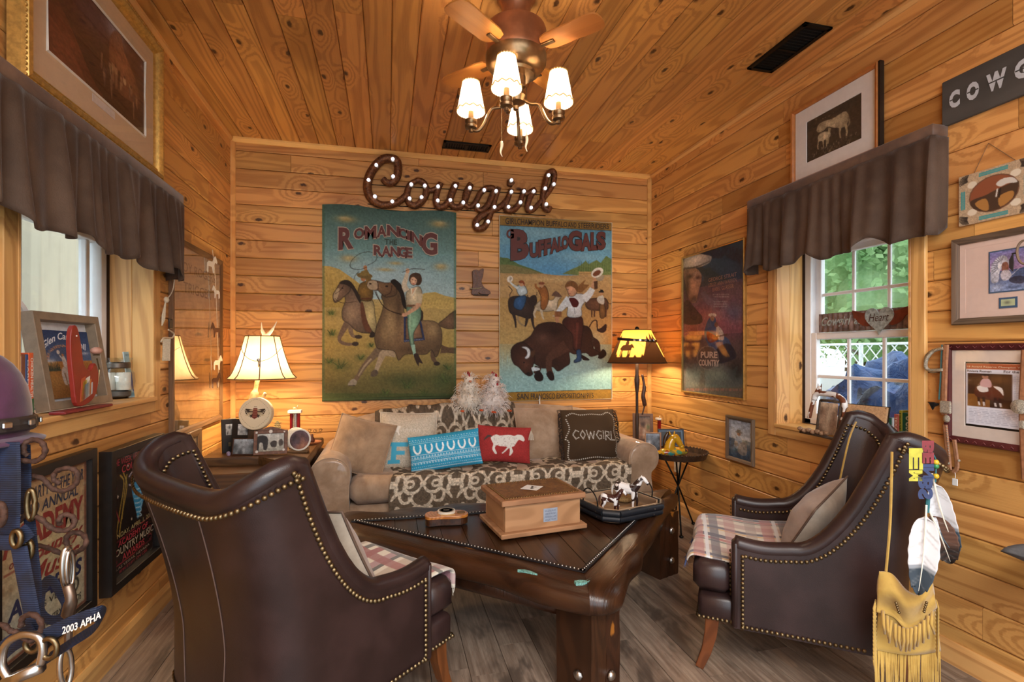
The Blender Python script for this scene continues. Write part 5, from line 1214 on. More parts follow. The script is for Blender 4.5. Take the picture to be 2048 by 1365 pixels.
lettering('lettering', 'ROY ROGERS', ink('3f3022'), e, (.10, H_-.17, W_-.12, H_-.115), -.0095, .02); lettering('lettering', 'and', ink('6a5844'), e, (.36, H_-.205, .44, H_-.18), -.0095); lettering('lettering', 'TRIGGER', ink('3f3022'), e, (.17, H_-.285, W_-.2, H_-.225), -.0095, .02)
# ---- lower left posters
p = PT(96, 130, 'b9a078', (0, 0, 100, 136)); p.vgrad(0, 136, 'b08a62', 'b7ad90'); p.soft(50, 70, 40, 40, 'c6b684', .6).soft(80, 20, 30, 20, 'b98a5c', .5).soft(20, 110, 40, 30, '9aa09c', .5)
p.rect(0, 0, 100, 3, '7c4a34').rect(0, 133, 100, 136, '7c4a34').rect(0, 0, 3, 136, '7c4a34').rect(97, 0, 100, 136, '7c4a34'); p.rect(8, 66, 92, 68, '7a2a22', .6)
rs = random.Random(6)
for k in range(60): p.soft(rs.uniform(0, 100), rs.uniform(0, 136), rs.uniform(1, 4), rs.uniform(1, 4), rs.choice(['d6c8a4', '8a6a4a', 'c9b690']), .5)
p.ell(82, 112, 8, 8, '4a4438'); p.ell(82, 112, 5.5, 5.5, 'b7ad90'); p.ell(82, 112, 3, 3, '4a4438'); p.speck(.12, (2, 2))
a, b = Vector((XL, 1.72, .315)), Vector((XL, 2.245, .915))
e, W_, H_ = picture('framed_poster', 'black framed cream letterpress award poster hung lower left behind the halters', 'L', a, b, .036, .03, MT['black_frame'], paint=p, style='flat', group='black framed award posters')
def ptext(e, W, Hh, fw, y, rows_):
    w, h = W-2*fw, Hh-2*fw
    for txt, x0, x1, z0, z1, col, bd, it in rows_: lettering('lettering', txt, ink(col), e, (fw+w*x0, fw+h*(1-z1), fw+w*x1, fw+h*(1-z0)), y, bd, it)
ptext(e, W_, H_, .036, -.0125, [("MUSIC'S PARTY OF THE YEAR", .06, .95, .05, .13, '2f3448', .02, .15), ('42ND ANNUAL', .15, .88, .15, .22, '2f3448', .02, .15), ('ACADEMY', .06, .95, .235, .40, '8a2f28', .05, 0), ('of', .12, .2, .42, .47, '7a2a24', .02, .3), ('Country', .22, .95, .42, .53, '8a2f28', .03, .4), ('Music', .25, .9, .53, .64, '8a2f28', .03, .4), ('AWARDS', .1, .93, .66, .77, '26294a', .04, .15), ('LAS VEGAS', .35, .8, .78, .82, '3a3630', .01, 0), ('COUNTRY LEGENDS', .4, .92, .90, .95, '4a4438', .02, 0)])
p = PT(96, 116, '141014', (0, 0, 100, 118)); p.speck(.3)
for pts, c, w in (([(22, 20), (30, 30), (20, 60), (14, 80), (10, 88)], 'a08a3a', 2), ([(28, 18), (36, 34), (26, 60), (20, 80)], 'a08a3a', 2), ([(36, 22), (30, 44), (26, 64)], 'b09a46', 1.6), ([(15, 30), (14, 50), (22, 66)], '9a3440', 1.6), ([(40, 26), (50, 22), (60, 30), (52, 36), (40, 34)], 'c9c4d8', 1.4), ([(45, 28), (58, 28)], 'c03a4a', 1.4)): p.line(pts, w, c)
p.poly([(48, 36), (78, 33), (80, 44), (70, 62), (60, 74), (56, 66), (50, 52)], '2f8fc4', 4)
for k in range(7): p.line([(49+k*1.3, 41+5*k), (62+k, 43+5*k), (78-2.4*k, 39+5*k)], 1.1, 'b9dcef')
for x, y in ((38, 14), (18, 40), (84, 60), (46, 70), (88, 30)): p.ell(x, y, 1.4, 1.4, 'd8d2c4')
p.line([(8, 84), (92, 80)], 1, 'a02a3c'); p.line([(8, 107), (92, 106)], 1, 'a02a3c')
for x in (12, 88): p.line([(x-6, 92), (x, 90), (x+4, 94), (x-2, 96)], 1, '9a2a3a'); p.line([(x-6, 101), (x, 99), (x+4, 103), (x-2, 105)], 1, '9a2a3a')
a, b = Vector((XL, 2.315, .31)), Vector((XL, 2.80, .885))
e, W_, H_ = picture('framed_poster', 'black framed neon style country music awards poster with a blue boot behind the armchair', 'L', a, b, .036, .045, MT['black_frame'], paint=p, style='flat', group='black framed award posters')
ptext(e, W_, H_, .036, -.017, [('THE WEEK VEGAS GOES', .06, .95, .03, .085, 'a83444', .01, 0), ('COUNTRY', .25, .85, .095, .16, 'a83444', .015, 0), ('SUNDAY, APRIL 1, 2012', .05, .95, .645, .69, 'b8ae7a', .01, 0), ('ACADEMY OF', .18, .82, .71, .76, 'b8394a', .02, 0), ('COUNTRY MUSIC', .04, .96, .77, .83, 'b8b4a0', .02, 0), ('AWARDS', .26, .74, .84, .895, 'b8394a', .02, 0), ('LAS VEGAS, NEVADA', .14, .86, .92, .945, 'a89a8a', .01, 0), ('8PM ET/PT ON CBS', .2, .8, .955, .98, 'a83444', .01, 0)])
p = PT(20, 24, '6d5a44'); p.speck(.3, (3, 3)); e, W_, H_ = picture('picture_frame', 'small brown wooden frame low on the left wall behind the armchair wing', 'L', (XL, 3.10, .49), (XL, 3.38, .83), .045, .025, MT['walnut'], paint=p, glass=False)
# ---- right wall
# movie style poster
p = PT(150, 214, '23242c', (472, 35, 842, 915)); w_ = (472, 842, 145, 32, 872, 915); p.win = w_
p.vgrad(35, 420, '2e333c', '3a3740').vgrad(420, 620, '5e4450', '94606a').vgrad(600, 915, '54444c', '656a5c')
p.soft(700, 150, 120, 90, '2c3540', .7).soft(720, 490, 120, 50, '9a5a68', .8).soft(640, 450, 90, 40, 'a8625a', .6).soft(790, 440, 60, 60, '4a4a6a', .7).soft(760, 560, 90, 40, '6a4458', .6).soft(540, 540, 70, 60, '8a4a3a', .6).soft(520, 640, 60, 50, '6b3c30', .6).soft(660, 780, 190, 60, '7d8a78', .75).soft(560, 840, 90, 30, '8c8a72', .5).soft(800, 760, 60, 90, '1d1c20', .8).soft(720, 850, 120, 20, '5a6a5a', .5)
p.poly([(476, 210), (545, 190), (590, 215), (596, 260), (575, 330), (560, 380), (530, 385), (505, 350), (490, 290)], 'a87e66', 5, .95, .4); p.soft(500, 300, 22, 80, '2a1d1a', .75).soft(545, 365, 30, 18, '3a2620', .7).soft(520, 240, 26, 7, '2b1a16', .7).soft(570, 245, 20, 6, '2b1a16', .6)
p.poly([(474, 160), (500, 128), (560, 108), (612, 115), (660, 125), (640, 165), (560, 190), (476, 200)], 'b9ac9c', 5, 1, .5); p.line([(476, 198), (560, 186), (650, 150)], [10, 8, 3], '5a4a40')
p.poly([(474, 400), (500, 370), (540, 400), (570, 430), (600, 460), (590, 500), (474, 500)], '3a2a28', 4, .8)
p.poly([(645, 470), (680, 465), (690, 500), (720, 560), (760, 590), (790, 680), (770, 690), (730, 620), (700, 660), (690, 700), (640, 620), (615, 560), (625, 510)], '35507a', 5, 1, .3); p.ell(665, 452, 26, 10, 'c9b9a8'); p.ell(665, 470, 12, 16, '8f6a54'); p.poly([(690, 510), (725, 540), (730, 590), (690, 580)], 'c0b4ac', 4); p.ell(688, 505, 11, 15, '7a5444'); p.poly([(630, 545), (670, 560), (700, 580), (680, 600), (640, 600)], '7e3226', 5, 1, .3); p.line([(670, 575), (750, 560)], 6, '5a3a28'); p.poly([(690, 640), (760, 610), (800, 670), (780, 700), (700, 720)], '22283a', 4)
p.ell(636, 690, 68, 68, '8a8078', .55); p.ell(636, 690, 62, 62, '4a3a36', .6); p.scribble(668, 330, 760, 355, 2, 'b0aaa4', .7); p.scribble(672, 370, 750, 410, 3, 'b0aaa4', .7, 3); p.scribble(490, 850, 830, 885, 1, 'a06a62', .7, 5, 14); p.speck(.14, (2, 2))
a, b = on_right(1367, 783), on_right(1494, 803); a.z = b.z = (a.z+b.z)/2; 
e, W_, H_ = picture('movie_poster', 'dusky country film poster in a thin gold frame between the floor lamp and window', 'R', a, Vector((XR, b.y, 2.02)), .012, .022, plain('gold_metal_frame', 'c2a464', .3, .9), cat='poster', paint=p, style='flat')
for txt, u0, u1, v0, v1, c, bd in (('GEORGE STRAIT', .46, .88, .20, .225, 'a0715e', .0), ('LESLEY ANN WARREN', .46, .88, .235, .26, 'a0715e', .0), ('ISABEL GLASSER', .52, .84, .27, .295, 'a0715e', .0), ('PURE', .33, .60, .70, .745, 'c0aca0', .05), ('COUNTRY', .30, .63, .755, .80, 'c0aca0', .05)): lettering('lettering', txt, ink(c), e, (W_*u0, H_*(1-v1), W_*u1, H_*(1-v0)), -.0085, bd)
# small cowboy photograph
p = PT(44, 60, '8fa0b4', (728, 990, 888, 1280)); p.vgrad(990, 1140, '8f9cb0', 'b8bcc2').vgrad(1140, 1280, '55687c', '3c4c60'); p.soft(830, 1150, 50, 20, 'c8b890', .7)
p.poly([(770, 1200), (775, 1130), (795, 1110), (820, 1130), (830, 1210)], '8c98a8', 4); p.ell(800, 1092, 13, 17, '9a7258'); p.ell(800, 1080, 26, 7, '6a665e'); p.rect(788, 1062, 814, 1080, '6a665e'); p.poly([(790, 1220), (810, 1160), (850, 1150), (855, 1230), (820, 1250)], '8a8078', 4, .8); p.ell(780, 1170, 14, 20, '9a9288'); p.speck(.25)
a = on_right(1456, 917); e, W_, H_ = picture('framed_photo', 'small dark framed photograph of a person in cowboy hat hung below the film poster', 'R', (XR, 3.0, .555), (XR, 2.735, .852), .024, .022, MT['greywood'], cat='photo frame', paint=p)
# horse and foal etching
p = PT(96, 72, '3a332a', (396, 515, 722, 945)); p.win = (396, 722, 690, 515, 935, 790)
p.soft(560, 700, 200, 130, '433b30', .5); rs = random.Random(3)
p.poly([(560, 665), (600, 640), (635, 625), (650, 660), (640, 700), (620, 720), (570, 720), (530, 715), (500, 740), (470, 748), (460, 735), (475, 700), (510, 680)], 'a8987a', 5, 1, .4)
for a_ in ([(540, 720), (535, 770), (530, 815)], [(605, 700), (600, 750), (605, 782)], [(630, 690), (640, 740), (638, 770)]): p.line(a_, [18, 10, 8], '9a8a6c')
p.poly([(470, 770), (500, 745), (540, 745), (545, 770), (515, 790), (475, 800)], 'b9aa8c', 4, 1, .3)
for a_ in ([(475, 790), (468, 830), (472, 850)], [(500, 785), (505, 840)], [(525, 780), (522, 830)]): p.line(a_, [9, 6, 5], 'a89878')
p.line([(645, 640), (655, 690), (640, 720)], [6, 9, 4], '7a6c54')
for k in range(60): x = rs.uniform(430, 690); y = 880-(x-430)*.42+rs.uniform(-10, 30); p.line([(x, y), (x+3, y-rs.uniform(6, 18))], 2.4, rs.choice(['8a7c60', 'b0a284', '6a5d48']), .8)
for k in range(14): p.ell(rs.uniform(420, 715), rs.uniform(560, 680), 1.6, 1.6, 'c9bca0')
p.speck(.2); e, W_, H_ = picture('framed_etching', 'wood framed etching of a grazing mare and foal on white mat above the right valance', 'R', (XR, 2.408, 2.222), (XR, 1.885, 2.637), .020, .030, plain('orange_wood_frame', 'a5642f', .4), mat_col='dcd8d4', mw=.075, paint=p, off=.008)
MB().box((W_+.006, -.012, H_/2), (.010, .024, H_)).obj('dark_side', MT['black_frame'], e)
# wooden sign
a = on_right(1891, 167); e = frame_obj('wooden_sign', 'charcoal weathered board sign stencilled in white, high at the right edge', 'sign', (XR-.001, 1.614, 2.212), (0, -1, 0), (0, 0, 1))
MB().bbox((.30, -.010, .092), (.60, .020, .184), .003).obj('sign_board', wood('charcoal_board', '4b4742', '2c2926', rough=.8, knots=False, sx=1.5, sy=40, rings=3), e)
x = .030
for ch, w in (('C', .040), ('O', .044), ('W', .066), ('G', .048), ('I', .030), ('R', .05), ('L', .045)):
    lettering('lettering', ch, ink('b9bcc0', .8), e, (x, .058, x+w, .128), -.0212, .085); 
    MB().box((x+w/2, -.0214, .093), (w*.9, .0004, .005)).obj('stencil_bridge', ink('3d3a36', .8), e); x += w+.024
# southwestern sand painting tile
e = frame_obj('sand_painting', 'square sandstone tile painted with an eagle feather scene in an oval, hung from a string', 'wall tile', (XR-.001, 1.556, 1.785), (0, -1, 0), (0, .05, 1))
p = PT(110, 96, 'b39a7c', (1250, 910, 1660, 1310)); p.win = (0, 0, 100, 88); p.speck(.12, (1, 1))
for cx, cy in ((12, 12), (88, 12), (12, 76), (88, 76)):
    for k in range(11):
        a_ = math.atan2(44-cy, 50-cx)+pi+R(-62+12.4*k); p.line([(cx+8*math.cos(a_)*-.2, cy-8*math.sin(a_)*.2*0+2*math.sin(a_)), (cx+12*math.cos(a_), cy+12*math.sin(a_))], [1.0, 1.6], '3a3028')
    p.ell(cx+(8 if cx < 50 else -8), cy+(8 if cy < 44 else -8), 7, 6, 'd8cbb4')
for a_, b_ in (((30, 4), (70, 4)), ((30, 84), (70, 84)), ((4, 28), (4, 60)), ((96, 28), (96, 60))):
    for k in (0, 2.4, 4.8):
        d = (0, k) if a_[1] == b_[1] else (k, 0); s_ = -1 if (a_[0] > 50 and a_[0] == b_[0]) or (a_[1] > 50 and a_[1] == b_[1]) else 1
        p.line([(a_[0]+d[0]*s_, a_[1]+d[1]*s_), (b_[0]+d[0]*s_, b_[1]+d[1]*s_)], 1.8, '3f8f90')
p.ell(50, 44, 35, 31, '6e4b38'); p.ell(50, 44, 33, 29, '8a4f34'); p.poly([(18, 48), (40, 44), (52, 40), (82, 34), (83, 46), (78, 60), (60, 72), (40, 72), (22, 62)], '4a3527', 4); p.poly([(24, 54), (40, 50), (44, 70), (34, 68)], 'a8763e', 3); p.poly([(58, 52), (76, 48), (76, 60), (60, 70)], 'a8763e', 3); p.poly([(54, 30), (62, 24), (76, 26), (82, 36), (70, 34), (60, 36)], 'c9c2b8', 4); p.line([(56, 38), (54, 52)], 2, 'd8d2c8'); p.line([(60, 38), (58, 54)], 2, '2a201a')
p.flat('painted_face', MT['print'], e, .001, .001, .239, .199, -.0105); MB().bbox((.12, -.005, .10), (.24, .010, .20), .002).obj('tile', plain('sandstone', 'b59a7a', .9), e); MB().tube([(.05, -.004, .198), (.10, -.003, .30), (.19, -.004, .198)], .0012, 5).obj('string', plain('twine', '6a5038', .9), e)
# framed chief print
p = PT(70, 86, '8e94c0', (1405, 190, 1640, 470)); p.vgrad(190, 330, '7c7fb8', 'b58fb4').vgrad(330, 470, '50608a', '8fa0c4')
p.poly([(1415, 400), (1410, 300), (1440, 245), (1480, 220), (1515, 235), (1530, 290), (1500, 300), (1470, 330), (1460, 400)], 'cfd2e0', 5, 1, .4)
for k in range(10): a_ = R(150+14*k); p.line([(1485+30*math.cos(a_), 290+35*math.sin(a_)), (1485+75*math.cos(a_), 300+80*math.sin(a_))], [5, 3], '4a4858', .8)
p.poly([(1488, 275), (1515, 270), (1528, 300), (1520, 340), (1495, 345), (1482, 310)], '9a6a5c', 4, 1, .3); p.poly([(1485, 330), (1530, 330), (1545, 380), (1500, 400), (1475, 370)], 'c9c6d0', 4); p.line([(1530, 380), (1600, 320)], 4, 'd0d2dc'); p.poly([(1530, 400), (1580, 340), (1640, 320), (1640, 400)], '4a5c80', 4, .8); p.poly([(1530, 390), (1590, 375), (1640, 400), (1610, 430), (1550, 420)], '2a2c3c', 4, .8); p.soft(1450, 440, 40, 20, 'c0c8dc', .7).soft(1560, 450, 60, 12, '2f3a58', .6); p.speck(.2)
e, W_, H_ = picture('framed_print', 'weathered wood framed portrait of a person in feathered headdress on a pink mat', 'R', (XR, 1.578, 1.388), (XR, 1.17, 1.735), .026, .024, MT['greywood'], mat_col='d8bfb2', mw=.02)
MB().box((W_/2, -.0085, H_/2), (W_-.05, .001, H_-.05)).obj('pink_mat', plain('pink_mat', 'd8bfb2', .85, var=.03), e); bl = ink('3f5a78'); MB().box((.19, -.0105, .195), (.125, .001, .160)).obj('inner_mat', bl, e); p.flat('print', MT['print'], e, .1325, .12, .2475, .27, -.0115)
MB().box((.19, -.0105, .075), (.058, .001, .040)).obj('inner_mat', bl, e); p = PT(20, 14, 'b9c49a'); p.soft(9, 7, 5, 4, '6a6a5c', .8); p.flat('small_stamp', MT['print'], e, .168, .063, .212, .088, -.0115)
# framed article
e, W_, H_ = picture('framed_article', 'dark red leather framed magazine article with a pinto horse photograph at the right edge', 'R', (XR, 1.607, .912), (XR, 1.20, 1.312), .026, .022, leather('oxblood_leather', '4a1a1c', .4), mat_col='d3c4b8', mw=.045)
p = PT(110, 110, 'dfe0ea', (0, 0, 100, 100)); p.rect(0, 0, 100, 9, 'a8522e'); p.rect(2, 16, 56, 70, '3d2416'); p.rect(2, 50, 30, 70, 'a06a2a', .7); p.soft(40, 25, 18, 8, '6a4424', .7)
p.poly([(10, 46), (16, 36), (34, 34), (44, 40), (46, 52), (38, 58), (16, 56)], '5c2a1a', 4, 1, .3); p.poly([(14, 38), (24, 34), (28, 44), (18, 46)], 'e0d8d4', 4); p.poly([(34, 36), (44, 38), (46, 50), (42, 44)], 'e0d8d4', 4)
for x in (16, 22, 36, 42): p.line([(x, 54), (x+1, 68)], [4, 2.5], '3a1c12'); p.line([(x, 62), (x+1, 68)], 2.5, 'd0c8c4')
p.poly([(18, 36), (20, 26), (28, 24), (32, 32), (30, 38)], 'c8a0a0', 4); p.ell(24, 21, 4, 4, 'a87a64'); p.ell(24, 18, 6, 2, '2a1c18'); p.scribble(58, 17, 98, 70, 20, '8a8ca0', .55, 2); p.scribble(3, 73, 98, 97, 9, '8a8ca0', .55, 3)
p.flat('article_page', MT['print'], e, .078, .082, .352, .322, -.0095)
lettering('lettering', 'Riviera Roman', ink('4a3428'), e, (.082, .288, .165, .297), -.0102, .02); lettering('lettering', 'For the Proof of Love', ink('4a3428'), e, (.205, .288, .348, .298), -.0102, .02); lettering('lettering', '18 Award Reserve Champion Walk-Trot Youth', ink('d8c0a8'), e, (.082, .304, .345, .313), -.0102, .01)
m = MB()
for k in range(13):
    x = .02+k*.03; m.tube([(x, -.023, .010), (x+.007, -.023, .017), (x+.014, -.023, .010)], .0016, 4); m.tube([(x, -.023, H_-.010), (x+.007, -.023, H_-.017), (x+.014, -.023, H_-.010)], .0016, 4)
stuff(m.obj('tooling', plain('tooled_line', '6a2f2e', .5), e))
# wall outlet
o0 = on_right(1355, 930); e = frame_obj('wall_outlet', 'white outlet cover on the right wall under the tray table', 'outlet', (XR-.001, o0.y, o0.z), (0, -1, 0), (0, 0, 1)); MB().bbox((0, -.004, 0), (.08, .008, .125), .003).obj('cover_plate', MT['white'], e); 
for dz in (-.028, .028): MB().bbox((0, -.009, dz), (.034, .003, .03), .001).obj('socket', plain('outlet_cream', 'cfc8bb', .5), e)
# ceiling vents
def vent(label, cx, cy, lx, ly, split):
    e = thing('ceiling_vent', label, 'vent', (cx, cy, H), group='black ceiling vents')
    for a_, b_, c_, d_ in ((-lx/2, -ly/2, lx, .022), (-lx/2, ly/2-.022, lx, .022), (-lx/2, -ly/2, .022, ly), (lx/2-.022, -ly/2, .022, ly)): MB().bbox((a_+c_/2, b_+d_/2, -.006), (c_, d_, .012), .002).obj('vent_frame', MT['black_metal'], e)
    MB().box((0, 0, -.0015), (lx*.95, ly*.95, .002)).obj('backing', plain('vent_dark', '0a0908', .8), e)
    n = 16; long_x = lx > ly; L = max(lx, ly)-.06; S = min(lx, ly)-.05
    for k in range(n):
        t_ = -L/2+(k+.5)*L/n; rt = (R(35 if k < n/2 else -35) if not long_x else 0, R(35 if k < n/2 else -35) if long_x else 0, 0); c_ = (t_, 0, -.008) if long_x else (0, t_, -.008); d_ = (.010, S, .002) if long_x else (S, .010, .002)
        MB().box(c_, d_, rt).obj('louver', MT['black_metal'], e)
    MB().bbox((0, 0, -.009), (.012, S, .008) if long_x else (S, .012, .008), .001).obj('divider', MT['black_metal'], e)
v0 = on_z(933, 293, H); vent('black louvred vent in the ceiling near the back wall', v0.x, v0.y-.01, .36, .13, 1)
v1 = on_z(1574, 97, H); vent('black louvred vent in the ceiling above the right wall', v1.x, v1.y, .16, .40, 1)
# ================================================================ lamps and ceiling fan
def shade_mat(name, hexc, tr=.6, vc=False):
    t = NT(name); c = srgb(hexc); col = t.node('ShaderNodeVertexColor', layer_name='Col').outputs[0] if vc else t.mix(t.sst(t.noise(t.co(), 9, 4, .6), .3, .7), tuple(x*.86 for x in c), c)
    d = t.node('ShaderNodeBsdfDiffuse', {0: col}); s_ = t.node('ShaderNodeBsdfTranslucent', {0: col}); m = t.node('ShaderNodeMixShader', {0: tr, 1: d.outputs[0], 2: s_.outputs[0]}); t.l.new(m.outputs[0], t.out.inputs[0]); return t.m
WARM = (1, .76, .48)
def bulb_mat(name, col, st):
    t = NT(name); t.fin((1, .95, .85), .3, 0, Emission_Color=(*col, 1), Emission_Strength=st); return t.m
MT['bulb'] = bulb_mat('warm_bulb', (1, .75, .45), 30)
# ---- antler table lamp
yl = 3.60; q0, q1 = at_y(525, 757, yl), at_y(525, 673, yl); lx = q0.x
tlamp = thing('table_lamp', 'antler table lamp with stitched rawhide bell shade glowing in the left corner', 'lamp', (lx, yl, .656))
zb0, zt0 = q0.z-.656, q1.z-.656; dp = lx*sn+yl*cs; rb_, rt_ = 62*dp/F, 31*dp/F
def bell(u, v):
    a = 2*pi*u; r = rb_+(rt_-rb_)*(v**.62); r *= 1-.012*(abs(math.sin(a*4)))**.5*0
    return (r*math.cos(a), r*math.sin(a), lerp(zb0, zt0, v))
m = MB(); m.grid(bell, 48, 14, cu=True); sh = m.obj('lamp_shade', shade_mat('rawhide', 'dcc49c', .38), tlamp, smooth=True)
lace = plain('leather_lace', '4a2e16', .8)
for k in range(8):
    MB().tube([Vector(bell(k/8+.02, v))*1.004 for v in np.linspace(0, 1, 14)], .0032, 5).obj('panel_seam', lace, sh)
for v in (0, 1): MB().tube([Vector(bell(u, v)) for u in np.linspace(0, 1, 49)[:-1]], .0035, 6, closed=True).obj('shade_rim', plain('shade_rim', '7a5a34', .8), sh)
MB().tube([Vector(bell(u, .55-.16*math.cos((u-.76)*2*pi*2.1)*(abs(u-.76) < .24)))*1.012 for u in np.linspace(.55, .97, 24)], .002, 5).obj('thong', lace, sh)
c_ = Vector(bell(.76, .40))*1.02; m = MB(); m.lathe([(.010, -.002), (.010, .003), (.004, .005)], 10, c_, (c_.x, c_.y, 0)); m.tube([c_, c_+Vector((.003, -.006, -.02)), c_+Vector((.002, -.006, -.045))], [.004, .006, .003], 6); m.obj('concho_tie', MT['steel'], sh, smooth=True)
bone = plain('antler', 'b99a70', .5, var=.35, scale=40, bump=.6)
MB().tube(crv([(-.02, .0, .02), (-.07, -.01, .12), (-.085, -.01, .22), (-.05, 0, .34), (-.03, 0, .44), (0, 0, .56)], 6), [.030]*10+[.024]*10+[.014]*11, 10).obj('antler_stem', bone, tlamp, smooth=True)
MB().tube(crv([(-.08, -.01, .2), (-.02, -.05, .26), (.03, -.06, .36)], 5), [.016]*6+[.010]*5, 8).obj('antler_tine', bone, tlamp, smooth=True)
MB().lathe([(.10, 0), (.10, .012), (.06, .025), (.03, .04)], 20).obj('base', MT['sidewood'], tlamp, smooth=40)
tip = plain('antler_tip', 'e9dcc0', .4)
for a, b in (((530, 672), (523, 645)), ((534, 672), (554, 643))):
    A_, B_ = at_y(*a, yl), at_y(*b, yl); L_ = [A_-tlamp.location, (A_*.55+B_*.45)-tlamp.location+Vector(((.006 if b[0] > 530 else -.008), 0, 0)), B_-tlamp.location]
    MB().tube(crv(L_, 4), [.014, .013, .012, .011, .009, .006, .004, .003, .001], 8).obj('finial_tine', tip, tlamp, smooth=True)
MB().ball((0, 0, (zb0+zt0)/2-.02), (.028, .028, .04), 10, 8).obj('bulb', MT['bulb'], tlamp, smooth=True)
l_ = light('table_lamp_light', 'POINT', (lx, yl, .656+(zb0+zt0)/2-.05), 23, WARM, .05)
# ---- floor lamp
yf_ = 3.70; q0, q1 = at_y(1274, 726, yf_), at_y(1276, 661, yf_); fx = q0.x; dp = fx*sn+yf_*cs; rb2, rt2 = 58*dp/F, 27*dp/F
flamp = thing('floor_lamp', 'floor lamp with dark rider silhouettes on an amber shade in the right corner', 'lamp', (fx, yf_, 0))
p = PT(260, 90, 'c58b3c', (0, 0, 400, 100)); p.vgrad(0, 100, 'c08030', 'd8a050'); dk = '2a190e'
p.rect(0, 82, 400, 100, dk)
for k in range(24): x = k*17; p.poly([(x, 84), (x+5, 74-(k*7 % 9)), (x+9, 84)], dk); 
for ox in (20, 160, 300):
    p.poly([(ox+50, 84), (ox+58, 25), (ox+66, 10), (ox+74, 26), (ox+80, 8), (ox+90, 30), (ox+98, 16), (ox+120, 84)], dk)
    p.poly([(ox+2, 50), (ox+8, 42), (ox+14, 46), (ox+34, 46), (ox+40, 52), (ox+38, 62), (ox+10, 62), (ox+7, 54), (ox+1, 56)], dk, 3)
    for lx_ in (11, 15, 33, 37): p.line([(ox+lx_, 58), (ox+lx_+.5, 80)], 2.6, dk)
    p.poly([(ox+18, 48), (ox+18, 34), (ox+27, 34), (ox+28, 50)], dk, 3); p.ell(ox+22, 30, 3.4, 4, dk); p.ell(ox+22, 27, 6, 1.6, dk); p.line([(ox+38, 50), (ox+43, 60)], 3, dk)
z0_, z1_ = q0.z, q1.z
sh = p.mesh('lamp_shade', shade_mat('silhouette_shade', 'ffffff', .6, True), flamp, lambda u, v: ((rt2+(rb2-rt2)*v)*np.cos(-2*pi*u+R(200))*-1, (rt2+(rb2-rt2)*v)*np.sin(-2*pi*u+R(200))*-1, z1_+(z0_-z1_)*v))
for r, z in ((rb2, z0_), (rt2, z1_)): MB().tube([(r*math.cos(2*pi*k/40), r*math.sin(2*pi*k/40), z) for k in range(40)], .004, 6, closed=True).obj('shade_rim', plain('floor_shade_rim', '2e1c10', .7), sh)
zb_ = lerp(z0_, z1_, .70); rbl = lerp(rb2, rt2, .70)+.006
MB().tube([(rbl*math.cos(2*pi*k/40), rbl*math.sin(2*pi*k/40), zb_-.012*math.cos(2*pi*k/40+.9)) for k in range(40)], .011, 6, closed=True, flat=.35, up=(0, 0, 1)).obj('hat_band', plain('hat_band', '1d1612', .5), flamp)
m = MB()
for k in range(5): a = R(235+16*k); m.bbox((rbl*1.03*math.cos(a), rbl*1.03*math.sin(a), zb_-.004), (.020, .008, .018), .003, (0, 0, a+pi/2))
stuff(m.obj('silver_buckles', MT['steel'], flamp))
MB().tube([(rbl*math.cos(R(a))*(1+.0035*(20-abs(a-265)*.8)), rbl*math.sin(R(a))*(1+.0035*(20-abs(a-265)*.8)), zb_-.02-.05*max(0, 1-abs(a-265)/22)) for a in range(240, 291, 4)], .0015, 5).obj('necklace', MT['steel'], flamp)
MB().ball((0, 0, z1_+.012), .018, 8, 6).obj('finial', MT['black_metal'], flamp, smooth=True)
pole = plain('dark_carved_pole', '3a281c', .5, var=.3)
MB().lathe([(.012, .03), (.013, .6), (.016, .75), (.011, .8), (.011, .95), (.018, 1.0), (.022, 1.06), (.014, 1.1), (.012, z1_)], 10).obj('pole', pole, flamp, smooth=True); MB().lathe([(.13, 0), (.13, .012), (.05, .03), (.015, .05)], 20).obj('base', pole, flamp, smooth=40)
m = MB(); m.tube(crv([(.03, -.03, 1.10), (.045, -.035, 1.0), (.035, -.035, .93), (.05, -.03, .86), (.03, -.03, .78)], 5), [.010]*5+[.016]*6+[.018]*5+[.006]*5, 8); m.obj('hanging_ornament', plain('dark_bead_ornament', '4a3024', .4, var=.4, scale=80), flamp, smooth=True)
MB().ball((0, 0, (z0_+z1_)/2), (.026, .026, .04), 10, 8).obj('bulb', MT['bulb'], flamp, smooth=True)
light('floor_lamp_light', 'POINT', (fx, yf_, (z0_+z1_)/2-.02), 20, WARM, .05)
# ---- ceiling fan with light kit
fc = on_z(1032, -8, H); FX, FY = fc.x, fc.y
fan = thing('ceiling_fan', 'antique copper ceiling fan with four small lamp shades on curved arms', 'ceiling fan', (FX, FY, H))
cop = plain('antique_copper', 'a06a4a', .28, .55, var=.2, scale=12); bronze = plain('antique_bronze', '7d6346', .28, .8, var=.25, scale=15)
MB().lathe([(.001, 0), (.085, 0), (.085, -.02), (.066, -.045), (.060, -.10), (.064, -.12), (.05, -.13), (.001, -.13)], 32, caps=False).obj('canopy', cop, fan, smooth=40)
MB().lathe([(.03, -.12), (.09, -.125), (.128, -.145), (.133, -.16), (.131, -.25), (.133, -.265), (.128, -.275)], 36, caps=False).obj('motor_housing', cop, fan, smooth=40)
MB().lathe([(.134, -.268), (.132, -.30), (.105, -.335), (.085, -.34), (.08, -.352), (.05, -.357), (.001, -.357)], 36, caps=False).obj('lower_housing', bronze, fan, smooth=40)
MB().lathe([(.042, -.357), (.042, -.40), (.03, -.41), (.03, -.43), (.048, -.445), (.040, -.47), (.014, -.485), (.012, -.50), (.001, -.505)], 24, caps=False).obj('light_hub', bronze, fan, smooth=40)
bw = wood('fan_blade_pine', 'b87a3a', '8f5522', knots=False, rings=4)
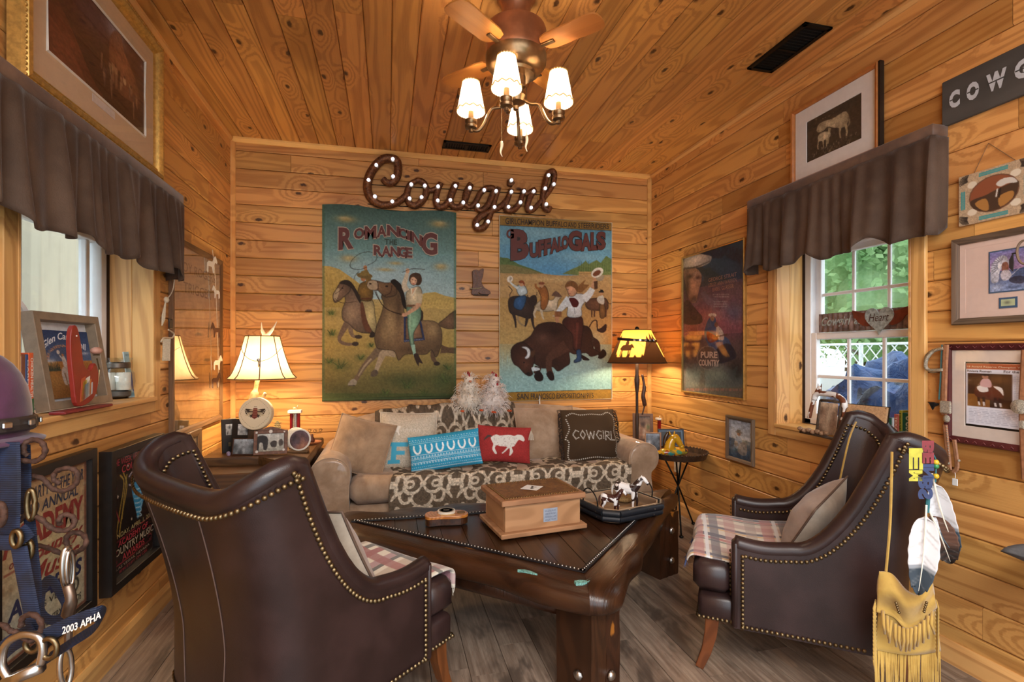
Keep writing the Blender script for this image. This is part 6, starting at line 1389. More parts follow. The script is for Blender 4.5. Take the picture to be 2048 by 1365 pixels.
for k in range(4):
    a = R(40+90*k); b_ = bpy.data.objects.new('fan_blade', None); C.objects.link(b_); b_.parent = fan; b_.rotation_euler = (0, 0, a)
    m = MB(); pr = crv([(.15, -.045), (.27, -.055), (.38, -.056), (.41, -.03), (.41, .03), (.38, .056), (.27, .055), (.15, .045)], 3, True); m.prism(pr, -.262, -.256); m.obj('blade', bw, b_)
    m = MB(); m.bbox((.15, 0, -.266), (.09, .022, .006), .002); m.obj('blade_iron', bronze, b_)
shm = shade_mat('pleated_shade', 'f4ead8', .55); tr_ = plain('gold_braid', 'b08a44', .6)
heads = [(1013, 180), (942, 226), (1117, 208), (1040, 262)]
for px, py in heads:
    g = on_z(px, py, 2.335); v = Vector((g.x-FX, g.y-FY, 0)); 
    d = v.normalized(); r_ = v.length
    hd = bpy.data.objects.new('lamp_arm', None); C.objects.link(hd); hd.parent = fan
    zc = 2.335-H
    MB().tube(crv([d*.03+Vector((0, 0, -.46)), d*.07+Vector((0, 0, -.485)), d*(r_*.55)+Vector((0, 0, -.495)), d*(r_*.72)+Vector((0, 0, -.56)), d*(r_*.85)+Vector((0, 0, -.585)), d*r_+Vector((0, 0, -.578))], 5), .0075, 8).obj('arm', bronze, hd, smooth=True)
    MB().lathe([(.001, -.592), (.010, -.590), (.010, -.578), (.026, -.572), (.028, -.562), (.022, -.556), (.027, -.548), (.027, -.538), (.012, -.53), (.011, -.50), (.001, -.50)], 18, (v.x, v.y, 0), caps=False).obj('candle_cup', bronze, hd, smooth=40)
    MB().lathe([(.010, -.535), (.010, -.485), (.001, -.484)], 10, (v.x, v.y, 0)).obj('candle_sleeve', MT['white'], hd, smooth=40)
    m = MB(); n = 60
    rs_ = lambda k: .0018*(1 if k % 2 else -1)
    vs_ = [((.0605+rs_(k))*math.cos(2*pi*k/n)+v.x, (.0605+rs_(k))*math.sin(2*pi*k/n)+v.y, zc) for k in range(n)]+[((.036+rs_(k))*math.cos(2*pi*k/n)+v.x, (.036+rs_(k))*math.sin(2*pi*k/n)+v.y, zc+.135) for k in range(n)]
    m.add(vs_, [(k, (k+1) % n, n+(k+1) % n, n+k) for k in range(n)]); s2 = m.obj('lamp_shade', shm, hd)
    MB().tube([((.0625)*math.cos(2*pi*k/48)+v.x, .0625*math.sin(2*pi*k/48)+v.y, zc+.010+.005*math.cos(2*pi*k*12/48*1.0)) for k in range(48)], .0022, 5, closed=True).obj('braid_trim', tr_, s2)
    MB().tube([((.038)*math.cos(2*pi*k/40)+v.x, .038*math.sin(2*pi*k/40)+v.y, zc+.133+.004*(k % 2)) for k in range(40)], .0022, 5, closed=True).obj('braid_trim', tr_, s2)
    MB().ball((v.x, v.y, zc+.055), (.013, .013, .030), 8, 6).obj('bulb', MT['bulb'], hd, smooth=True)
    light('fan_bulb_light', 'POINT', (FX+v.x, FY+v.y, H+zc+.055), 5.5, (1, .80, .58), .02)
for px, yt, yb in ((1003, 205, 305), (1053, 175, 295)):
    A_, B_ = on_z(px, yb, 2.20), None; tt_ = (A_-Vector((0, 0, CH))).length; 
    dpt = A_.x*sn+A_.y*cs; zt_ = CH+(HY-yt)/F*dpt
    o = A_-Vector((FX, FY, H)); m = MB(); n = 34
    m.tube([o+Vector((0, 0, .05)), Vector((o.x, o.y, zt_-H))], .0016, 5); stuff(m.obj('pull_chain', MT['brass'], fan))
    MB().tube(crv([o+Vector((0, 0, .052)), o+Vector((.002, 0, .03)), o+Vector((-.004, 0, 0)), o+Vector((.004, 0, -.02))], 4), [.004, .006, .007, .007, .0065, .006, .0055, .005, .004, .0035, .0025, .002, .001], 8).obj('antler_pull', tip, fan, smooth=True)
# ================================================================ outside the windows
def leafmat(name, a, b):
    t = NT(name); n = t.noise(t.co(), 1.3, 3); n2 = t.noise(t.co(), 30, 1); col = t.mix(t.math('MULTIPLY_ADD', t.sst(n, .35, .65), .6, t.math('MULTIPLY', n2, .4)), srgb(a), srgb(b))
    d = t.node('ShaderNodeBsdfDiffuse', {0: col}); s_ = t.node('ShaderNodeBsdfTranslucent', {0: col}); m = t.node('ShaderNodeMixShader', {0: .5, 1: d.outputs[0], 2: s_.outputs[0]}); t.l.new(m.outputs[0], t.out.inputs[0]); return t.m
lm = leafmat('summer_leaves', '5c8a50', 'c2dba6')
def tree(label, x, y, h, r, seed, n=9000):
    e = thing('tree', label, 'tree', (x, y, 0), 0, 'trees outside the right window'); rs = np.random.RandomState(seed); m = MB()
    blobs = [(rs.normal(0, r*.5), rs.normal(0, r*.5), rs.uniform(.3*h, h), rs.uniform(.35, .6)*r) for _ in range(22)]
    for b in blobs: m.ball(b[:3], b[3]*.68, 10, 7)
    vs_, fs = [], []
    for k in range(n):
        b = blobs[rs.randint(22)]; d = rs.normal(size=3); d /= np.linalg.norm(d); c = np.array(b[:3])+d*b[3]*rs.uniform(.75, 1.05)
        u = rs.normal(size=3); u /= np.linalg.norm(u); w = np.cross(u, d); w /= np.linalg.norm(w)+1e-6; s_ = rs.uniform(.035, .075); i = len(vs_)
        vs_ += [tuple(c-u*s_), tuple(c+w*s_*.6), tuple(c+u*s_), tuple(c-w*s_*.6)]; fs.append((i, i+1, i+2, i+3))
    m.add(vs_, fs); stuff(m.obj('foliage', lm, e)); MB().tube([(0, 0, 0), (.05, 0, h*.4), (0, .1, h*.8)], [.16, .12, .05], 8).obj('trunk', plain('bark', '5a4a3a', .9), e, smooth=True)
for k, (x, y, h, r, lb) in enumerate(((7.5, 5.2, 4.6, 1.7, 'bright green tree outside, behind the middle of the right window'), (9.2, 8.2, 5.2, 2.1, 'bright green tree outside at the left of the right window'), (9.5, 5.2, 5.2, 2.0, 'taller green tree outside at the right of the right window'), (11.5, 10.5, 6, 2.6, 'far green tree outside behind the others beyond the right window'), (12.5, 7.4, 6.2, 2.4, 'farthest green tree outside high behind the window grilles'))): tree(lb, x, y, h, r, k+3)
m = MB(); m.box((14, 4, -.35), (24, 40, .1)); struct(m.obj('ground_outside', plain('grass_ground', '6f7d4a', .95, var=.3, scale=3)))
# white lattice trailer rail
e = thing('lattice_rail', 'white crossed metal lattice rail outside behind the tarpaulin', 'railing', (4.42, 3.4, 0), R(0)); wm = plain('white_rail', 'd9dad8', .5)
A_, B_ = Vector((.3, 1.6, 0)), Vector((0, -1.9, 0))
def rl(t_, z): q = A_.lerp(B_, t_); return (q.x, q.y, z)
for z in (1.36, 1.13): MB().tube([rl(0, z), rl(1, z)], .012, 6).obj('rail', wm, e)
for k in range(26):
    a = k/26; MB().tube([rl(a, 1.13), rl(a+.06, 1.36)], .006, 5).obj('lattice_bar', wm, e); MB().tube([rl(a+.06, 1.13), rl(a, 1.36)], .006, 5).obj('lattice_bar', wm, e)
for k in range(5): MB().tube([rl(k/4, -.3), rl(k/4, 1.36)], .02, 6).obj('post', wm, e)
m = MB(); m.bbox((.15, -.1, .55), (.5, 3.6, 1.05), .05); m.obj('white_box_side', plain('white_box_side', 'd5d4cf', .6, var=.08, scale=3), e)
def heap(name, label, c, r, mat, seed, cat, rough=.22):
    m = MB(); nu, nv = 72, 30
    def fn(u, v):
        a = 2*pi*u; b = v*pi/2; d = Vector((math.cos(a)*math.cos(b), math.sin(a)*math.cos(b), math.sin(b)))
        f = 1+rough*(1-abs(mnoise.noise(d*2.2+Vector((seed, 0, 0))))*2.0)*.5+rough*.5*abs(mnoise.noise(d*5+Vector((0, seed, 0))))+.05*mnoise.noise(d*11)
        return (d.x*r[0]*f, d.y*r[1]*f, d.z*r[2]*f)
    m.grid(fn, nu, nv, cu=True); return tag(m.obj(name, mat, None, smooth=40, loc=c), label, cat)
t = NT('blue_tarpaulin'); co = t.co(); n = t.noise(co, 1.6, 3, .5, 1.2); col = t.mix(t.sst(n, .5, .53), srgb('3a5f9a'), srgb('39404a')); col = t.mix(t.math('MULTIPLY', t.noise(co, 14, 4), .5), col, srgb('1d2c4c')); t.bump(t.noise(co, 9, 4, .6, 1), .7, .03); tm = t.fin(col, .45)
heap('tarpaulin_heap', 'crumpled blue tarpaulin heap outside the lower right window', (3.45, 2.55, -.05), (.62, .95, 1.13), tm, 4.2, 'tarpaulin', .3)
heap('white_sack', 'white plastic wrapped bundle outside behind the left of the blue tarpaulin', (3.72, 4.45, .2), (.38, .7, 1.0), plain('white_plastic_sack', 'dcdcda', .4, var=.08, scale=5), 7.7, 'bundle', .3)
heap('white_sack', 'rounded white tank outside at the right behind the lattice rail', (5.2, 3.1, .2), (.7, .8, 1.2), plain('white_tank', 'e2e2e0', .4, var=.05, scale=5), 1.7, 'tank', .05)
# porch wall beyond the left window
m = MB(); m.box((XL-1.5, 3.2, 1.2), (.05, 5, 3.4)); struct(m.obj('wall_porch', wood('beige_porch_siding', 'b3a68f', '8d8270', knots=False, rings=3, sy=12, ax=2, rough=.8)))
m = MB(); m.box((XL-.9, 3, -.15), (1.4, 6, .1)); struct(m.obj('floor_porch', plain('porch_floor', '8a8378', .9)))
# ================================================================ things on the furniture
def dd(p): return p.x*sn+p.y*cs
def stand(name, label, cat, px, py, z, wpx, hpx, yaw, lean, fw, fd, fmat, group=None, **kw):
    """standing frame: base centre at pixel (px,py) on height z, size in image pixels"""
    c = on_z(px, py, z); d = dd(c); W, Hh = wpx*d/F, hpx*d/F
    ux = Vector((math.cos(R(yaw)), math.sin(R(yaw)), 0)); uy = Vector((-ux.y, ux.x, 0)); uz = Vector((0, 0, 1))+uy*lean
    e = frame_obj(name, label, cat, c-ux*W/2+Vector((0, 0, .001)), ux, uz, group)
    bars(e, W, Hh, fw, fd, fmat, style=kw.pop('style', 'flat')); inside(e, W, Hh, fw, fd, kw.get('mat_col'), kw.get('mw', 0), kw.get('paint'), kw.get('glass', False))
    if kw.get('prop', True):
        m = MB(); m.bbox((W/2, .028+.0, Hh*.30), (W*.22, .004, Hh*.62), .001, (-R(18), 0, 0)); m.obj('easel_back', MT['black_frame'], e)
    return e, W, Hh
def photo(w, h, seed, pal, n=9):
    """small photograph: soft tonal shapes"""
    p = PT(w, h, pal[0]); rs = random.Random(seed); p.vgrad(0, h, pal[0], pal[1])
    for k in range(n): p.soft(rs.uniform(0, w), rs.uniform(h*.25, h), rs.uniform(.06, .22)*w, rs.uniform(.08, .28)*h, rs.choice(pal), .75)
    return p.speck(.2)
# ---- sofa pillows
def on_y(px, py, y): return at_y(px, py, y)
lin = suede('linen', 'b9aa97', 'cabda9')
make_pillow('throw_pillow', 'brown suede square pillow leaning at the left end of the sofa', on_y(722, 893, 3.42), .37, .36, .15, R(-8), R(-20), R(14), MT['suede_pillow'], pipe=MT['suede_pillow'])
p = PT(110, 110, 'c0b29e', (0, 0, 100, 100)); p.speck(.10, (1, 1))
p.poly([(18, 55), (52, 55), (52, 63), (31, 63), (31, 70), (46, 70), (46, 77), (31, 77), (31, 86), (38, 86), (38, 92), (17, 92), (17, 86), (22, 86), (22, 62), (18, 62)], '4aa6c4')
p.poly([(16, 33), (22, 30), (28, 30), (33, 25), (37, 27), (34, 32), (34, 37), (36, 42), (33, 42), (31, 37), (24, 37), (22, 42), (19, 42), (20, 37), (17, 36)], 'e0d8cc', 3)
for k in range(5): p.line([(38+7*k, 36), (41+7*k, 30), (43+7*k, 36)], 1, 'd8cfc2')
p.poly([(50, 55), (84, 55), (84, 63), (62, 63), (62, 92), (50, 92)], '4aa6c4', 0, .0)
make_pillow('throw_pillow', 'beige linen pillow with a white horse and a large blue letter F', on_y(816, 882, 3.50), .385, .385, .15, R(-4), R(-16), R(2), lin, paint=p, pipe=lin)
p = PT(150, 78, '2f93b8', (0, 0, 150, 78)); wt = 'd5dde0'
for y, k in ((8, 3), (12, 2), (44, 3), (52, 2), (60, 3), (66, 2)):
    for x in range(2, 150, k*2): p.rect(x, y, x+k*.9, y+1.5, wt, .8)
for y in (16, 41, 49, 56, 71): p.rect(0, y, 150, y+1.2, wt, .85)
for y in (46, 58): 
    for x in range(0, 150, 6): p.poly([(x, y+2), (x+3, y-1), (x+6, y+2)], wt, 0, .7)
for k in range(6):
    x = 16+23.5*k; p.line([(x-6, 20), (x-7, 28), (x-4, 36), (x, 38), (x+4, 36), (x+7, 28), (x+6, 20)], [2.5, 4, 4, 4, 4, 4, 2.5], 'dfe4e4')
p.speck(.08, (1, 1)); make_pillow('throw_pillow', 'turquoise lumbar pillow with a row of white horseshoes', on_y(891, 902, 3.33), .47, .235, .12, R(-2), R(-14), R(-6), ink('2f93b8', .9), paint=p, pinch=.03)
p = PT(130, 88, '9a2f2e', (975, 295, 1290, 520)); p.speck(.10, (1, 1))
p.poly([(1045, 372), (1075, 352), (1100, 358), (1150, 350), (1185, 355), (1205, 345), (1235, 350), (1250, 375), (1240, 388), (1215, 378), (1200, 395), (1185, 420), (1170, 430), (1180, 455), (1165, 480), (1158, 480), (1160, 455), (1150, 430), (1100, 425), (1080, 420), (1070, 440), (1085, 470), (1075, 475), (1055, 445), (1060, 415), (1050, 395)], 'd6d0c8', 3)
p.line([(1050, 365), (1030, 365), (1005, 390)], [6, 16, 4], '4a3a38'); p.line([(1150, 430), (1130, 455), (1115, 470)], [12, 8, 6], 'd6d0c8')
rs = random.Random(2)
for k in range(70): x, y = rs.uniform(1060, 1200), rs.uniform(358, 425); p.ell(x, y, 2.2, 2.2, '8a6f6a', .55)
make_pillow('throw_pillow', 'red pillow with a patterned white galloping horse and a corner tassel', on_y(1008, 889, 3.38), .375, .245, .12, R(-2), R(-14), R(5), ink('9a2f2e', .9), paint=p, pinch=.04)
q = on_y(1062, 862, 3.36); m = MB()
for k in range(12): a = random.uniform(-.012, .012); m.tube([q, q+Vector((a, random.uniform(-.01, .01), -.03)), q+Vector((a*1.6, 0, -.065))], .0025, 4)
make_pillow('throw_pillow', 'large plain tan suede back cushion at the right end of the sofa', on_y(1092, 868, 3.58), .46, .40, .16, R(0), R(-16), R(-1), MT['suede'], pipe=MT['suede'])
tassel = stuff(m.obj('tassel', lin, None)); 
for o in bpy.data.objects:
    if o.name.startswith('throw_pillow') and 'corner tassel' in o.get('label', ''):
        bpy.context.view_layer.update(); tassel.parent = o; tassel.matrix_parent_inverse = o.matrix_world.inverted()
p = PT(110, 110, '43301f', (1445, 225, 1745, 505)); p.vgrad(225, 505, '46331f', '3a2919'); p.soft(1600, 350, 120, 100, '523c28', .5)
st = 'd6d2c8'
def studs(pts, n, r=3.2):
    pts = np.array(crv(pts, 12)); L = np.concatenate([[0], np.cumsum(np.linalg.norm(np.diff(pts, axis=0), axis=1))])
    for t_ in np.linspace(0, L[-1], n): p.ell(np.interp(t_, L, pts[:, 0]), np.interp(t_, L, pts[:, 1]), r, r, st)
studs([(1470, 260), (1500, 248), (1540, 258), (1600, 255), (1660, 258), (1700, 245), (1730, 265), (1735, 300), (1722, 350), (1735, 400), (1725, 450), (1735, 480), (1700, 488), (1600, 480), (1500, 490), (1462, 478), (1468, 400), (1455, 380), (1475, 330), (1465, 280)], 92)
x = 1488
for ch in 'COWGIRL':
    w = {'W': 42, 'I': 10}.get(ch, 28); v, f = text_mesh(ch); 
    paths = {'C': [[(1, .15), (.5, 0), (0, .5), (.5, 1), (1, .85)]], 'O': [[(.5, 0), (0, .5), (.5, 1), (1, .5), (.5, 0)]], 'W': [[(0, 0), (.25, 1), (.5, .2), (.75, 1), (1, 0)]], 'G': [[(1, .1), (.5, 0), (0, .5), (.5, 1), (1, .9), (1, .55), (.6, .55)]], 'I': [[(.5, 0), (.5, 1)]], 'R': [[(0, 1), (0, 0), (.8, .1), (.8, .45), (.1, .5), (1, 1)]], 'L': [[(0, 0), (0, 1), (1, 1)]]}[ch]
    for pa in paths:
        pp_ = np.array([(x+a*w, 340+b*44+(x-1488)*.05) for a, b in pa]); L = np.concatenate([[0], np.cumsum(np.linalg.norm(np.diff(pp_, axis=0), axis=1))])
        for t_ in np.arange(0, L[-1]+.1, 7.5): p.ell(np.interp(t_, L, pp_[:, 0]), np.interp(t_, L, pp_[:, 1]), 2.9, 2.9, st)
    x += w+8
e = make_pillow('throw_pillow', 'dark brown fringed suede pillow studded with the word cowgirl', on_y(1179, 872, 3.42), .42, .38, .14, R(2), R(-16), R(1), ink('43301f', .9), paint=p, pinch=.0)
m = MB(); rs = random.Random(8)
for sx in (-1, 1):
    for k in range(60):
        z = lerp(-.19, .19, (k+.5)/60)+rs.uniform(-.003, .003); b = Vector((sx*.205, 0, z)); m.tube([b, b+Vector((sx*rs.uniform(.015, .03), rs.uniform(-.02, .01), rs.uniform(-.02, .0))), b+Vector((sx*rs.uniform(.015, .035), rs.uniform(-.02, .01), rs.uniform(-.065, -.03)))], [.003, .0028, .001], 4)
for k in range(60):
    x = lerp(-.2, .2, k/60); b = Vector((x, 0, -.187)); m.tube([b, b+Vector((rs.uniform(-.01, .01), -.02, -.012)), b+Vector((rs.uniform(-.02, .02), -.035, -.016))], [.003, .0025, .001], 4)
stuff(m.obj('fringe', ink('34251a', .9), e))
# ---- plush hens on the sofa back
fur = plain('shaggy_white_plush', 'd9cdbd', .95, var=.15, scale=60); fur2 = plain('shaggy_pink_plush', 'd6c9c0', .95, var=.15, scale=60)
def hen(label, px, py, s, face, fm, seed):
    c = on_y(px, py, 3.80); e = thing('plush_hen', label, 'plush toy', c, face, 'plush hens on the sofa back'); e.scale = (1.3, 1.25, 1.02); rs = random.Random(seed)
    m = MB(); m.ball((0, 0, .075*s), (.070*s, .075*s, .078*s), 14, 9); m.ball((0, -.012*s, .16*s), (.042*s, .045*s, .075*s), 12, 8); m.ball((0, -.018*s, .225*s), (.030*s, .036*s, .036*s), 12, 8); m.obj('body', fm, e, smooth=True)
    m = MB()
    for k in range(620):
        t_ = rs.random(); a = rs.uniform(0, 2*pi); 
        if t_ < .68: cz, r = .075, .074; b = rs.uniform(-1.2, 1.3)
        elif t_ < .9: cz, r = .16, .046; b = rs.uniform(-.8, 1.0)
        else: cz, r = .225, .033; b = rs.uniform(.1, 1.4)
        d = Vector((math.cos(a)*math.cos(b), math.sin(a)*math.cos(b), math.sin(b))); 
        if t_ >= .9 and d.y < -.3: continue
        b0 = Vector((d.x*r*s, d.y*r*s-(.014*s if cz > .1 else 0), (cz+d.z*r*1.05)*s)); L = rs.uniform(.022, .05)*s; j = Vector((rs.uniform(-.4, .4), rs.uniform(-.4, .4), rs.uniform(-.2, .3)))
        m.tube([b0, b0+(d+j)*L*.5, b0+(d+j*1.3)*L*.8+Vector((0, 0, -L*.6))], [.0022*s, .0017*s, .0005*s], 3, caps=False)
    stuff(m.obj('shaggy_fur', fm, e))
    rd = ink('9c2228', .8); m = MB()
    for k in range(3): m.ball((0, (-.035+.018*k)*s, (.262+.004*k)*s), (.005*s, .010*s, (.016+.003*k)*s), 7, 5)
    m.obj('comb', rd, e, smooth=True)
    m = MB(); m.lathe([(.010*s, 0), (.009*s, .01*s), (.001*s, .028*s)], 8, (0, -.045*s, .22*s), (0, -1, -.3)); m.obj('beak', ink('c07a5c' if seed == 1 else '9a7a72', .6), e, smooth=True)
    if seed != 1: MB().ball((.0, -.048*s, .196*s), (.008*s, .006*s, .014*s), 7, 5).obj('wattle', rd, e, smooth=True)
    for sx in (-1, 1):
        MB().ball((sx*.022*s, -.045*s, .236*s), .0035*s, 6, 4).obj('eye', ink('1a1512', .2), e)
        m = MB(); m.ball((sx*.055*s, -.09*s, .008*s), (.012*s, .022*s, .008*s), 7, 5); m.obj('foot', ink('c9552a', .8), e, smooth=True)
hen('shaggy white plush hen with orange feet on the sofa back', 936, 821, 1.0, R(6), fur, 1); hen('shaggy white plush hen with a red wattle tucked against the other hen on the sofa back', 985, 823, 1.03, R(25), fur2, 2)
bpy.data.objects['plush_hen.001']['label'] = 'shaggy white plush hen with a red wattle, nearer the bison banner'
# ---- wooden box on the coffee table
A_, B_ = on_z(1003, 1085, zt), on_z(1175, 1060, zt); ang = math.atan2(B_.y-A_.y, B_.x-A_.x); Wx = (B_-A_).length; Dp = .325
bx = thing('keepsake_box', 'oak keepsake box with a studded lid and silver label on the coffee table', 'box', (A_.x, A_.y, zt+.007), ang)
def ob_(nm, c, d, b, mat='oakbox'): return MB().bbox(c, d, b).obj(nm, MT[mat], bx)
ob_('base_plinth', (Wx/2, Dp/2, .011), (Wx, Dp, .022), .004); bw_, bd_ = Wx-.052, Dp-.05
for c, d in (((Wx/2, .025+.006, .082), (bw_, .012, .12)), ((Wx/2, Dp-.025-.006, .082), (bw_, .012, .12))): ob_('side_board', c, d, .002)
for x in (.026+.006, Wx-.026-.006): o = MB().bbox((0, 0, 0), (bd_-.026, .012, .12), .002).obj('side_board', MT['oakbox'], bx, loc=(x, Dp/2, .082), rot=(0, 0, pi/2))
lid = ob_('lid', (Wx/2, Dp/2, .156), (Wx-.01, Dp-.01, .026), .004)
t = NT('burl_leather'); co = t.co(); n = t.noise(co, 22, 5, .7, 2.); t.bump(n, .3, .003); MT['burl'] = t.fin(t.ramp(n, [(.3, srgb('3f2410')), (.5, srgb('754a22')), (.7, srgb('8f6434'))]), .4)
ins = MB().bbox((Wx/2, Dp/2, .170), (Wx-.055, Dp-.055, .004), .001).obj('leather_inset', MT['burl'], lid)
m = MB(); x0_, x1_, y0_, y1_ = .032, Wx-.032, .032, Dp-.032
for k in range(30): t_ = k/29; m.ball((lerp(x0_, x1_, t_), y0_, .172), .0052, 6, 4); m.ball((lerp(x0_, x1_, t_), y1_, .172), .0052, 6, 4)
for k in range(1, 22): t_ = k/22; m.ball((x0_, lerp(y0_, y1_, t_), .172), .0052, 6, 4); m.ball((x1_, lerp(y0_, y1_, t_), .172), .0052, 6, 4)
stuff(m.obj('studs', plain('dark_brass', '7a5f3c', .35, .9), lid, smooth=True))
p = PT(40, 40, 'e4e2dc'); p.poly([(10, 22), (16, 18), (24, 18), (30, 14), (33, 17), (29, 21), (29, 28), (26, 28), (25, 23), (16, 23), (14, 28), (12, 28)], '4a4038', 3)
p.mesh('note_card', MT['print'], lid, lambda u, v: (Wx/2+(u+v-1)*.062, Dp/2+(u-v)*.058, u*0+.1735)).data.flip_normals()
lb = MB().box((Wx*.58, .0245, .078), (.072, .001, .062)).obj('label_plate', plain('silver_label', '9aa4b4', .4, .3), bx)
for k, tx in enumerate(('RALLY & SLIDE', '2008 IN FRONT', '2ND REGION CHAMP', 'WALK TROT')):
    o = lettering('lettering', tx, ink('4a5468'), lb, (Wx*.58-.028, .094-.014*k, Wx*.58+.028, .101-.014*k), .0238, 0)
# ---- tree slice plaque
c = on_z(893, 1047, zt); d_ = dd(c); k_ = d_/F
pq = thing('wood_slice_plaque', 'glossy live edge wood slice plaque with a round medallion on the coffee table', 'plaque', (c.x, c.y, zt+.006), R(-4))
ol = crv([(-.105, -.03), (-.085, -.055), (-.03, -.05), (.03, -.055), (.08, -.05), (.105, -.02), (.095, .02), (.06, .045), (.02, .04), (-.03, .05), (-.06, .035), (-.075, .045), (-.10, .02)], 4, True)
rgt = NT('slice_top'); cc = rgt.co(); nn = rgt.math('SINE', rgt.math('MULTIPLY', rgt.math('ADD', rgt.node('ShaderNodeVectorMath', {0: cc, 1: (.02, .01, 0)}, operation='DISTANCE').outputs['Value'], rgt.math('MULTIPLY', rgt.noise(cc, 20, 2), .02)), 420)); sm = rgt.fin(rgt.mix(rgt.sst(nn, -1, 1), srgb('a25f22'), srgb('b97634')), .22, 0, Coat_Weight=.5)
MB().prism(ol, .03, .044).obj('slice', sm, pq, bevel=.003); MB().prism([(x*.98, y*.98) for x, y in ol], 0, .031).obj('bark_edge', plain('dark_bark', '3a2010', .3, var=.5, scale=60), pq)
MB().lathe([(.044, .044), (.044, .054), (.036, .055), (.001, .055)], 28, (.0, .012, 0)).obj('medallion', plain('cream_stone', 'd6cdbb', .5), pq, smooth=40); MB().lathe([(.036, .055), (.036, .056), (.03, .056), (.03, .055)], 28, (0, .012, 0)).obj('ring_line', ink('5a5044'), pq); MB().bbox((0, .012, .0555), (.03, .014, .001), .0003).obj('engraved_horse', ink('5a5044'), pq)
MB().bbox((.005, -.034, .045), (.068, .014, .002), .0005).obj('name_plate', plain('wood_plate', 'c89a5c', .5), pq); MB().lathe([(.02, .044), (.02, .047), (.001, .047)], 16, (.072, -.002, 0)).obj('small_token', plain('token', '6b5030', .5), pq)
# ---- tray with two pinto horse figurines
c = on_z(1236, 1018, .45); TR = R(14)
tr = thing('wooden_tray', 'black distressed wooden tray with wire handles on the coffee table', 'tray', (c.x, c.y, zt+.007), TR)
tx, ty = .36, .33; dist = NT('distressed_black'); co = dist.co(); n = dist.noise(co, 35, 4, .7); dm = dist.fin(dist.mix(dist.sst(n, .66, .70), srgb('171a20'), srgb('a08770')), .45)
oct_ = [(-tx/2+.05, -ty/2), (tx/2-.05, -ty/2), (tx/2, -ty/2+.05), (tx/2, ty/2-.05), (tx/2-.05, ty/2), (-tx/2+.05, ty/2), (-tx/2, ty/2-.05), (-tx/2, -ty/2+.05)]
MB().prism(oct_, 0, .012).obj('tray_floor', wood('tray_floor', '8a6a4c', '5a4230', knots=False, rough=.6), tr)
for k in range(8):
    a, b = Vector((*oct_[k], 0)), Vector((*oct_[(k+1) % 8], 0)); d = (b-a); L = d.length; an = math.atan2(d.y, d.x); mid = (a+b)/2; nrm = Vector((d.y, -d.x, 0)).normalized()
    for zc, of in ((.020, .004), (.048, .010)):
        m = MB(); m.tube([(-L/2-.006, 0, 0), (L/2+.006, 0, 0)], .017, 10); m.obj('tray_side', dm, tr, smooth=60, loc=(mid.x+nrm.x*of, mid.y+nrm.y*of, zc), rot=(0, 0, an))
    MB().bbox((0, 0, 0), (L, .008, .052), .002).obj('inner_side', wood('tray_inner', 'a58a6c', '6a523c', knots=False, rough=.6) if k == 0 else bpy.data.materials['tray_inner'], tr, loc=(mid.x-nrm.x*.012, mid.y-nrm.y*.012, .036), rot=(0, 0, an))
for sx in (-1, 1):
    MB().tube(crv([(sx*.178, -.06, .05), (sx*.185, -.058, .10), (sx*.188, -.02, .135), (sx*.188, .02, .135), (sx*.185, .058, .10), (sx*.178, .06, .05)], 5), .0035, 6).obj('wire_handle', MT['black_metal'], tr, smooth=True)
def horse_mesh():
    m = MB()
    def T_(pts, rr): m.tube(crv(pts, 4), list(np.interp(np.linspace(0, 1, (len(pts)-1)*4+1), np.linspace(0, 1, len(rr)), rr)), 10)
    T_([(-.56, 0, .86), (-.40, 0, .88), (-.1, 0, .83), (.2, 0, .83), (.38, 0, .86)], [.13, .25, .24, .25, .16]); T_([(.28, 0, .86), (.44, 0, 1.05), (.56, 0, 1.25), (.64, 0, 1.38)], [.23, .175, .125, .09]); T_([(.60, 0, 1.39), (.72, 0, 1.34), (.86, 0, 1.20), (.94, 0, 1.10)], [.075, .10, .075, .06])
    for s_ in (-1, 1):
        st_ = .10 if s_ > 0 else -.03
        T_([(.30, s_*.09, .80), (.30+st_*.4, s_*.11, .52), (.31+st_, s_*.11, .30), (.30+st_, s_*.11, .10), (.33+st_, s_*.11, .0)], [.14, .095, .058, .047, .062])
        st_ = -.08 if s_ > 0 else .06
        T_([(-.42, s_*.09, .80), (-.36+st_*.3, s_*.12, .56), (-.50+st_, s_*.12, .33), (-.46+st_, s_*.12, .10), (-.43+st_, s_*.12, .0)], [.18, .115, .062, .048, .062])
        m.tube([(.63, s_*.04, 1.42), (.63, s_*.05, 1.50)], [.028, .006], 6)
    me_o = m.obj('tmp', None if False else MT['white'], None); r = me_o.modifiers.new('r', 'REMESH'); r.mode = 'VOXEL'; r.voxel_size = .018; s_ = me_o.modifiers.new('s', 'SMOOTH'); s_.iterations = 4; s_.factor = .5
    bpy.context.view_layer.update(); me = bpy.data.meshes.new_from_object(me_o.evaluated_get(bpy.context.evaluated_depsgraph_get())); bpy.data.objects.remove(me_o)
    me.polygons.foreach_set('use_smooth', [True]*len(me.polygons)); me.materials.clear(); return me
HM = horse_mesh()
def pinto(name, off, br, th=.5):
    t = NT(name); v = t.vmath('ADD', t.co(), off); n = t.noise(v, 2.6, 1.5, .4, .4); return t.fin(t.mix(t.sst(n, th-.015, th+.015), srgb(br), srgb('e2dfdc')), .35)
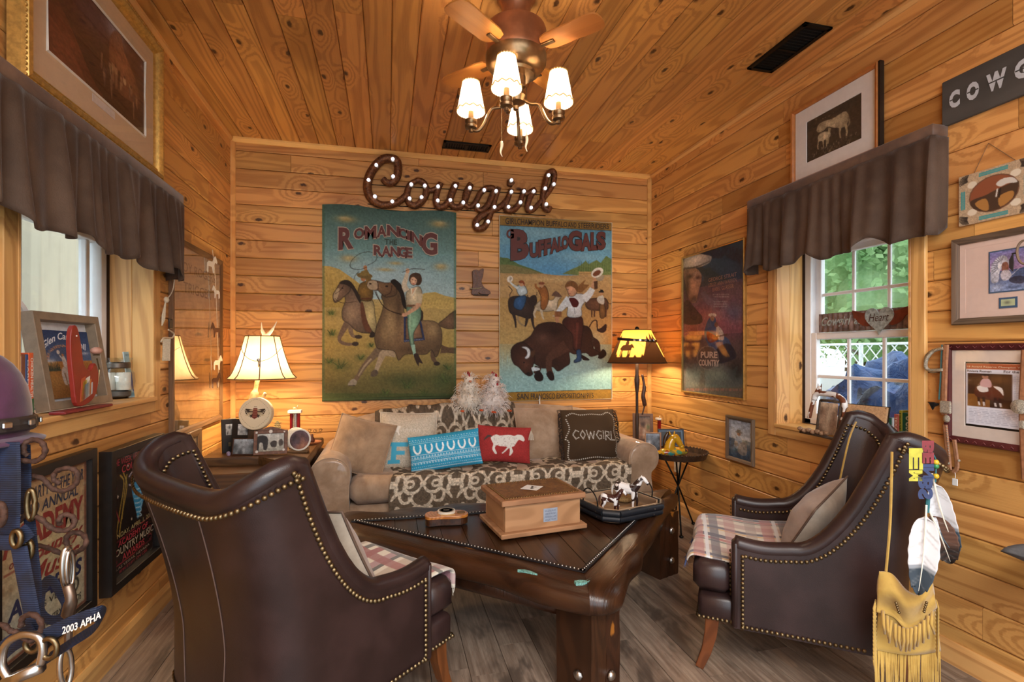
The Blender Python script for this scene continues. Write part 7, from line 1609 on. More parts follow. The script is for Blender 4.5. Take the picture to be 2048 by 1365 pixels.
def figurine(label, loc, rz, s, mat, mane):
    e = thing('horse_figurine', label, 'figurine', loc, rz, 'pinto horse figurines on the tray'); me = HM.copy(); me.materials.append(mat); o = bpy.data.objects.new('body', me); C.objects.link(o); o.parent = e; o.scale = (s, s, s)
    m = MB(); rs = random.Random(3)
    for k in range(26):
        t_ = k/25; b = Vector((lerp(.40, .64, t_), 0, lerp(1.13, 1.46, t_))); sd = 1 if k % 3 else -1; m.tube([b, b+Vector((-.05, sd*.09, -.06)), b+Vector((-.06, sd*.12, -.20))], [.022, .02, .006], 5)
    m.tube(crv([(-.56, 0, .96), (-.66, 0, .86), (-.70, 0, .6), (-.66, 0, .35)], 4), [.03]*4+[.05]*5+[.03, .02, .01, .005], 7); m.v = [tuple(Vector(v)*s) for v in m.v]; m.obj('mane_and_tail', mane, e, smooth=True)
    for sx in (1, -1): MB().ball(Vector((.75, sx*.068, 1.345))*s, .016*s, 6, 4).obj('eye', ink('14100e', .2), e)
    m = MB(); m.tube([Vector((.86+.05*math.cos(a), .07*math.sin(a), 1.2+.05*math.cos(a)))*s for a in np.linspace(0, 2*pi, 13)[:-1]], .006*s, 5, closed=True); m.tube([Vector((.86, .068, 1.2))*s, Vector((.7, .075, 1.38))*s], .006*s, 5); m.obj('halter', ink('2a1c16'), e)
Mt = Matrix.Translation(tr.location) @ Matrix.Rotation(TR, 4, 'Z')
figurine('taller black and white pinto horse figurine standing in the tray', Mt @ Vector((.055, -.01, .013)), R(-40), .118, pinto('pinto_large', (1.3, .2, 5.1), '2c1c18', .44), ink('d6d2cc', .5)); figurine('smaller brown and white pinto foal figurine in the tray beside the wire handle', Mt @ Vector((-.085, -.045, .013)), R(-40), .088, pinto('pinto_small', (4.3, 1.2, .4), '3d1c16', .55), ink('4a2a22', .5))
o = MB().ball((0, 0, 0), (.05, .035, .022), 12, 8).obj('straw_bale', plain('straw', 'a5814f', .95, var=.4, scale=200, bump=.8), None, loc=Mt @ Vector((.10, .06, .034))); tag(o, 'small straw coloured lump of hay in the tray behind the horses', 'hay')
# ---- left side table
Z = .656
lamp_grp = 'keepsakes on the left side table'
bwp = ['cfcfcc', '8f8d88', '3a3836', 'b9b6b0', '24221f']
tri = thing('trifold_frame', 'black three panel photo frame standing at the left end of the side table', 'photo frame', on_z(484, 906, Z), 0, lamp_grp)
cA = on_z(470, 908, Z); k_ = dd(cA)/F
for i, (wpx, yaw, cx) in enumerate(((22, 32, -.075), (36, -14, 0.0), (22, -50, .078))):
    W_, H_ = wpx*k_*1.25, 68*k_; pn = bpy.data.objects.new('frame_panel', None); C.objects.link(pn); pn.parent = tri; pn.location = (cx, (.02, 0, .012)[i], 0); pn.rotation_euler = (R(-6), 0, R(yaw))
    MB().bbox((0, 0, H_/2), (W_, .010, H_), .002).obj('panel_board', MT['black_frame'], pn)
    ph = photo(16, 20, 20+i, bwp); ph.flat('photograph', MT['print'], pn, -W_*.22, H_*.52, W_*.22, H_*.84, -.0058); MB().box((0, -.0056, H_*.25), (W_*.16, .001, H_*.12)).obj('brass_emblem', MT['brass'], pn)
ph = photo(40, 26, 5, ['aab0b4', '4a4c4c', '2c2d2e', 'c6cacc', '7a7f82'], 12); e, W_, H_ = stand('photo_frame', 'small dark framed grey landscape photograph on the side table', 'photo frame', 487, 911, Z, 46, 33, -12, .25, .006, .008, plain('rosewood', '43281c', .5), lamp_grp, paint=ph)
ph = PT(50, 34, 'b8b4a8'); ph.vgrad(0, 34, 'c4c2ba', '9d9686').poly([(0, 6), (14, 4), (20, 12), (18, 30), (12, 30), (10, 18), (4, 18), (3, 34), (0, 34)], '2a221e', 3); ph.poly([(24, 18), (30, 14), (36, 16), (35, 26), (27, 26)], '3a302a', 3).poly([(40, 14), (46, 12), (48, 22), (41, 24)], '4a3e36', 3); ph.speck(.2)
star = plain('star_frame_brown', '6b4632', .6, var=.3, scale=60)
e, W_, H_ = stand('photo_frame', 'brown western photo frame with white star ornaments on the side table', 'photo frame', 541, 910, Z, 62, 48, 4, .22, .020, .012, star, lamp_grp, paint=ph)
for x, z, s_ in ((.02, .02, .010), (W_-.02, .025, .009), (W_/2, H_-.008, .013), (.016, H_-.012, .008), (W_-.018, H_-.012, .006)):
    pts = [(s_*(1 if k % 2 == 0 else .62)*math.cos(2*pi*k/16), s_*(1 if k % 2 == 0 else .62)*math.sin(2*pi*k/16)) for k in range(16)]
    MB().prism(pts, 0, .003, lambda a, b, c, x=x, z=z: Vector((x+a, -.013-c, z+b))).obj('star_ornament', ink('d8cfc4'), e)
MB().prism(crv([(W_*.08, H_), (W_*.3, H_+.012), (W_*.5, H_+.022), (W_*.7, H_+.012), (W_*.92, H_)], 4), 0, .012, lambda a, b, c: Vector((a, -c, b))).obj('arched_crest', star, e)
# round coasters on a stand
cS = on_z(596, 905, Z); k_ = dd(cS)/F; e = thing('coaster_set', 'round photo coasters fanned on a small wooden stand', 'coasters', cS, R(-10), lamp_grp)
MB().bbox((0, 0, .009), (.125, .05, .018), .003).obj('stand_base', MT['walnut'], e); MB().bbox((0, .02, .02), (.125, .012, .022), .003).obj('stand_back', MT['walnut'], e)
for k in range(4):
    o = bpy.data.objects.new('coaster', None); C.objects.link(o); o.parent = e; o.location = (-.012*k+.014, -.008+.012*k*.8, .078+.002*k); o.rotation_euler = (R(-16), 0, 0)
    MB().lathe([(.066, 0), (.068, .003), (.066, .006)], 28, (0, 0, 0), (0, -1, 0)).obj('disc', ink('d8d2c4'), o)
    if k == 0: photo(22, 22, 9, ['5a4a52', '8a5a44', '2c2326', 'a87a60', '6a6470']).mesh('round_photo', MT['print'], o, lambda u, v: ((2*u-1)*np.sqrt(np.clip(1-(2*v-1)**2/2, 0, 1))*.058, u*0-.0066, -(2*v-1)*np.sqrt(np.clip(1-(2*u-1)**2/2, 0, 1))*.058))
# moth drum
cD = at_y(513, 828, 3.44); k_ = dd(cD)/F; e = frame_obj('hand_drum', 'round rawhide drum painted with a moth, leaning below the table lamp', 'drum', cD, (math.cos(R(-12)), math.sin(R(-12)), 0), (0, .2, 1)); e['group'] = lamp_grp
rD = 31*k_; MB().bbox((0, .03, -(cD.z-Z)/2-rD*.5), (.09, .05, cD.z-Z-rD*1.0), .004).obj('stand_block', MT['sidewood'], e); p = PT(76, 76, 'd8c8a8', (-1, -1, 1, 1)); p.soft(0, 0, .6, .6, 'e6d8bc', .6)
dk = '3a2c22'
for s_ in (-1, 1):
    p.poly([(0, -.20), (s_*.62, -.34), (s_*.66, -.20), (s_*.56, .05), (s_*.28, .26), (0, .2)], dk, 0)
    for k in range(4): p.ell(s_*(.18+.09*k)-s_*.0, -.12+.085*k-.06*(k == 0), .16-.012*k+.05, .035, 'cdb992')
    for k in range(5): p.poly([(s_*(.60-.07*k), -.24+.1*k), (s_*(.64-.07*k), -.15+.1*k), (s_*(.54-.07*k), -.17+.1*k)], 'e0d2b4')
p.poly([(-.13, -.34), (.13, -.34), (.17, .26), (0, .36), (-.17, .26)], '6e2c22', 0)
for k in range(5): p.rect(-.14, -.26+.11*k, .14, -.235+.11*k, 'a87860')
p.rect(-.10, -.44, .10, -.41, dk); 
for k in range(48): a = 2*pi*k/48; p.ell(.9*math.cos(a), .9*math.sin(a), .02, .02, '5a4632')
p.mesh('drum_skin', MT['print'], e, lambda u, v: ((2*u-1)*np.sqrt(np.clip(1-(2*v-1)**2/2, 0, 1))*rD, u*0-.021, -(2*v-1)*np.sqrt(np.clip(1-(2*u-1)**2/2, 0, 1))*rD)); MB().lathe([(rD*.96, -.02), (rD*1.04, -.018), (rD*1.06, .0), (rD*1.04, .018), (rD*.96, .0205)], 40, (0, 0, 0), (0, -1, 0)).obj('drum_rim', suede('rawhide_rim', 'c9b088', 'ddc8a4', rough=.7), e, smooth=40)
# sage bundle on a stone
cB = on_z(556, 872, Z); e = thing('sage_bundle', 'greenish wrapped sage bundle standing behind the star frame', 'ornament', cB, 0, lamp_grp); MB().ball((0, 0, .02), (.055, .035, .022), 12, 8).obj('stone', plain('green_stone', '6a7a5a', .7, var=.5, scale=60), e, smooth=True); MB().lathe([(.03, .02), (.034, .05), (.028, .09), (.020, .115), (.006, .125)], 12).obj('bundle', plain('sage', '8a8260', .95, var=.5, scale=150, bump=.9), e, smooth=True)
m = MB()
for k in range(5): m.tube([(.034*math.cos(a), .034*math.sin(a), .045+.014*k+.003*math.sin(a)) for a in np.linspace(0, 2*pi, 13)[:-1]], .002, 4, closed=True)
stuff(m.obj('twine_wrap', ink('b59a6a', .9), e))
# trophies: red columns under a marble cap with a small figure
def trophy(label, c, s, red2, group):
    e = thing('trophy', label, 'trophy', c, 0, group); wh = ink('d9d6d0', .3); rd = plain('red_foil', '8e1c22', .25, .4)
    MB().bbox((0, 0, .012*s), (.075*s, .05*s, .024*s), .003).obj('marble_base', wh, e)
    if red2:
        for sx in (-1, 1): MB().lathe([(.010*s, .024*s), (.010*s, .20*s)], 12, (sx*.024*s, 0, 0)).obj('red_column', rd, e, smooth=40)
        MB().lathe([(.016*s, .024*s), (.016*s, .20*s)], 12, (0, .004, 0)).obj('silver_column', plain('silver_foil', 'b9b4b0', .25, .7, var=.3, scale=200), e, smooth=40)
    else: MB().bbox((0, 0, .11*s), (.052*s, .04*s, .175*s), .004).obj('red_column', rd, e)
    MB().bbox((0, 0, .21*s), (.088*s, .055*s, .022*s), .003).obj('marble_cap', wh, e)
    m = MB(); m.tube([(-.012*s, 0, .235*s), (.012*s, 0, .235*s)], .006*s, 6); m.tube([(.010*s, 0, .235*s), (.02*s, 0, .252*s)], .004*s, 6)
    for x in (-.011, .009): m.tube([(x*s, 0, .236*s), (x*s, 0, .221*s)], .0025*s, 5)
    m.obj('horse_finial', plain('trophy_gold' if red2 else 'trophy_silver', 'd6c8a4' if red2 else 'd0d0d0', .3, .8), e, smooth=True)
    return e
trophy('red and silver column trophy with a white cap on the left side table', on_z(590, 884, Z), 1.0, True, 'small trophies')
cW = on_z(624, 888, Z); e = thing('wire_figure', 'small rust figurine with curled wires on a terracotta saucer', 'ornament', cW, 0, lamp_grp); MB().lathe([(.001, .004), (.05, .006), (.062, .016), (.064, .014), (.05, 0), (.001, 0)], 24, caps=False).obj('saucer', plain('terracotta', '8c5330', .6), e, smooth=40); MB().lathe([(.016, .01), (.02, .03), (.008, .05), (.010, .06), (.001, .068)], 10).obj('figure', plain('rust_figure', '5a3020', .6), e, smooth=True)
m = MB()
for k in range(4):
    x = -.05+.035*k; m.tube([(x+.012*math.cos(a)*(1-a/14), 0, .085+.012*math.sin(a)*(1-a/14)+.004*(k % 2)) for a in np.linspace(0, 8, 26)], .0015, 5)
m.tube([(-.05, 0, .07), (0, 0, .066), (.06, 0, .07)], .0015, 5); m.obj('curled_wire', MT['black_metal'], e)
MB().ball((0, 0, .012), (.012, .010, .014), 8, 6).obj('stopper', plain('blue_pink_bead', '8a7a94', .5, var=.5, scale=100), None, loc=on_z(457, 912, Z)); o = bpy.data.objects['stopper']; o.name = 'bead_trinket'; tag(o, 'tiny mottled bead trinket behind the three panel frame', 'trinket', lamp_grp)
# ---- tray table on the right
Z2 = .532; tg = 'keepsakes on the tray table'
col = ['6a5a50', '9a6a50', '3a2a24', 'c8b8a8', '4a5a3a']
e, W_, H_ = stand('photo_frame', 'brown leather photo frame with two pictures at the back of the tray table', 'photo frame', 1286, 884, Z2, 40, 56, -22, .12, .026, .012, suede('brown_leather_frame', '50382b', '66493a', rough=.6), tg, paint=photo(24, 36, 14, col, 12))
e, W_, H_ = stand('photo_frame', 'light oak photo frame with a grey horse picture on the tray table', 'photo frame', 1306, 908, Z2, 32, 42, -28, .2, .010, .010, MT['oakbox'], tg, paint=photo(24, 34, 15, ['8a96a4', '2c2a2a', 'd0d4d8', '5a6470'], 10))
e, W_, H_ = stand('photo_frame', 'dark blue wide photo frame at the right of the tray table', 'photo frame', 1343, 897, Z2, 52, 38, -16, .2, .010, .010, plain('slate_frame', '2e3640', .5), tg, mat_col='6d8296', mw=.012, paint=photo(34, 24, 16, ['9aa8b8', '3a4048', 'c8d2da', '5a6a78'], 10))
trophy('small red trophy with a white cap behind the tray table frames', on_z(1321, 880, Z2), .85, False, 'small trophies')
glz = NT('painted_ceramic'); co = glz.co(); v = glz.node('ShaderNodeTexVoronoi', {'Vector': co, 'Scale': 42.}).outputs['Color']; hs = glz.node('ShaderNodeSeparateColor', {0: v}).outputs[0]; gm = glz.fin(glz.ramp(hs, [(0, srgb('d39a1c')), (.35, srgb('d8a830')), (.4, srgb('8f2f1c')), (.55, srgb('c05a28')), (.6, srgb('3f8a84')), (.75, srgb('5a9a6a')), (.8, srgb('c9b03a')), (1, srgb('1f2a30'))]), .15, 0, Coat_Weight=.6)
yel = plain('yellow_glaze', 'cf9a1e', .15, var=.15, scale=20, Coat_Weight=.6)
cH = on_z(1346, 913, Z2); e = thing('ceramic_horse', 'glossy painted yellow ceramic horse lying on the tray table', 'figurine', cH, R(0), tg); e.scale = (1.3, 1.2, 1.15)
m = MB(); m.ball((.0, .0, .028), (.095, .045, .03), 16, 8); m.obj('body', gm, e, smooth=True)
m = MB(); m.tube(crv([(-.02, 0, .03), (-.022, -.005, .075), (-.005, -.01, .112), (.012, -.016, .122)], 4), [.034, .033, .032, .030, .028, .026, .024, .023, .022, .021, .020, .019, .018], 10); m.tube(crv([(-.004, -.012, .125), (.014, -.024, .105), (.03, -.034, .070)], 4), [.022, .024, .024, .022, .019, .017, .016, .015, .014], 10); m.ball((.033, -.036, .066), .015, 8, 6); 
for s_ in (-1, 1): m.tube([(-.008+.012*s_, -.006, .135), (-.01+.016*s_, -.006, .158)], [.008, .002], 6)
m.obj('neck_and_head', yel, e, smooth=True); MB().tube(crv([(-.07, -.02, .02), (-.10, -.02, .03), (-.125, -.015, .018), (-.14, 0, .012)], 4), [.014]*6+[.010]*7, 8).obj('front_leg', yel, e, smooth=True); MB().tube(crv([(-.022, .012, .15), (-.04, .014, .11), (-.05, .01, .06)], 4), [.008, .010, .011, .012, .012, .011, .01, .008, .004], 7).obj('mane', ink('3a2414', .2), e, smooth=True)
for s_ in (-1, 1): MB().ball((.008+.018*s_, -.03, .115), .004, 6, 4).obj('eye', ink('181412', .15), e)
# ================================================================ sill things, bridles, rack
def dep(px, py, t): r = ray(px, py); return Vector((r[0]*t, r[1]*t, CH+r[2]*t))
ZL = WL[2]+.0115
def book(label, y, th, h, d, x, cover, spine_txt, txtcol, side, group, band=None, z=ZL):
    """book standing with its spine to the room; side +1 left wall, -1 right wall"""
    e = thing('book', label, 'book', (x, y, z), 0, group); sx = side
    MB().bbox((-sx*d/2, 0, h/2), (d, th, h), .0015).obj('cover', ink(cover, .45), e); MB().box((-sx*d/2-sx*.003, 0, h/2), (d, th-.005, h-.006)).obj('pages', ink('e2dccb', .8), e)
    s_ = frame_obj('spine', None, None, (x+sx*.0008, y, z), (0, 0, -1), (0, 1 if side > 0 else -1, 0)); s_.parent = e; s_.matrix_parent_inverse = Matrix.Translation((-x, -y, -z))
    if band: MB().box((-h*.16, 0, 0), (h*.3, .0006, th*.98)).obj('spine_band', ink(band, .45), s_)
    if spine_txt: lettering('lettering', spine_txt, ink(txtcol), s_, (-h*.92, -th*.28, -h*.34, th*.28), -.0012, .02)
gb = 'books on the left sill'; y = 1.852
for lb, th, h, cv, tx, tc, bd in (('thin white book at the left end of the left sill', .012, .20, 'd9d8d4', '', '', None), ('rust red patterned book on the left sill', .017, .205, '7a4a3a', '', '', None), ('dark blue book on the left sill next to the red one', .012, .205, '2c4a7c', 'GARDEN', 'd0d0d0', None), ('orange spined poultry handbook with a green foot on the left sill', .022, .21, 'cf5a30', 'CHICKEN HEALTH', 'e8ddd0', '2f5a3c')):
    book(lb, y+th/2, th, h, .13, XL+.012, cv, tx, tc, 1, gb, bd); y += th+.0015
# leaning framed record sleeve
A_, B_ = on_z(72, 827, ZL), on_z(203, 807, ZL); ux = (B_-A_).normalized(); W_ = (B_-A_).length; uy = Vector((-ux.y, ux.x, 0))
e = frame_obj('record_frame', 'taupe framed record sleeve with a rider under arched script, leaning in the left window', 'picture', A_, ux, Vector((0, 0, 1))+uy*.16); H_ = W_*1.02
bars(e, W_, H_, .030, .045, plain('taupe_frame', '8a7863', .5), style='flat'); p = PT(96, 96, '2f4468', (190, 740, 520, 1150))
p.vgrad(740, 960, '2a3c62', '5a6c8c').vgrad(930, 1150, 'a8763e', '8a5a2c'); p.soft(240, 925, 40, 14, 'c9ccd2', .8).soft(480, 880, 30, 10, 'c9ccd2', .7)
for k in range(9): p.poly([(215+9*k, 985), (220+9*k, 940-(k*5 % 20)), (226+9*k, 985)], '2c3a34')
p.soft(300, 1040, 120, 40, 'b88a50', .5); p.poly([(300, 1000), (315, 965), (345, 960), (352, 1000), (345, 1060), (310, 1070)], 'c4bcb4', 4); p.line([(320, 1000), (326, 1060), (332, 1090)], [10, 6, 5], '8a7058'); p.poly([(318, 905), (335, 900), (345, 950), (322, 960)], 'c9c6c4', 4); p.ell(326, 890, 8, 9, 'a87858'); p.ell(300, 872, 10, 13, 'd0ccc8'); p.line([(320, 915), (305, 890)], 7, 'c9c6c4')
for k in range(240):
    t_ = random.random(); a = pi+t_*pi; r = 100+random.uniform(-9, 9); p.ell(330+r*math.cos(a), 920+r*.85*math.sin(a), 2.2, 2.2, random.choice(['c98a5c', 'b9704a', 'e0b890']), .8)
p.speck(.12, (1, 1)); p.flat('sleeve_print', MT['print'], e, .048, .04, W_-.034, H_-.06, -.012); MB().box((W_/2, -.004, H_/2), (W_-.03, .006, H_-.03)).obj('backing_board', plain('bright_mat', 'c9ccd0', .6), e)
lettering('lettering', 'Glen Campbell', ink('dfe2e8'), e, None, -.0135, .02, .2, 1, lambda u, v: (.075+(W_-.15)*u, H_-.135+.035*math.sin(pi*u)+.03*v)) if 0 else None
v_, f_ = text_mesh('Glen Campbell', .025, .25); w_ = v_[:, 0].max(); MB().add([(lerp(.062, W_-.055, a/w_), -.0132, H_-.135+.042*math.sin(pi*min(1, a/w_*1.05))+b*.026) for a, b in v_], f_).obj('lettering', ink('dfe2e8'), e)
# red wooden hen holding an egg
A_, B_ = on_z(105, 831, ZL), on_z(205, 813, ZL); ux = (B_-A_).normalized(); W_ = (B_-A_).length; e = frame_obj('egg_scale_hen', 'red painted wooden hen holding an egg in front of the record sleeve', 'ornament', A_, ux, (0, 0, 1)); k_ = W_/100
def hp(l): return [((x-105)*k_, (815-y)*k_) for x, y in l]
red = plain('barn_red', '8e2a1e', .45, var=.1); MB().bbox((W_/2, -.012, .005), (W_, .05, .010), .003).obj('base', plain('red_base', '7a2628', .4), e)
MB().prism(crv(hp([(140, 808), (132, 780), (126, 740), (127, 718), (133, 709), (140, 714), (147, 735), (152, 757), (165, 765), (175, 756), (183, 770), (180, 790), (168, 804)]), 4, True), 0, .016, lambda a, b, c: Vector((a, -.004-c, b))).obj('hen_body', red, e, bevel=.003)
MB().ball(Vector((hp([(136, 722)])[0][0], -.021, hp([(136, 722)])[0][1])), .003, 6, 4).obj('eye', ink('e8e4dc'), e)
cols = ['b5532c', 'd2b83c', '7a9aa8', 'd8d4c8', 'c77a3a', 'b9bcc0']
for k in range(6): MB().prism([(a, b) for a, b in hp([(146+3*k, 775+4*(k % 3)), (154+3*k, 772+4*(k % 3)), (153+3*k, 800-k), (143+3*k, 804-k)])], .0165, .0175, lambda a, b, c: Vector((a, -.004-c, b))).obj('painted_patch', ink(cols[k]), e)
q = hp([(183, 740)])[0]; MB().ball((q[0], -.012, q[1]), (.024, .018, .014), 12, 8).obj('egg', plain('brown_egg', 'c08f7c', .5), e, smooth=True); MB().tube([Vector((a, -.012, b)) for a, b in hp([(160, 800), (186, 785), (190, 765), (184, 750)])], .0022, 6).obj('lever_wire', MT['brass'], e); MB().lathe([(.010, 0), (.012, .004)], 12, (q[0], -.012, q[1]-.018)).obj('egg_cup', MT['brass'], e)
# glass candle jar
cJ = on_z(232, 797, ZL); e = thing('candle_jar', 'round glass candle jar with two white candles and a metal band on the left sill', 'candle holder', cJ); e.scale = (1, 1, 1.38); r_ = 31*dd(cJ)/F
jar = glassmat('clear_jar_glass', .02, (.93, .96, .95), .10); MB().lathe([(r_*.55, .022), (r_*.92, .03), (r_*1.02, .055), (r_*.95, .085), (r_*.72, .10), (r_*.78, .122), (r_*.9, .135)], 28, caps=False).obj('glass_bowl', jar, e, smooth=True)
MB().lathe([(r_*.74, .100), (r_*.78, .103), (r_*.78, .117), (r_*.74, .12)], 28, caps=False).obj('metal_band', plain('pewter_band', '6a625a', .4, .8), e, smooth=40)
for sx in (-1, 1): MB().lathe([(r_*.38, .028), (r_*.40, .03), (r_*.40, .082), (r_*.36, .086), (.002, .084)], 16, (sx*r_*.42, 0, 0)).obj('candle', plain('white_wax', 'e6e4da', .5), e, smooth=40)
MB().lathe([(r_*.75, .006), (r_*.8, .01), (r_*.8, .022), (r_*.5, .026)], 24).obj('metal_base', plain('grey_base', '5a5854', .5, .5), e, smooth=40)
for a in range(3): MB().ball((r_*.6*math.cos(a*2.1), r_*.6*math.sin(a*2.1), .005), .005, 6, 4).obj('foot', MT['black_metal'], e)
# small blue card
A_, B_ = on_z(258, 796, ZL), on_z(290, 791, ZL); ux = (B_-A_).normalized(); W_ = (B_-A_).length; H_ = W_*1.55; e = frame_obj('art_card', 'small pale blue art card standing at the right end of the left sill', 'card', A_, ux, Vector((0, 0, 1))+Vector((-ux.y, ux.x, 0))*.12); p = PT(30, 46, '9fc0cc'); p.poly([(6, 24), (14, 20), (22, 24), (22, 38), (8, 40)], '3a4a8a', 4); p.poly([(18, 24), (26, 22), (27, 34), (20, 36)], '6a5a5a', 4); p.ell(20, 12, 4, 4, 'd9dde0'); p.rect(2, 41, 28, 45, '5a8aa4'); p.flat('print', MT['print'], e, 0, 0, W_, H_, -.0022); MB().box((W_/2, 0, H_/2), (W_, .004, H_)).obj('card_board', ink('c9d4d4'), e); lettering('lettering', 'RESTORATION', ink('3a5a74'), e, (W_*.1, H_*.90, W_*.9, H_*.95), -.0028)
# ---- things hanging on the glazed poster
e = thing('corded_ornament', 'cream knotted cord with a dark card and tassel hanging on the poster frame', 'ornament', on_left(334, 600)+Vector((.035, 0, 0))); o0 = e.location.copy()
def lw(px, py, out=.035): return on_x(px, py, XL+out)-o0
cr = plain('cream_cord', 'cdbfa4', .9, var=.15, scale=200)
MB().tube(crv([lw(346, 465), lw(349, 520), lw(347, 575), lw(335, 598)], 4), .0028, 6).obj('cord', cr, e); MB().ball(lw(333, 600), (.012, .018, .016), 8, 6).obj('knot', cr, e, smooth=True)
m = MB()
for k in range(7): m.tube(crv([lw(331, 605), lw(325+k*.8, 630), lw(324+k*.8, 652-2*k)], 3), .003, 5)
stuff(m.obj('loose_strands', cr, e)); MB().bbox(lw(341, 648), (.006, .045, .050), .003, (0, 0, 0)).obj('dark_card', ink('1c2426', .4), e); MB().tube(crv([lw(337, 660), lw(348, 668), lw(344, 676), lw(328, 676), lw(322, 684)], 4), .004, 6).obj('cord', cr, e)
m = MB()
for k in range(10): m.tube([lw(326+1.6*k, 678), lw(326+1.5*k, 705), lw(325+1.6*k, 722)], .0022, 4)
stuff(m.obj('tassel', cr, e))
e = thing('horse_garland', 'string of small brown and white paper horses hanging from the poster frame corner', 'garland', on_left(435, 640)+Vector((.03, 0, 0))); o0 = e.location.copy()
MB().tube([lw(425, 500), lw(431, 560), lw(434, 640), lw(436, 700), lw(437, 775)], .0018, 5).obj('cord', cr, e)
hs = [(0, .1), (.06, .0), (.12, .0), (.14, .35), (.45, .33), (.55, .0), (.62, .0), (.62, .4), (.72, .62), (.88, .55), (.92, .65), (.76, .95), (.68, .92), (.5, .62), (.15, .62), (.02, .5)]
for px, py, s_, c_, fl_ in ((424, 528, .115, 'cfc3b2', 1), (432, 584, .085, 'd4c9ba', -1), (431, 660, .10, '5a3a26', -1), (436, 725, .10, 'dccfc6', 1), (433, 760, .105, '523420', 1)):
    c = lw(px, py); MB().prism([(fl_*(x-.45)*s_*.9, (y-.5)*s_) for x, y in hs], -.0012, .0012, lambda a, b, d, c=c: c+Vector((.35*a+d, .9*a, b))).obj('paper_horse', ink(c_, .7), e)
# ---- right sill
ZR = WR[2]+.0115; gr_ = 'things on the right sill'
A_, B_ = on_z(1612, 864, ZR), on_z(1672, 875, ZR); ux = (B_-A_).normalized(); W_ = (B_-A_).length; e = frame_obj('resin_frame', 'brown and white sculpted horse photo frame on the right window sill', 'photo frame', A_, ux, Vector((0, 0, 1))+Vector((-ux.y, ux.x, 0))*.12); e['group'] = gr_; k_ = W_/60
def rf(x, y): return Vector(((x-1612)*k_, 0, (870-y)*k_))
pin = pinto('resin_pinto', (2, 4, 1), '6a3a24', .52); pin.node_tree.nodes['Noise Texture'].inputs['Scale'].default_value = 22
MB().tube(crv([rf(1616, 845), rf(1620, 820), rf(1626, 803), rf(1645, 800), rf(1668, 802), rf(1681, 812), rf(1682, 830), rf(1676, 850)], 5), [.010]*8+[.014]*20+[.008]*8, 8).obj('horse_body', pin, e, smooth=True)
m = MB(); m.tube(crv([rf(1622, 812), rf(1628, 796), rf(1632, 788)], 4), [.014, .013, .012, .011, .011, .010, .009, .009, .008], 8); m.tube([rf(1631, 788), rf(1634, 800)], [.010, .006], 8)
for s_ in (-1, 1): m.tube([rf(1631+3*s_, 789), rf(1631+4*s_, 783)], [.004, .001], 5)
m.obj('horse_head', pin, e, smooth=True); photo(24, 30, 33, ['b9a48c', '6a5040', '3a2c24', 'cdb89c'], 9).flat('photograph', MT['print'], e, *rf(1638, 868).xz, *rf(1672, 815).xz, -.004)
rk = plain('resin_brown', '4a3a2c', .7, var=.4, scale=90, bump=.7)
for a, b in (((1636, 812), (1676, 812)), ((1676, 812), (1674, 872)), ((1636, 812), (1634, 872)), ((1600, 872), (1676, 874))): MB().tube([rf(*a), (rf(*a)+rf(*b))/2+Vector((.002, -.003, .002)), rf(*b)], .0075, 7).obj('log_rail', rk, e, smooth=True)
m = MB()
for k in range(7): m.ball(rf(1603+9*k, 866+(k % 2)*2)+Vector((0, -.012, 0)), (.016, .014, .012), 7, 5)
stuff(m.obj('sculpted_rocks', plain('tan_resin', '9a7a5e', .8, var=.4, scale=120, bump=.8), e, smooth=True))
A_, B_ = on_z(1677, 876, ZR), on_z(1768, 890, ZR); ux = (B_-A_).normalized(); e, W_, H_ = None, (B_-A_).length, .17
e = frame_obj('cork_frame', 'tan cork faced photo frame with dark edge leaning on the right sill', 'photo frame', A_, ux, Vector((0, 0, 1))+Vector((-ux.y, ux.x, 0))*.22); e['group'] = gr_
bars(e, W_, H_, .05, .010, plain('cork_board', 'b08a62', .85, var=.2, scale=150), style='flat'); MB().box((W_/2, .003, H_/2), (W_+.008, .006, H_+.008)).obj('dark_edge', MT['black_frame'], e); photo(24, 18, 41, ['a8a49c', '4a463f', '2a2724', 'd0cabc'], 8).flat('photograph', MT['print'], e, .05, .05, W_-.05, H_-.05, -.0035)
for x in (.006, W_-.006):
    for z in (.006, H_-.006): MB().ball((x, -.010, z), .003, 6, 4).obj('corner_stud', MT['brass'], e)
gb2 = 'books on the right sill'; y = on_x(1784, 850, XR+.05).y
for lb, th, h, cv, tx, tc in (('narrow dark green book at the left of the right sill row', .013, .115, '2c5a44', '', ''), ('thin white book on the right sill', .010, .115, 'cfd4d8', '', ''), ('salmon red guide book on the right sill', .022, .135, 'b5584a', 'TEXAS', 'e2c8a8'), ('thin olive yellow book on the right sill', .014, .155, '9a9428', 'HORSES', '3a3a18'), ('thick green book lying at the right end of the right sill', .075, .145, '1f5a44', 'UCSB', 'c9d4cc')):
    book(lb, y-th/2, th, h, .10, XR+.03, cv, tx, tc, -1, gb2, None, ZR); y -= th+.0015
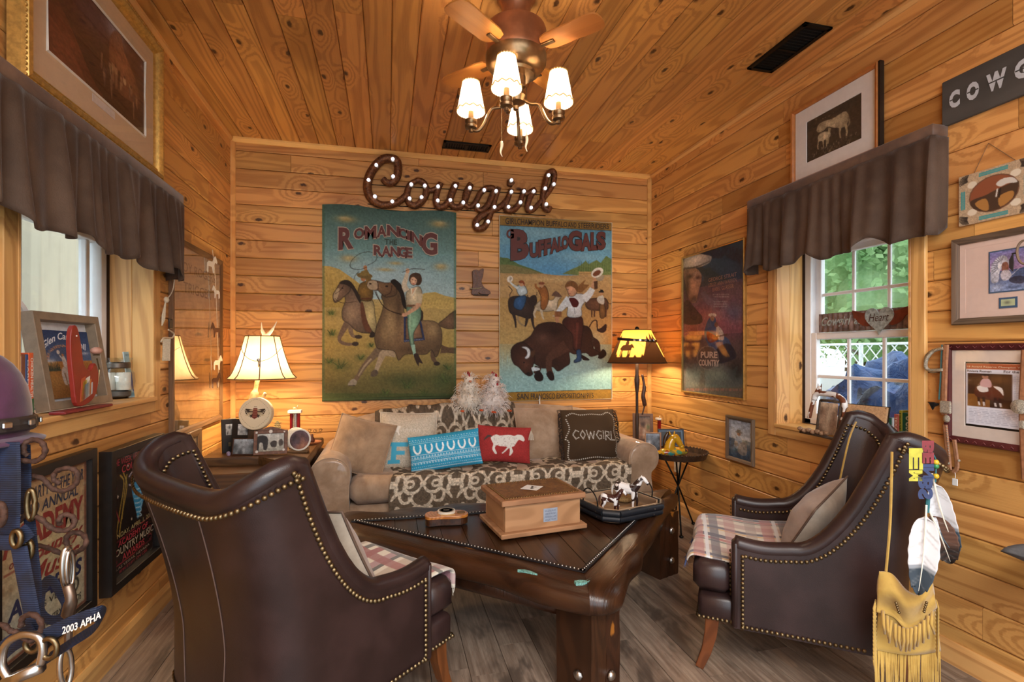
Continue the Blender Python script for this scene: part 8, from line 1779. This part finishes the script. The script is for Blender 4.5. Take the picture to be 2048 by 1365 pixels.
# metal sign in the window
xs_ = XR+.172; A_, B_ = on_x(1640, 640, xs_), on_x(1826, 626, xs_); zb_ = 1.392; Ls = A_.y-B_.y
e = frame_obj('metal_sign', 'rusty corrugated metal sign reading cowgirl at heart propped in the right window', 'sign', (xs_, A_.y, zb_), (0, -1, 0), (0, .02, 1)); hs_ = .105
cor = plain('rusty_corrugated', '8a736c', .55, .3, var=.4, scale=40)
m = MB(); m.grid(lambda u, v: (u*Ls, -.004-.004*math.cos(u*2*pi*16), v*hs_), 128, 1); o = m.obj('corrugated_panel', cor, e, smooth=True); s_ = o.modifiers.new('s', 'SOLIDIFY'); s_.thickness = .001
gal = plain('galvanised', 'a9b8ba', .45, .25, var=.35, scale=60); hx, hz = Ls*.70, .055
ht = [(hx+.078*(math.sin(a)**3), hz+.006*(13*math.cos(a)-5*math.cos(2*a)-2*math.cos(3*a)-math.cos(4*a))*.8) for a in np.linspace(0, 2*pi, 41)[:-1]]
MB().prism(ht, .012, .0155, lambda a, b, c: Vector((a, -c, b))).obj('heart', gal, e)
for s_ in (-1, 1): MB().prism(crv([(hx+s_*.05, hz+.035), (hx+s_*.09, hz+.035), (hx+s_*.155, hz+.055), (hx+s_*.145, hz+.03), (hx+s_*.15, hz+.02), (hx+s_*.13, hz+.005), (hx+s_*.12, hz-.01), (hx+s_*.09, hz-.03), (hx+s_*.05, hz-.03)], 2, True), .009, .0115, lambda a, b, c: Vector((a, -c, b))).obj('wing', plain('rust_wing', '7a3a26', .6, .3, var=.2), e)
lettering('lettering', 'Heart', ink('4a2a1c'), e, (hx-.055, hz-.012, hx+.055, hz+.028), -.0165, .0, .3); lettering('lettering', 'Cowgirl', gal, e, (.02, .02, Ls*.40, .085), -.0105, .03, .35); lettering('lettering', 'at', gal, e, (Ls*.43, .035, Ls*.51, .08), -.0105, .03, .35)
# ---- western bridles on the right wall
tan = plain('tan_harness_leather', '9a6a4a', .5, var=.2, scale=60); sil = plain('engraved_silver', 'c9c2b0', .3, .9, var=.4, scale=260, bump=.9)
def strapw(m, pts, w, th=.004, x=.02): m.tube(crv([on_x(px, py, XR-x) for px, py in pts], 4), w, 6, flat=th/w, up=(0, 1, 0))
e = thing('western_bridle', 'tan leather bridle with silver conchos and a white tag hung left of the framed article', 'bridle', on_right(1888, 800)); o0 = e.location.copy()
def wp(o): o.parent = e; o.location = -o0; return o
m = MB(); strapw(m, [(1892, 690), (1890, 730), (1888, 790), (1888, 830)], .012, .004, .032); wp(m.obj('cheek_strap', tan, None)); m = MB(); strapw(m, [(1890, 850), (1893, 880), (1896, 910), (1899, 940)], .010, .004, .032); wp(m.obj('lower_strap', tan, None)); m = MB(); strapw(m, [(1908, 880), (1912, 910), (1914, 935), (1906, 945)], .009, .004, .025); wp(m.obj('lower_strap', tan, None))
m = MB(); m.tube(crv([on_x(px, py, XR-.03) for px, py in ((1888, 697), (1866, 703), (1852, 722), (1856, 740), (1888, 740))], 5), .0075, 8); wp(m.obj('silver_bit_ring', sil, None, smooth=True)); m = MB(); m.tube(crv([on_x(px, py, XR-.028) for px, py in ((1880, 742), (1862, 745), (1850, 730), (1852, 712), (1866, 700))], 5), .004, 8); wp(m.obj('inner_ring', MT['steel'], None, smooth=True))
c = on_x(1891, 815, XR-.04); wp(MB().bbox(c, (.010, .045, .052), .006).obj('silver_concho', sil, None)); c = on_x(1893, 838, XR-.038); wp(MB().ball(c, (.008, .014, .016), 8, 6).obj('small_concho', sil, None, smooth=True))
m = MB(); [m.ball(on_x(px, py, XR-.038), .0055, 8, 5) for px, py in ((1897, 927), (1918, 922))]; wp(stuff(m.obj('rosettes', sil, None, smooth=True))); m = MB(); [m.ball(on_x(1893+k*.45, 855+5.2*k, XR-.037), .0026, 6, 4) for k in range(12)]; wp(stuff(m.obj('spots', sil, None, smooth=True)))
m = MB(); [m.tube([on_x(1878, 810, XR-.03), on_x(1868+(k % 3), 806+k, XR-.035), on_x(1858+k, 806+2*k, XR-.03)], .0025, 4) for k in range(8)]; wp(stuff(m.obj('horsehair_tuft', ink('15110f', .9), None))); m = MB(); m.tube(crv([on_x(px, py, XR-.03) for px, py in ((1910, 946), (1911, 955), (1907, 962))], 3), .001, 5); wp(m.obj('tag_string', MT['white'], None)); wp(MB().bbox(on_x(1910, 965, XR-.032), (.003, .021, .028), .002).obj('price_tag', MT['white'], None)); m = MB(); m.tube([on_x(1884, 690, XR-.025), on_x(1881, 760, XR-.025), on_x(1878, 800, XR-.025)], .003, 5); wp(m.obj('teal_cord', ink('4a7a7c', .7), None))
e = thing('western_bridle', 'tan leather bridle with a round silver concho cut off by the right picture edge', 'bridle', on_right(2043, 800)); o0 = e.location.copy()
m = MB(); strapw(m, [(2050, 700), (2047, 760), (2045, 800), (2046, 860), (2050, 960)], .012, .004, .032); wp(m.obj('cheek_strap', tan, None)); c = on_x(2040, 814, XR-.04); wp(MB().lathe([(.026, 0), (.026, .006), (.015, .010), (.001, .012)], 20, c, (-1, 0, 0)).obj('silver_concho', sil, None, smooth=40)); wp(MB().bbox(on_x(2044, 850, XR-.04), (.010, .018, .03), .004).obj('buckle', sil, None))
# feathered hoop over the headdress print
e = thing('feather_hoop', 'small wooden hoop with a dark feather hung over the headdress print at the right edge', 'ornament', on_x(2046, 505, XR-.05)); o0 = e.location.copy()
m = MB(); m.tube([on_x(2050+16*math.cos(a), 505+24*math.sin(a), XR-.05) for a in np.linspace(0, 2*pi, 21)[:-1]], .004, 6, closed=True); wp(m.obj('hoop', plain('grapevine', '7a6450', .8), None)); m = MB(); m.tube([on_x(2036, 506, XR-.05), on_x(2024, 508, XR-.05)], .003, 5); m.prism([(on_x(px, py, XR-.05).y, on_x(px, py, XR-.05).z) for px, py in ((2026, 507), (2019, 520), (2019, 536), (2026, 543), (2027, 525))], -.002, .002, lambda a, b, c: Vector((XR-.05+c, a, b))); wp(m.obj('feather', ink('2a2220', .8), None))
# grey felt hat at the right edge
e = thing('felt_hat', 'grey felt hat brim reaching in at the right picture edge', 'hat', (XR-.13, 1.105, .57), R(20)); MB().tube([(0, 0, .06), Vector((.135, -.045, .06))], .010, 8).obj('wall_peg', MT['iron'], e); gf = plain('grey_felt', '5a5a5c', .95, var=.1, scale=90)
m = MB(); m.grid(lambda u, v: ((.09+.075*v)*math.cos(2*pi*u)*.75, (.10+.10*v)*math.sin(2*pi*u), .02*v+.035*v*abs(math.cos(2*pi*u))), 40, 5, cu=True); o = m.obj('brim', gf, e, smooth=True); s_ = o.modifiers.new('s', 'SOLIDIFY'); s_.thickness = .004; MB().lathe([(.078, .0), (.075, .06), (.066, .095), (.04, .10), (.001, .085)], 24, caps=False).obj('crown', gf, e, smooth=True)
# ---- beaded pouch, letters and feathers on the right armchair
buck = suede('gold_buckskin', '9c7a34', 'b8964a'); td = 1.60
e = thing('fringed_pouch', 'gold buckskin pouch with long fringe hanging from the right armchair wing', 'pouch', dep(1815, 1230, td)); o0 = e.location.copy()
def dq(px, py, t=td): return dep(px, py, t)-o0
MB().tube(crv([dq(1712, 845, 2.28), dq(1698, 880, 2.20), dq(1680, 960, 2.2)], 4), .004, 6).obj('strap', buck, e); MB().tube(crv([dq(1784, 905, 1.66), dq(1783, 960, 1.62), dq(1780, 1050), dq(1772, 1145)], 5), .0042, 6).obj('strap', buck, e)
def sheet(nm, top, bot, t, bul, mat):
    m = MB(); tp = crv([(*q, 0) for q in top], 8); bt_ = crv([(*q, 0) for q in bot], 8); n = 24
    def at(l, u): k = u*(len(l)-1); i = min(int(k), len(l)-2); f = k-i; return (lerp(l[i][0], l[i+1][0], f), lerp(l[i][1], l[i+1][1], f))
    def fn(u, v): a, b = at(tp, u), at(bt_, u); return dep(lerp(a[0], b[0], v), lerp(a[1], b[1], v), t-bul*math.sin(pi*u)*math.sin(pi*min(1, v+.15))+.006*math.sin(v*9+u*4))-o0
    m.grid(fn, n, 14); o = m.obj(nm, mat, e, smooth=True); s_ = o.modifiers.new('s', 'SOLIDIFY'); s_.thickness = .004; return o
sheet('pouch_body', [(1765, 1150), (1810, 1190), (1860, 1160)], [(1748, 1300), (1815, 1310), (1880, 1302)], td+.03, .03, buck); sheet('pouch_flap', [(1758, 1143), (1782, 1148), (1812, 1182), (1840, 1190), (1862, 1160)], [(1752, 1225), (1785, 1235), (1815, 1262), (1845, 1240), (1872, 1215)], td, .035, buck)
m = MB(); rs = random.Random(5)
for k in range(64):
    u = (k+.5)/64; x = lerp(1748, 1880, u)+rs.uniform(-1, 1); y0_ = 1296; j = rs.uniform(-7, 7); m.tube([dq(x, y0_, td+.03), dq(x+j*.4, 1350, td+.028), dq(x+j, 1420+rs.uniform(-20, 20), td+.03)], [.0028, .0026, .0015], 4)
for k in range(13):
    u = (k+.5)/13; x = lerp(1762, 1868, u); y0_ = 1222+40*math.sin(pi*u); m.tube([dq(x, y0_-4, td-.035*math.sin(pi*u)), dq(x+rs.uniform(-3, 3), y0_+22, td-.03), dq(x+rs.uniform(-6, 6), y0_+42, td-.02)], [.0045, .0045, .003], 5)
for sx, x0_ in ((-1, 1752), (1, 1872)):
    for k in range(14): y_ = 1200+8*k; m.tube([dq(x0_, y_, td+.01), dq(x0_+sx*5, y_+18, td), dq(x0_+sx*3, y_+40, td)], [.003, .003, .001], 4)
stuff(m.obj('fringe', buck, e, smooth=True)); m = MB()
for pts in (((1792, 1207), (1798, 1226)), ((1848, 1224), (1853, 1206))):
    for k in range(5): m.ball(dq(lerp(pts[0][0], pts[1][0], k/4), lerp(pts[0][1], pts[1][1], k/4), td-.040), .0042, 8, 6)
stuff(m.obj('beads', MT['brass'], e, smooth=True))
e = thing('letter_charm', 'yellow, red and blue wooden letters strung together on the right armchair wing', 'charm', dep(1840, 930, 1.58)); o0 = e.location.copy()
def blk(nm, txt, box, col, ang=0):
    x0_, y0_, x1_, y1_ = box; v, f = text_mesh(txt, .09); w = v[:, 0].max(); lo, hi = v[:, 1].min(), v[:, 1].max(); vs_ = []
    for dz in (1.585, 1.57):
        for a, b in v: u, q = a/w, (b-lo)/(hi-lo); X, Y = (lerp(x1_, x0_, q), lerp(y0_, y1_, u)); vs_.append(dep(X, Y, dz)-o0)
    n = len(v); m = MB(); m.add(vs_, [tuple(i+n for i in q) for q in f]+[q[::-1] for q in f]); ed = {}
    for q in f:
        for i in range(len(q)): k_ = (q[i], q[(i+1) % len(q)]); ed[k_] = 1
    m.add(vs_, [(a, b, b+n, a+n) for a, b in ed if (b, a) not in ed]); m.obj(nm, plain('letter_'+col, col, .6, var=.15), e)
blk('letter', 'E', (1818, 897, 1846, 940), 'b5b040'); blk('letter', 'M', (1818, 941, 1845, 963), 'b5b040'); blk('letter', 'BE', (1844, 882, 1868, 928), '7a3038'); blk('letter', 'IN', (1846, 929, 1868, 958), '2f3f66'); blk('letter', 'BS', (1836, 955, 1866, 1000), '2f3f66')
for y_, c_ in ((925, 'c9a82a'), (933, '2c7a4a'), (953, 'c9a82a')): MB().ball(dep(1872, y_, 1.58)-o0, .0085, 10, 7).obj('bead', ink(c_, .25), e, smooth=True)
MB().tube(crv([dep(1858, 896, 1.575)-o0, dep(1868, 912, 1.575)-o0, dep(1872, 925, 1.58)-o0, dep(1871, 965, 1.58)-o0], 4), .002, 5).obj('teal_thong', ink('2f7078', .7), e); MB().tube([dep(1856, 995, 1.58)-o0, dep(1854, 1025, 1.59)-o0], .006, 6).obj('quill_wrap', ink('2f7078', .7), e)
def feather(label, base, tipp, w, cols, t0, t1, bend=0):
    A_, B_ = dep(*base, t0), dep(*tipp, t1); e = thing('feather', label, 'feather', A_, 0, 'feathers on the right armchair'); d = B_-A_; L = d.length; d.normalize(); view = dep(*base, 1.0)-Vector((0, 0, CH)); n = view.normalized(); s_ = d.cross(n).normalized()
    p = PT(22, 44, cols[0]); i = int(44*.66); p.a[i:] = p.c(cols[1]); p.a[i-2:i] = (p.c(cols[0])+p.c(cols[1]))/2; rs = random.Random(len(label))
    for k in range(14): y_ = rs.randrange(6, 44); p.line([(11, y_-3), (0 if k % 2 else 21, y_+1)], .8, '8f8c88', .4, 0)
    if len(cols) > 2:
        for k in range(8): p.rect(0, 8+4.2*k, 22, 10+4.2*k, cols[2], .5)
    def fr(u, v):
        a = 2*u-1; prof = np.clip(np.sin(np.clip(v, 0, 1)**.7*pi), 0, 1)**.55*(1-.03*np.sin(v*40)*(v > .2))+.03; off = a*w*prof; bz = bend*np.sin(v*pi)*L*.5
        return tuple(d[i]*L*(v*1.0+.05*np.abs(a)*(v < .9)) + s_[i]*(off+bz) + n[i]*(-.012*np.abs(a)*1.0-.01*np.sin(pi*v)) for i in range(3))
    o = p.mesh('vane', MT['fabric_print'], e, fr); o.modifiers.new('s', 'SOLIDIFY').thickness = .0012; MB().tube([d*L*v+s_*bend*math.sin(v*pi)*L*.5-n*(.012+.01*math.sin(pi*v)) for v in np.linspace(-.12, .95, 12)], [.0028]*6+[.0022, .002, .0016, .0012, .001, .0006], 6).obj('quill', ink('e2dccb', .4), e)
feather('long white feather with dark tip hanging over the pouch', (1852, 1030), (1836, 1190), .036, ('d3d3d6', '39434c'), 1.56, 1.52, .03); feather('white feather with dark tip fanned toward the wall beside the pouch', (1868, 965), (1916, 1105), .030, ('d0d0d3', '45525c'), 1.60, 1.62, -.06); feather('barred brown feather spread behind the white ones', (1862, 1030), (1902, 1128), .040, ('6b4c3e', '2c2522', '4a342a'), 1.62, 1.64, .02)
# ---- halter rack at the left edge
tq_ = 1.0
e = thing('iron_rack', 'rusty iron rack with curled hooks at the left picture edge', 'rack', dep(-45, 1100, tq_)); o0 = e.location.copy(); o0.z = 0; e.location = o0
def dk_(px, py, t=tq_): return dep(px, py, t)-o0
MB().tube([dk_(-45, 860), Vector((dk_(-45, 860).x, dk_(-45, 860).y, .02))], .014, 8).obj('pole', MT['iron'], e, smooth=True)
for a in range(3): MB().tube(crv([Vector((dk_(-45, 900).x, dk_(-45, 900).y, .12)), Vector((.12*math.cos(a*2.1+1), .12*math.sin(a*2.1+1), .10)), Vector((.2*math.cos(a*2.1+1), .2*math.sin(a*2.1+1), .012))], 5), .011, 8).obj('foot', MT['iron'], e, smooth=True)
for pts, t in (([(-45, 905), (10, 915), (45, 922), (75, 922), (90, 905), (84, 886), (66, 880), (50, 888), (48, 905), (56, 912)], .98), ([(-45, 950), (20, 950), (56, 951), (85, 958), (105, 978), (130, 982), (152, 968), (154, 945), (135, 937), (112, 944), (108, 960), (122, 968)], 1.0), ([(-45, 1060), (0, 1060), (35, 1045), (55, 1030), (80, 1038), (105, 1058), (130, 1062), (148, 1050), (146, 1035), (128, 1030), (118, 1040), (120, 1050)], .98), ([(-45, 1090), (30, 1095), (72, 1092), (100, 1098), (125, 1108), (155, 1104), (172, 1088), (166, 1070), (145, 1066), (132, 1078), (136, 1094)], 1.02), ([(-45, 1270), (0, 1250), (20, 1262), (34, 1266), (60, 1282), (80, 1270), (82, 1245), (66, 1230), (46, 1236), (42, 1255)], .92)):
    c = crv([dk_(x, y, t+.0006*(y % 17)) for x, y in pts], 5); MB().tube(c, [.0048+.0008*math.sin(i*1.9) for i in range(len(c))], 8).obj('curled_hook', MT['iron'], e, smooth=True)
pur = suede('plum_satin', '36182d', '4c2542', rough=.45)
e = thing('jockey_cap', 'plum satin jockey cap with goggles strap on the rack at the left edge', 'cap', dep(-42, 850, tq_)); o0 = e.location.copy()
MB().ball(dk_(-42, 830), (.075, .085, .128), 24, 14).obj('crown', pur, e, smooth=True); c0_ = dk_(-42, 872); m = MB(); m.grid(lambda u, v: c0_+Vector(((.035+.06*v)*math.cos(R(-100+200*u)), (.04+.062*v)*math.sin(R(-100+200*u)), -.004-.012*v*v)), 24, 5); o = m.obj('peak', suede('plum_felt', '3c2036', '4e2c44'), e, smooth=True); o.modifiers.new('s', 'SOLIDIFY').thickness = .005
MB().tube([c0_+Vector((.079*math.cos(a), .088*math.sin(a), .022)) for a in np.linspace(0, 2*pi, 25)[:-1]], .015, 8, closed=True, flat=.4, up=(0, 0, 1)).obj('goggle_strap', ink('2a2422', .4), e); m = MB(); [m.bbox(c0_+Vector((.087*math.cos(R(a)), .096*math.sin(R(a)), .024)), (.006, .016, .012), .002, (0, 0, R(a))) for a in (-60, -30, 0, 30)]; stuff(m.obj('goggle_clips', MT['steel'], e)); MB().ball(dk_(-42, 712), .012, 8, 6).obj('button', pur, e, smooth=True)
web = NT('navy_webbing'); co = web.co(); wv = web.math('SINE', web.math('MULTIPLY', web.node('ShaderNodeSeparateXYZ', {0: co}).outputs[2], 1500)); web.bump(wv, .35, .002); nm_ = web.fin(web.mix(web.sst(web.noise(co, 30, 3), .3, .7), srgb('0d1628'), srgb('152542')), .7)
def halter(label, straps, rings, extra=None):
    global o0
    e = thing('nylon_halter', label, 'halter', dep(*straps[0][0][0][:2], straps[0][2]), 0, 'navy halters on the rack'); o0 = e.location.copy()
    for pts, w, t in straps: MB().tube(crv([dk_(x, y, t+(.0 if len(q) < 1 else q[0])) for x, y, *q in pts], 5), w/2*t/F, 8, flat=.10, up=(cs, -sn, 0)).obj('strap', nm_, e)
    for x, y, rx, ry, t, mt in rings: MB().tube([dk_(x+rx*math.cos(a), y+ry*math.sin(a), t) for a in np.linspace(0, 2*pi, 21)[:-1]], .0048 if mt == 'brass' else .006, 8, closed=True).obj('metal_ring', MT[mt], e, smooth=True)
    return e
halter('navy nylon halter with brass fittings hanging under the plum cap', [([(18, 885), (20, 960), (18, 1060), (16, 1100)], 44, .97), ([(48, 890), (50, 960), (46, 1030)], 26, 1.0), ([(-10, 1085), (25, 1085), (60, 1060)], 30, .96), ([(38, 1095), (52, 1170), (70, 1262)], 34, .96), ([(58, 1030), (66, 1110), (72, 1180), (66, 1250)], 24, .99), ([(70, 1262), (20, 1290), (-20, 1330)], 34, .95)], [(33, 1078, 9, 16, .95, 'brass'), (56, 1100, 8, 17, .97, 'brass'), (62, 1010, 8, 30, .98, 'brass'), (-2, 1030, 10, 22, .94, 'iron')])
e = halter('navy halter strap lettered in white sticking out below the steel bits', [([(92, 1272, .0), (130, 1253, -.01), (170, 1236, -.02), (196, 1228, -.02), (205, 1236, .02), (190, 1256, .04), (150, 1282, .05), (95, 1318, .05)], 30, .93), ([(78, 1190), (100, 1160), (122, 1190), (133, 1215), (122, 1238), (98, 1240), (80, 1220), (82, 1180)], 20, 1.03)], [(98, 1298, 16, 20, .92, 'brass'), (65, 1290, 14, 14, .94, 'brass')])
v_, f_ = text_mesh('2003 APHA', .03); w_ = v_[:, 0].max()
def on_strap(a, b): u = a/w_; x = lerp(124, 202, u); y = lerp(1262, 1229, u)+3*math.sin(pi*u); return dep(x+b*3.0*.2, y-(b-.5)*15, .93-lerp(.012, .024, u)-.006)-o0
MB().add([on_strap(a, b) for a, b in v_], f_).obj('lettering', ink('e4e0d8', .7), e)
e = thing('snaffle_bit', 'steel snaffle bit with loose rings hanging from a curled hook', 'horse bit', dep(136, 1090, 1.0)); o0 = e.location.copy()
for x, y, rx, ry, r_ in ((134, 1136, 9, 40, .005), (140, 1138, 7, 36, .004), (131, 1335, 12, 38, .005)): MB().tube([dk_(x+rx*math.cos(a), y+ry*math.sin(a), 1.0+.01*math.cos(a)) for a in np.linspace(0, 2*pi, 25)[:-1]], r_, 8, closed=True).obj('ring', MT['steel'], e, smooth=True)
MB().tube(crv([dk_(136, 1172, .99), dk_(142, 1200, .985), dk_(136, 1230, .99), dk_(138, 1240, .99)], 5), [.009]*6+[.011]*5+[.007]*5, 10).obj('mouthpiece', plain('worn_steel', '7a6a5e', .4, .9), e, smooth=True); MB().tube([dk_(138, 1238, 1.0), dk_(136, 1300, 1.0)], .007, 8).obj('mouthpiece', plain('worn_steel_two', '7a6a5e', .4, .9), e)
e = thing('stirrup_iron', 'large steel stirrup iron hanging at the lower left corner', 'stirrup', dep(45, 1320, .92)); o0 = e.location.copy()
MB().tube(crv([dk_(20, 1362, .92), dk_(4, 1330, .92), dk_(12, 1290, .92), (dk_(45, 1270, .92)), dk_(78, 1275, .92), dk_(86, 1300, .92), dk_(80, 1330, .92)], 5), .0068, 8).obj('arch', MT['steel'], e, smooth=True); MB().tube([dk_(12, 1365, .92), dk_(82, 1335, .92)], .011, 8).obj('tread', MT['steel'], e, smooth=True)
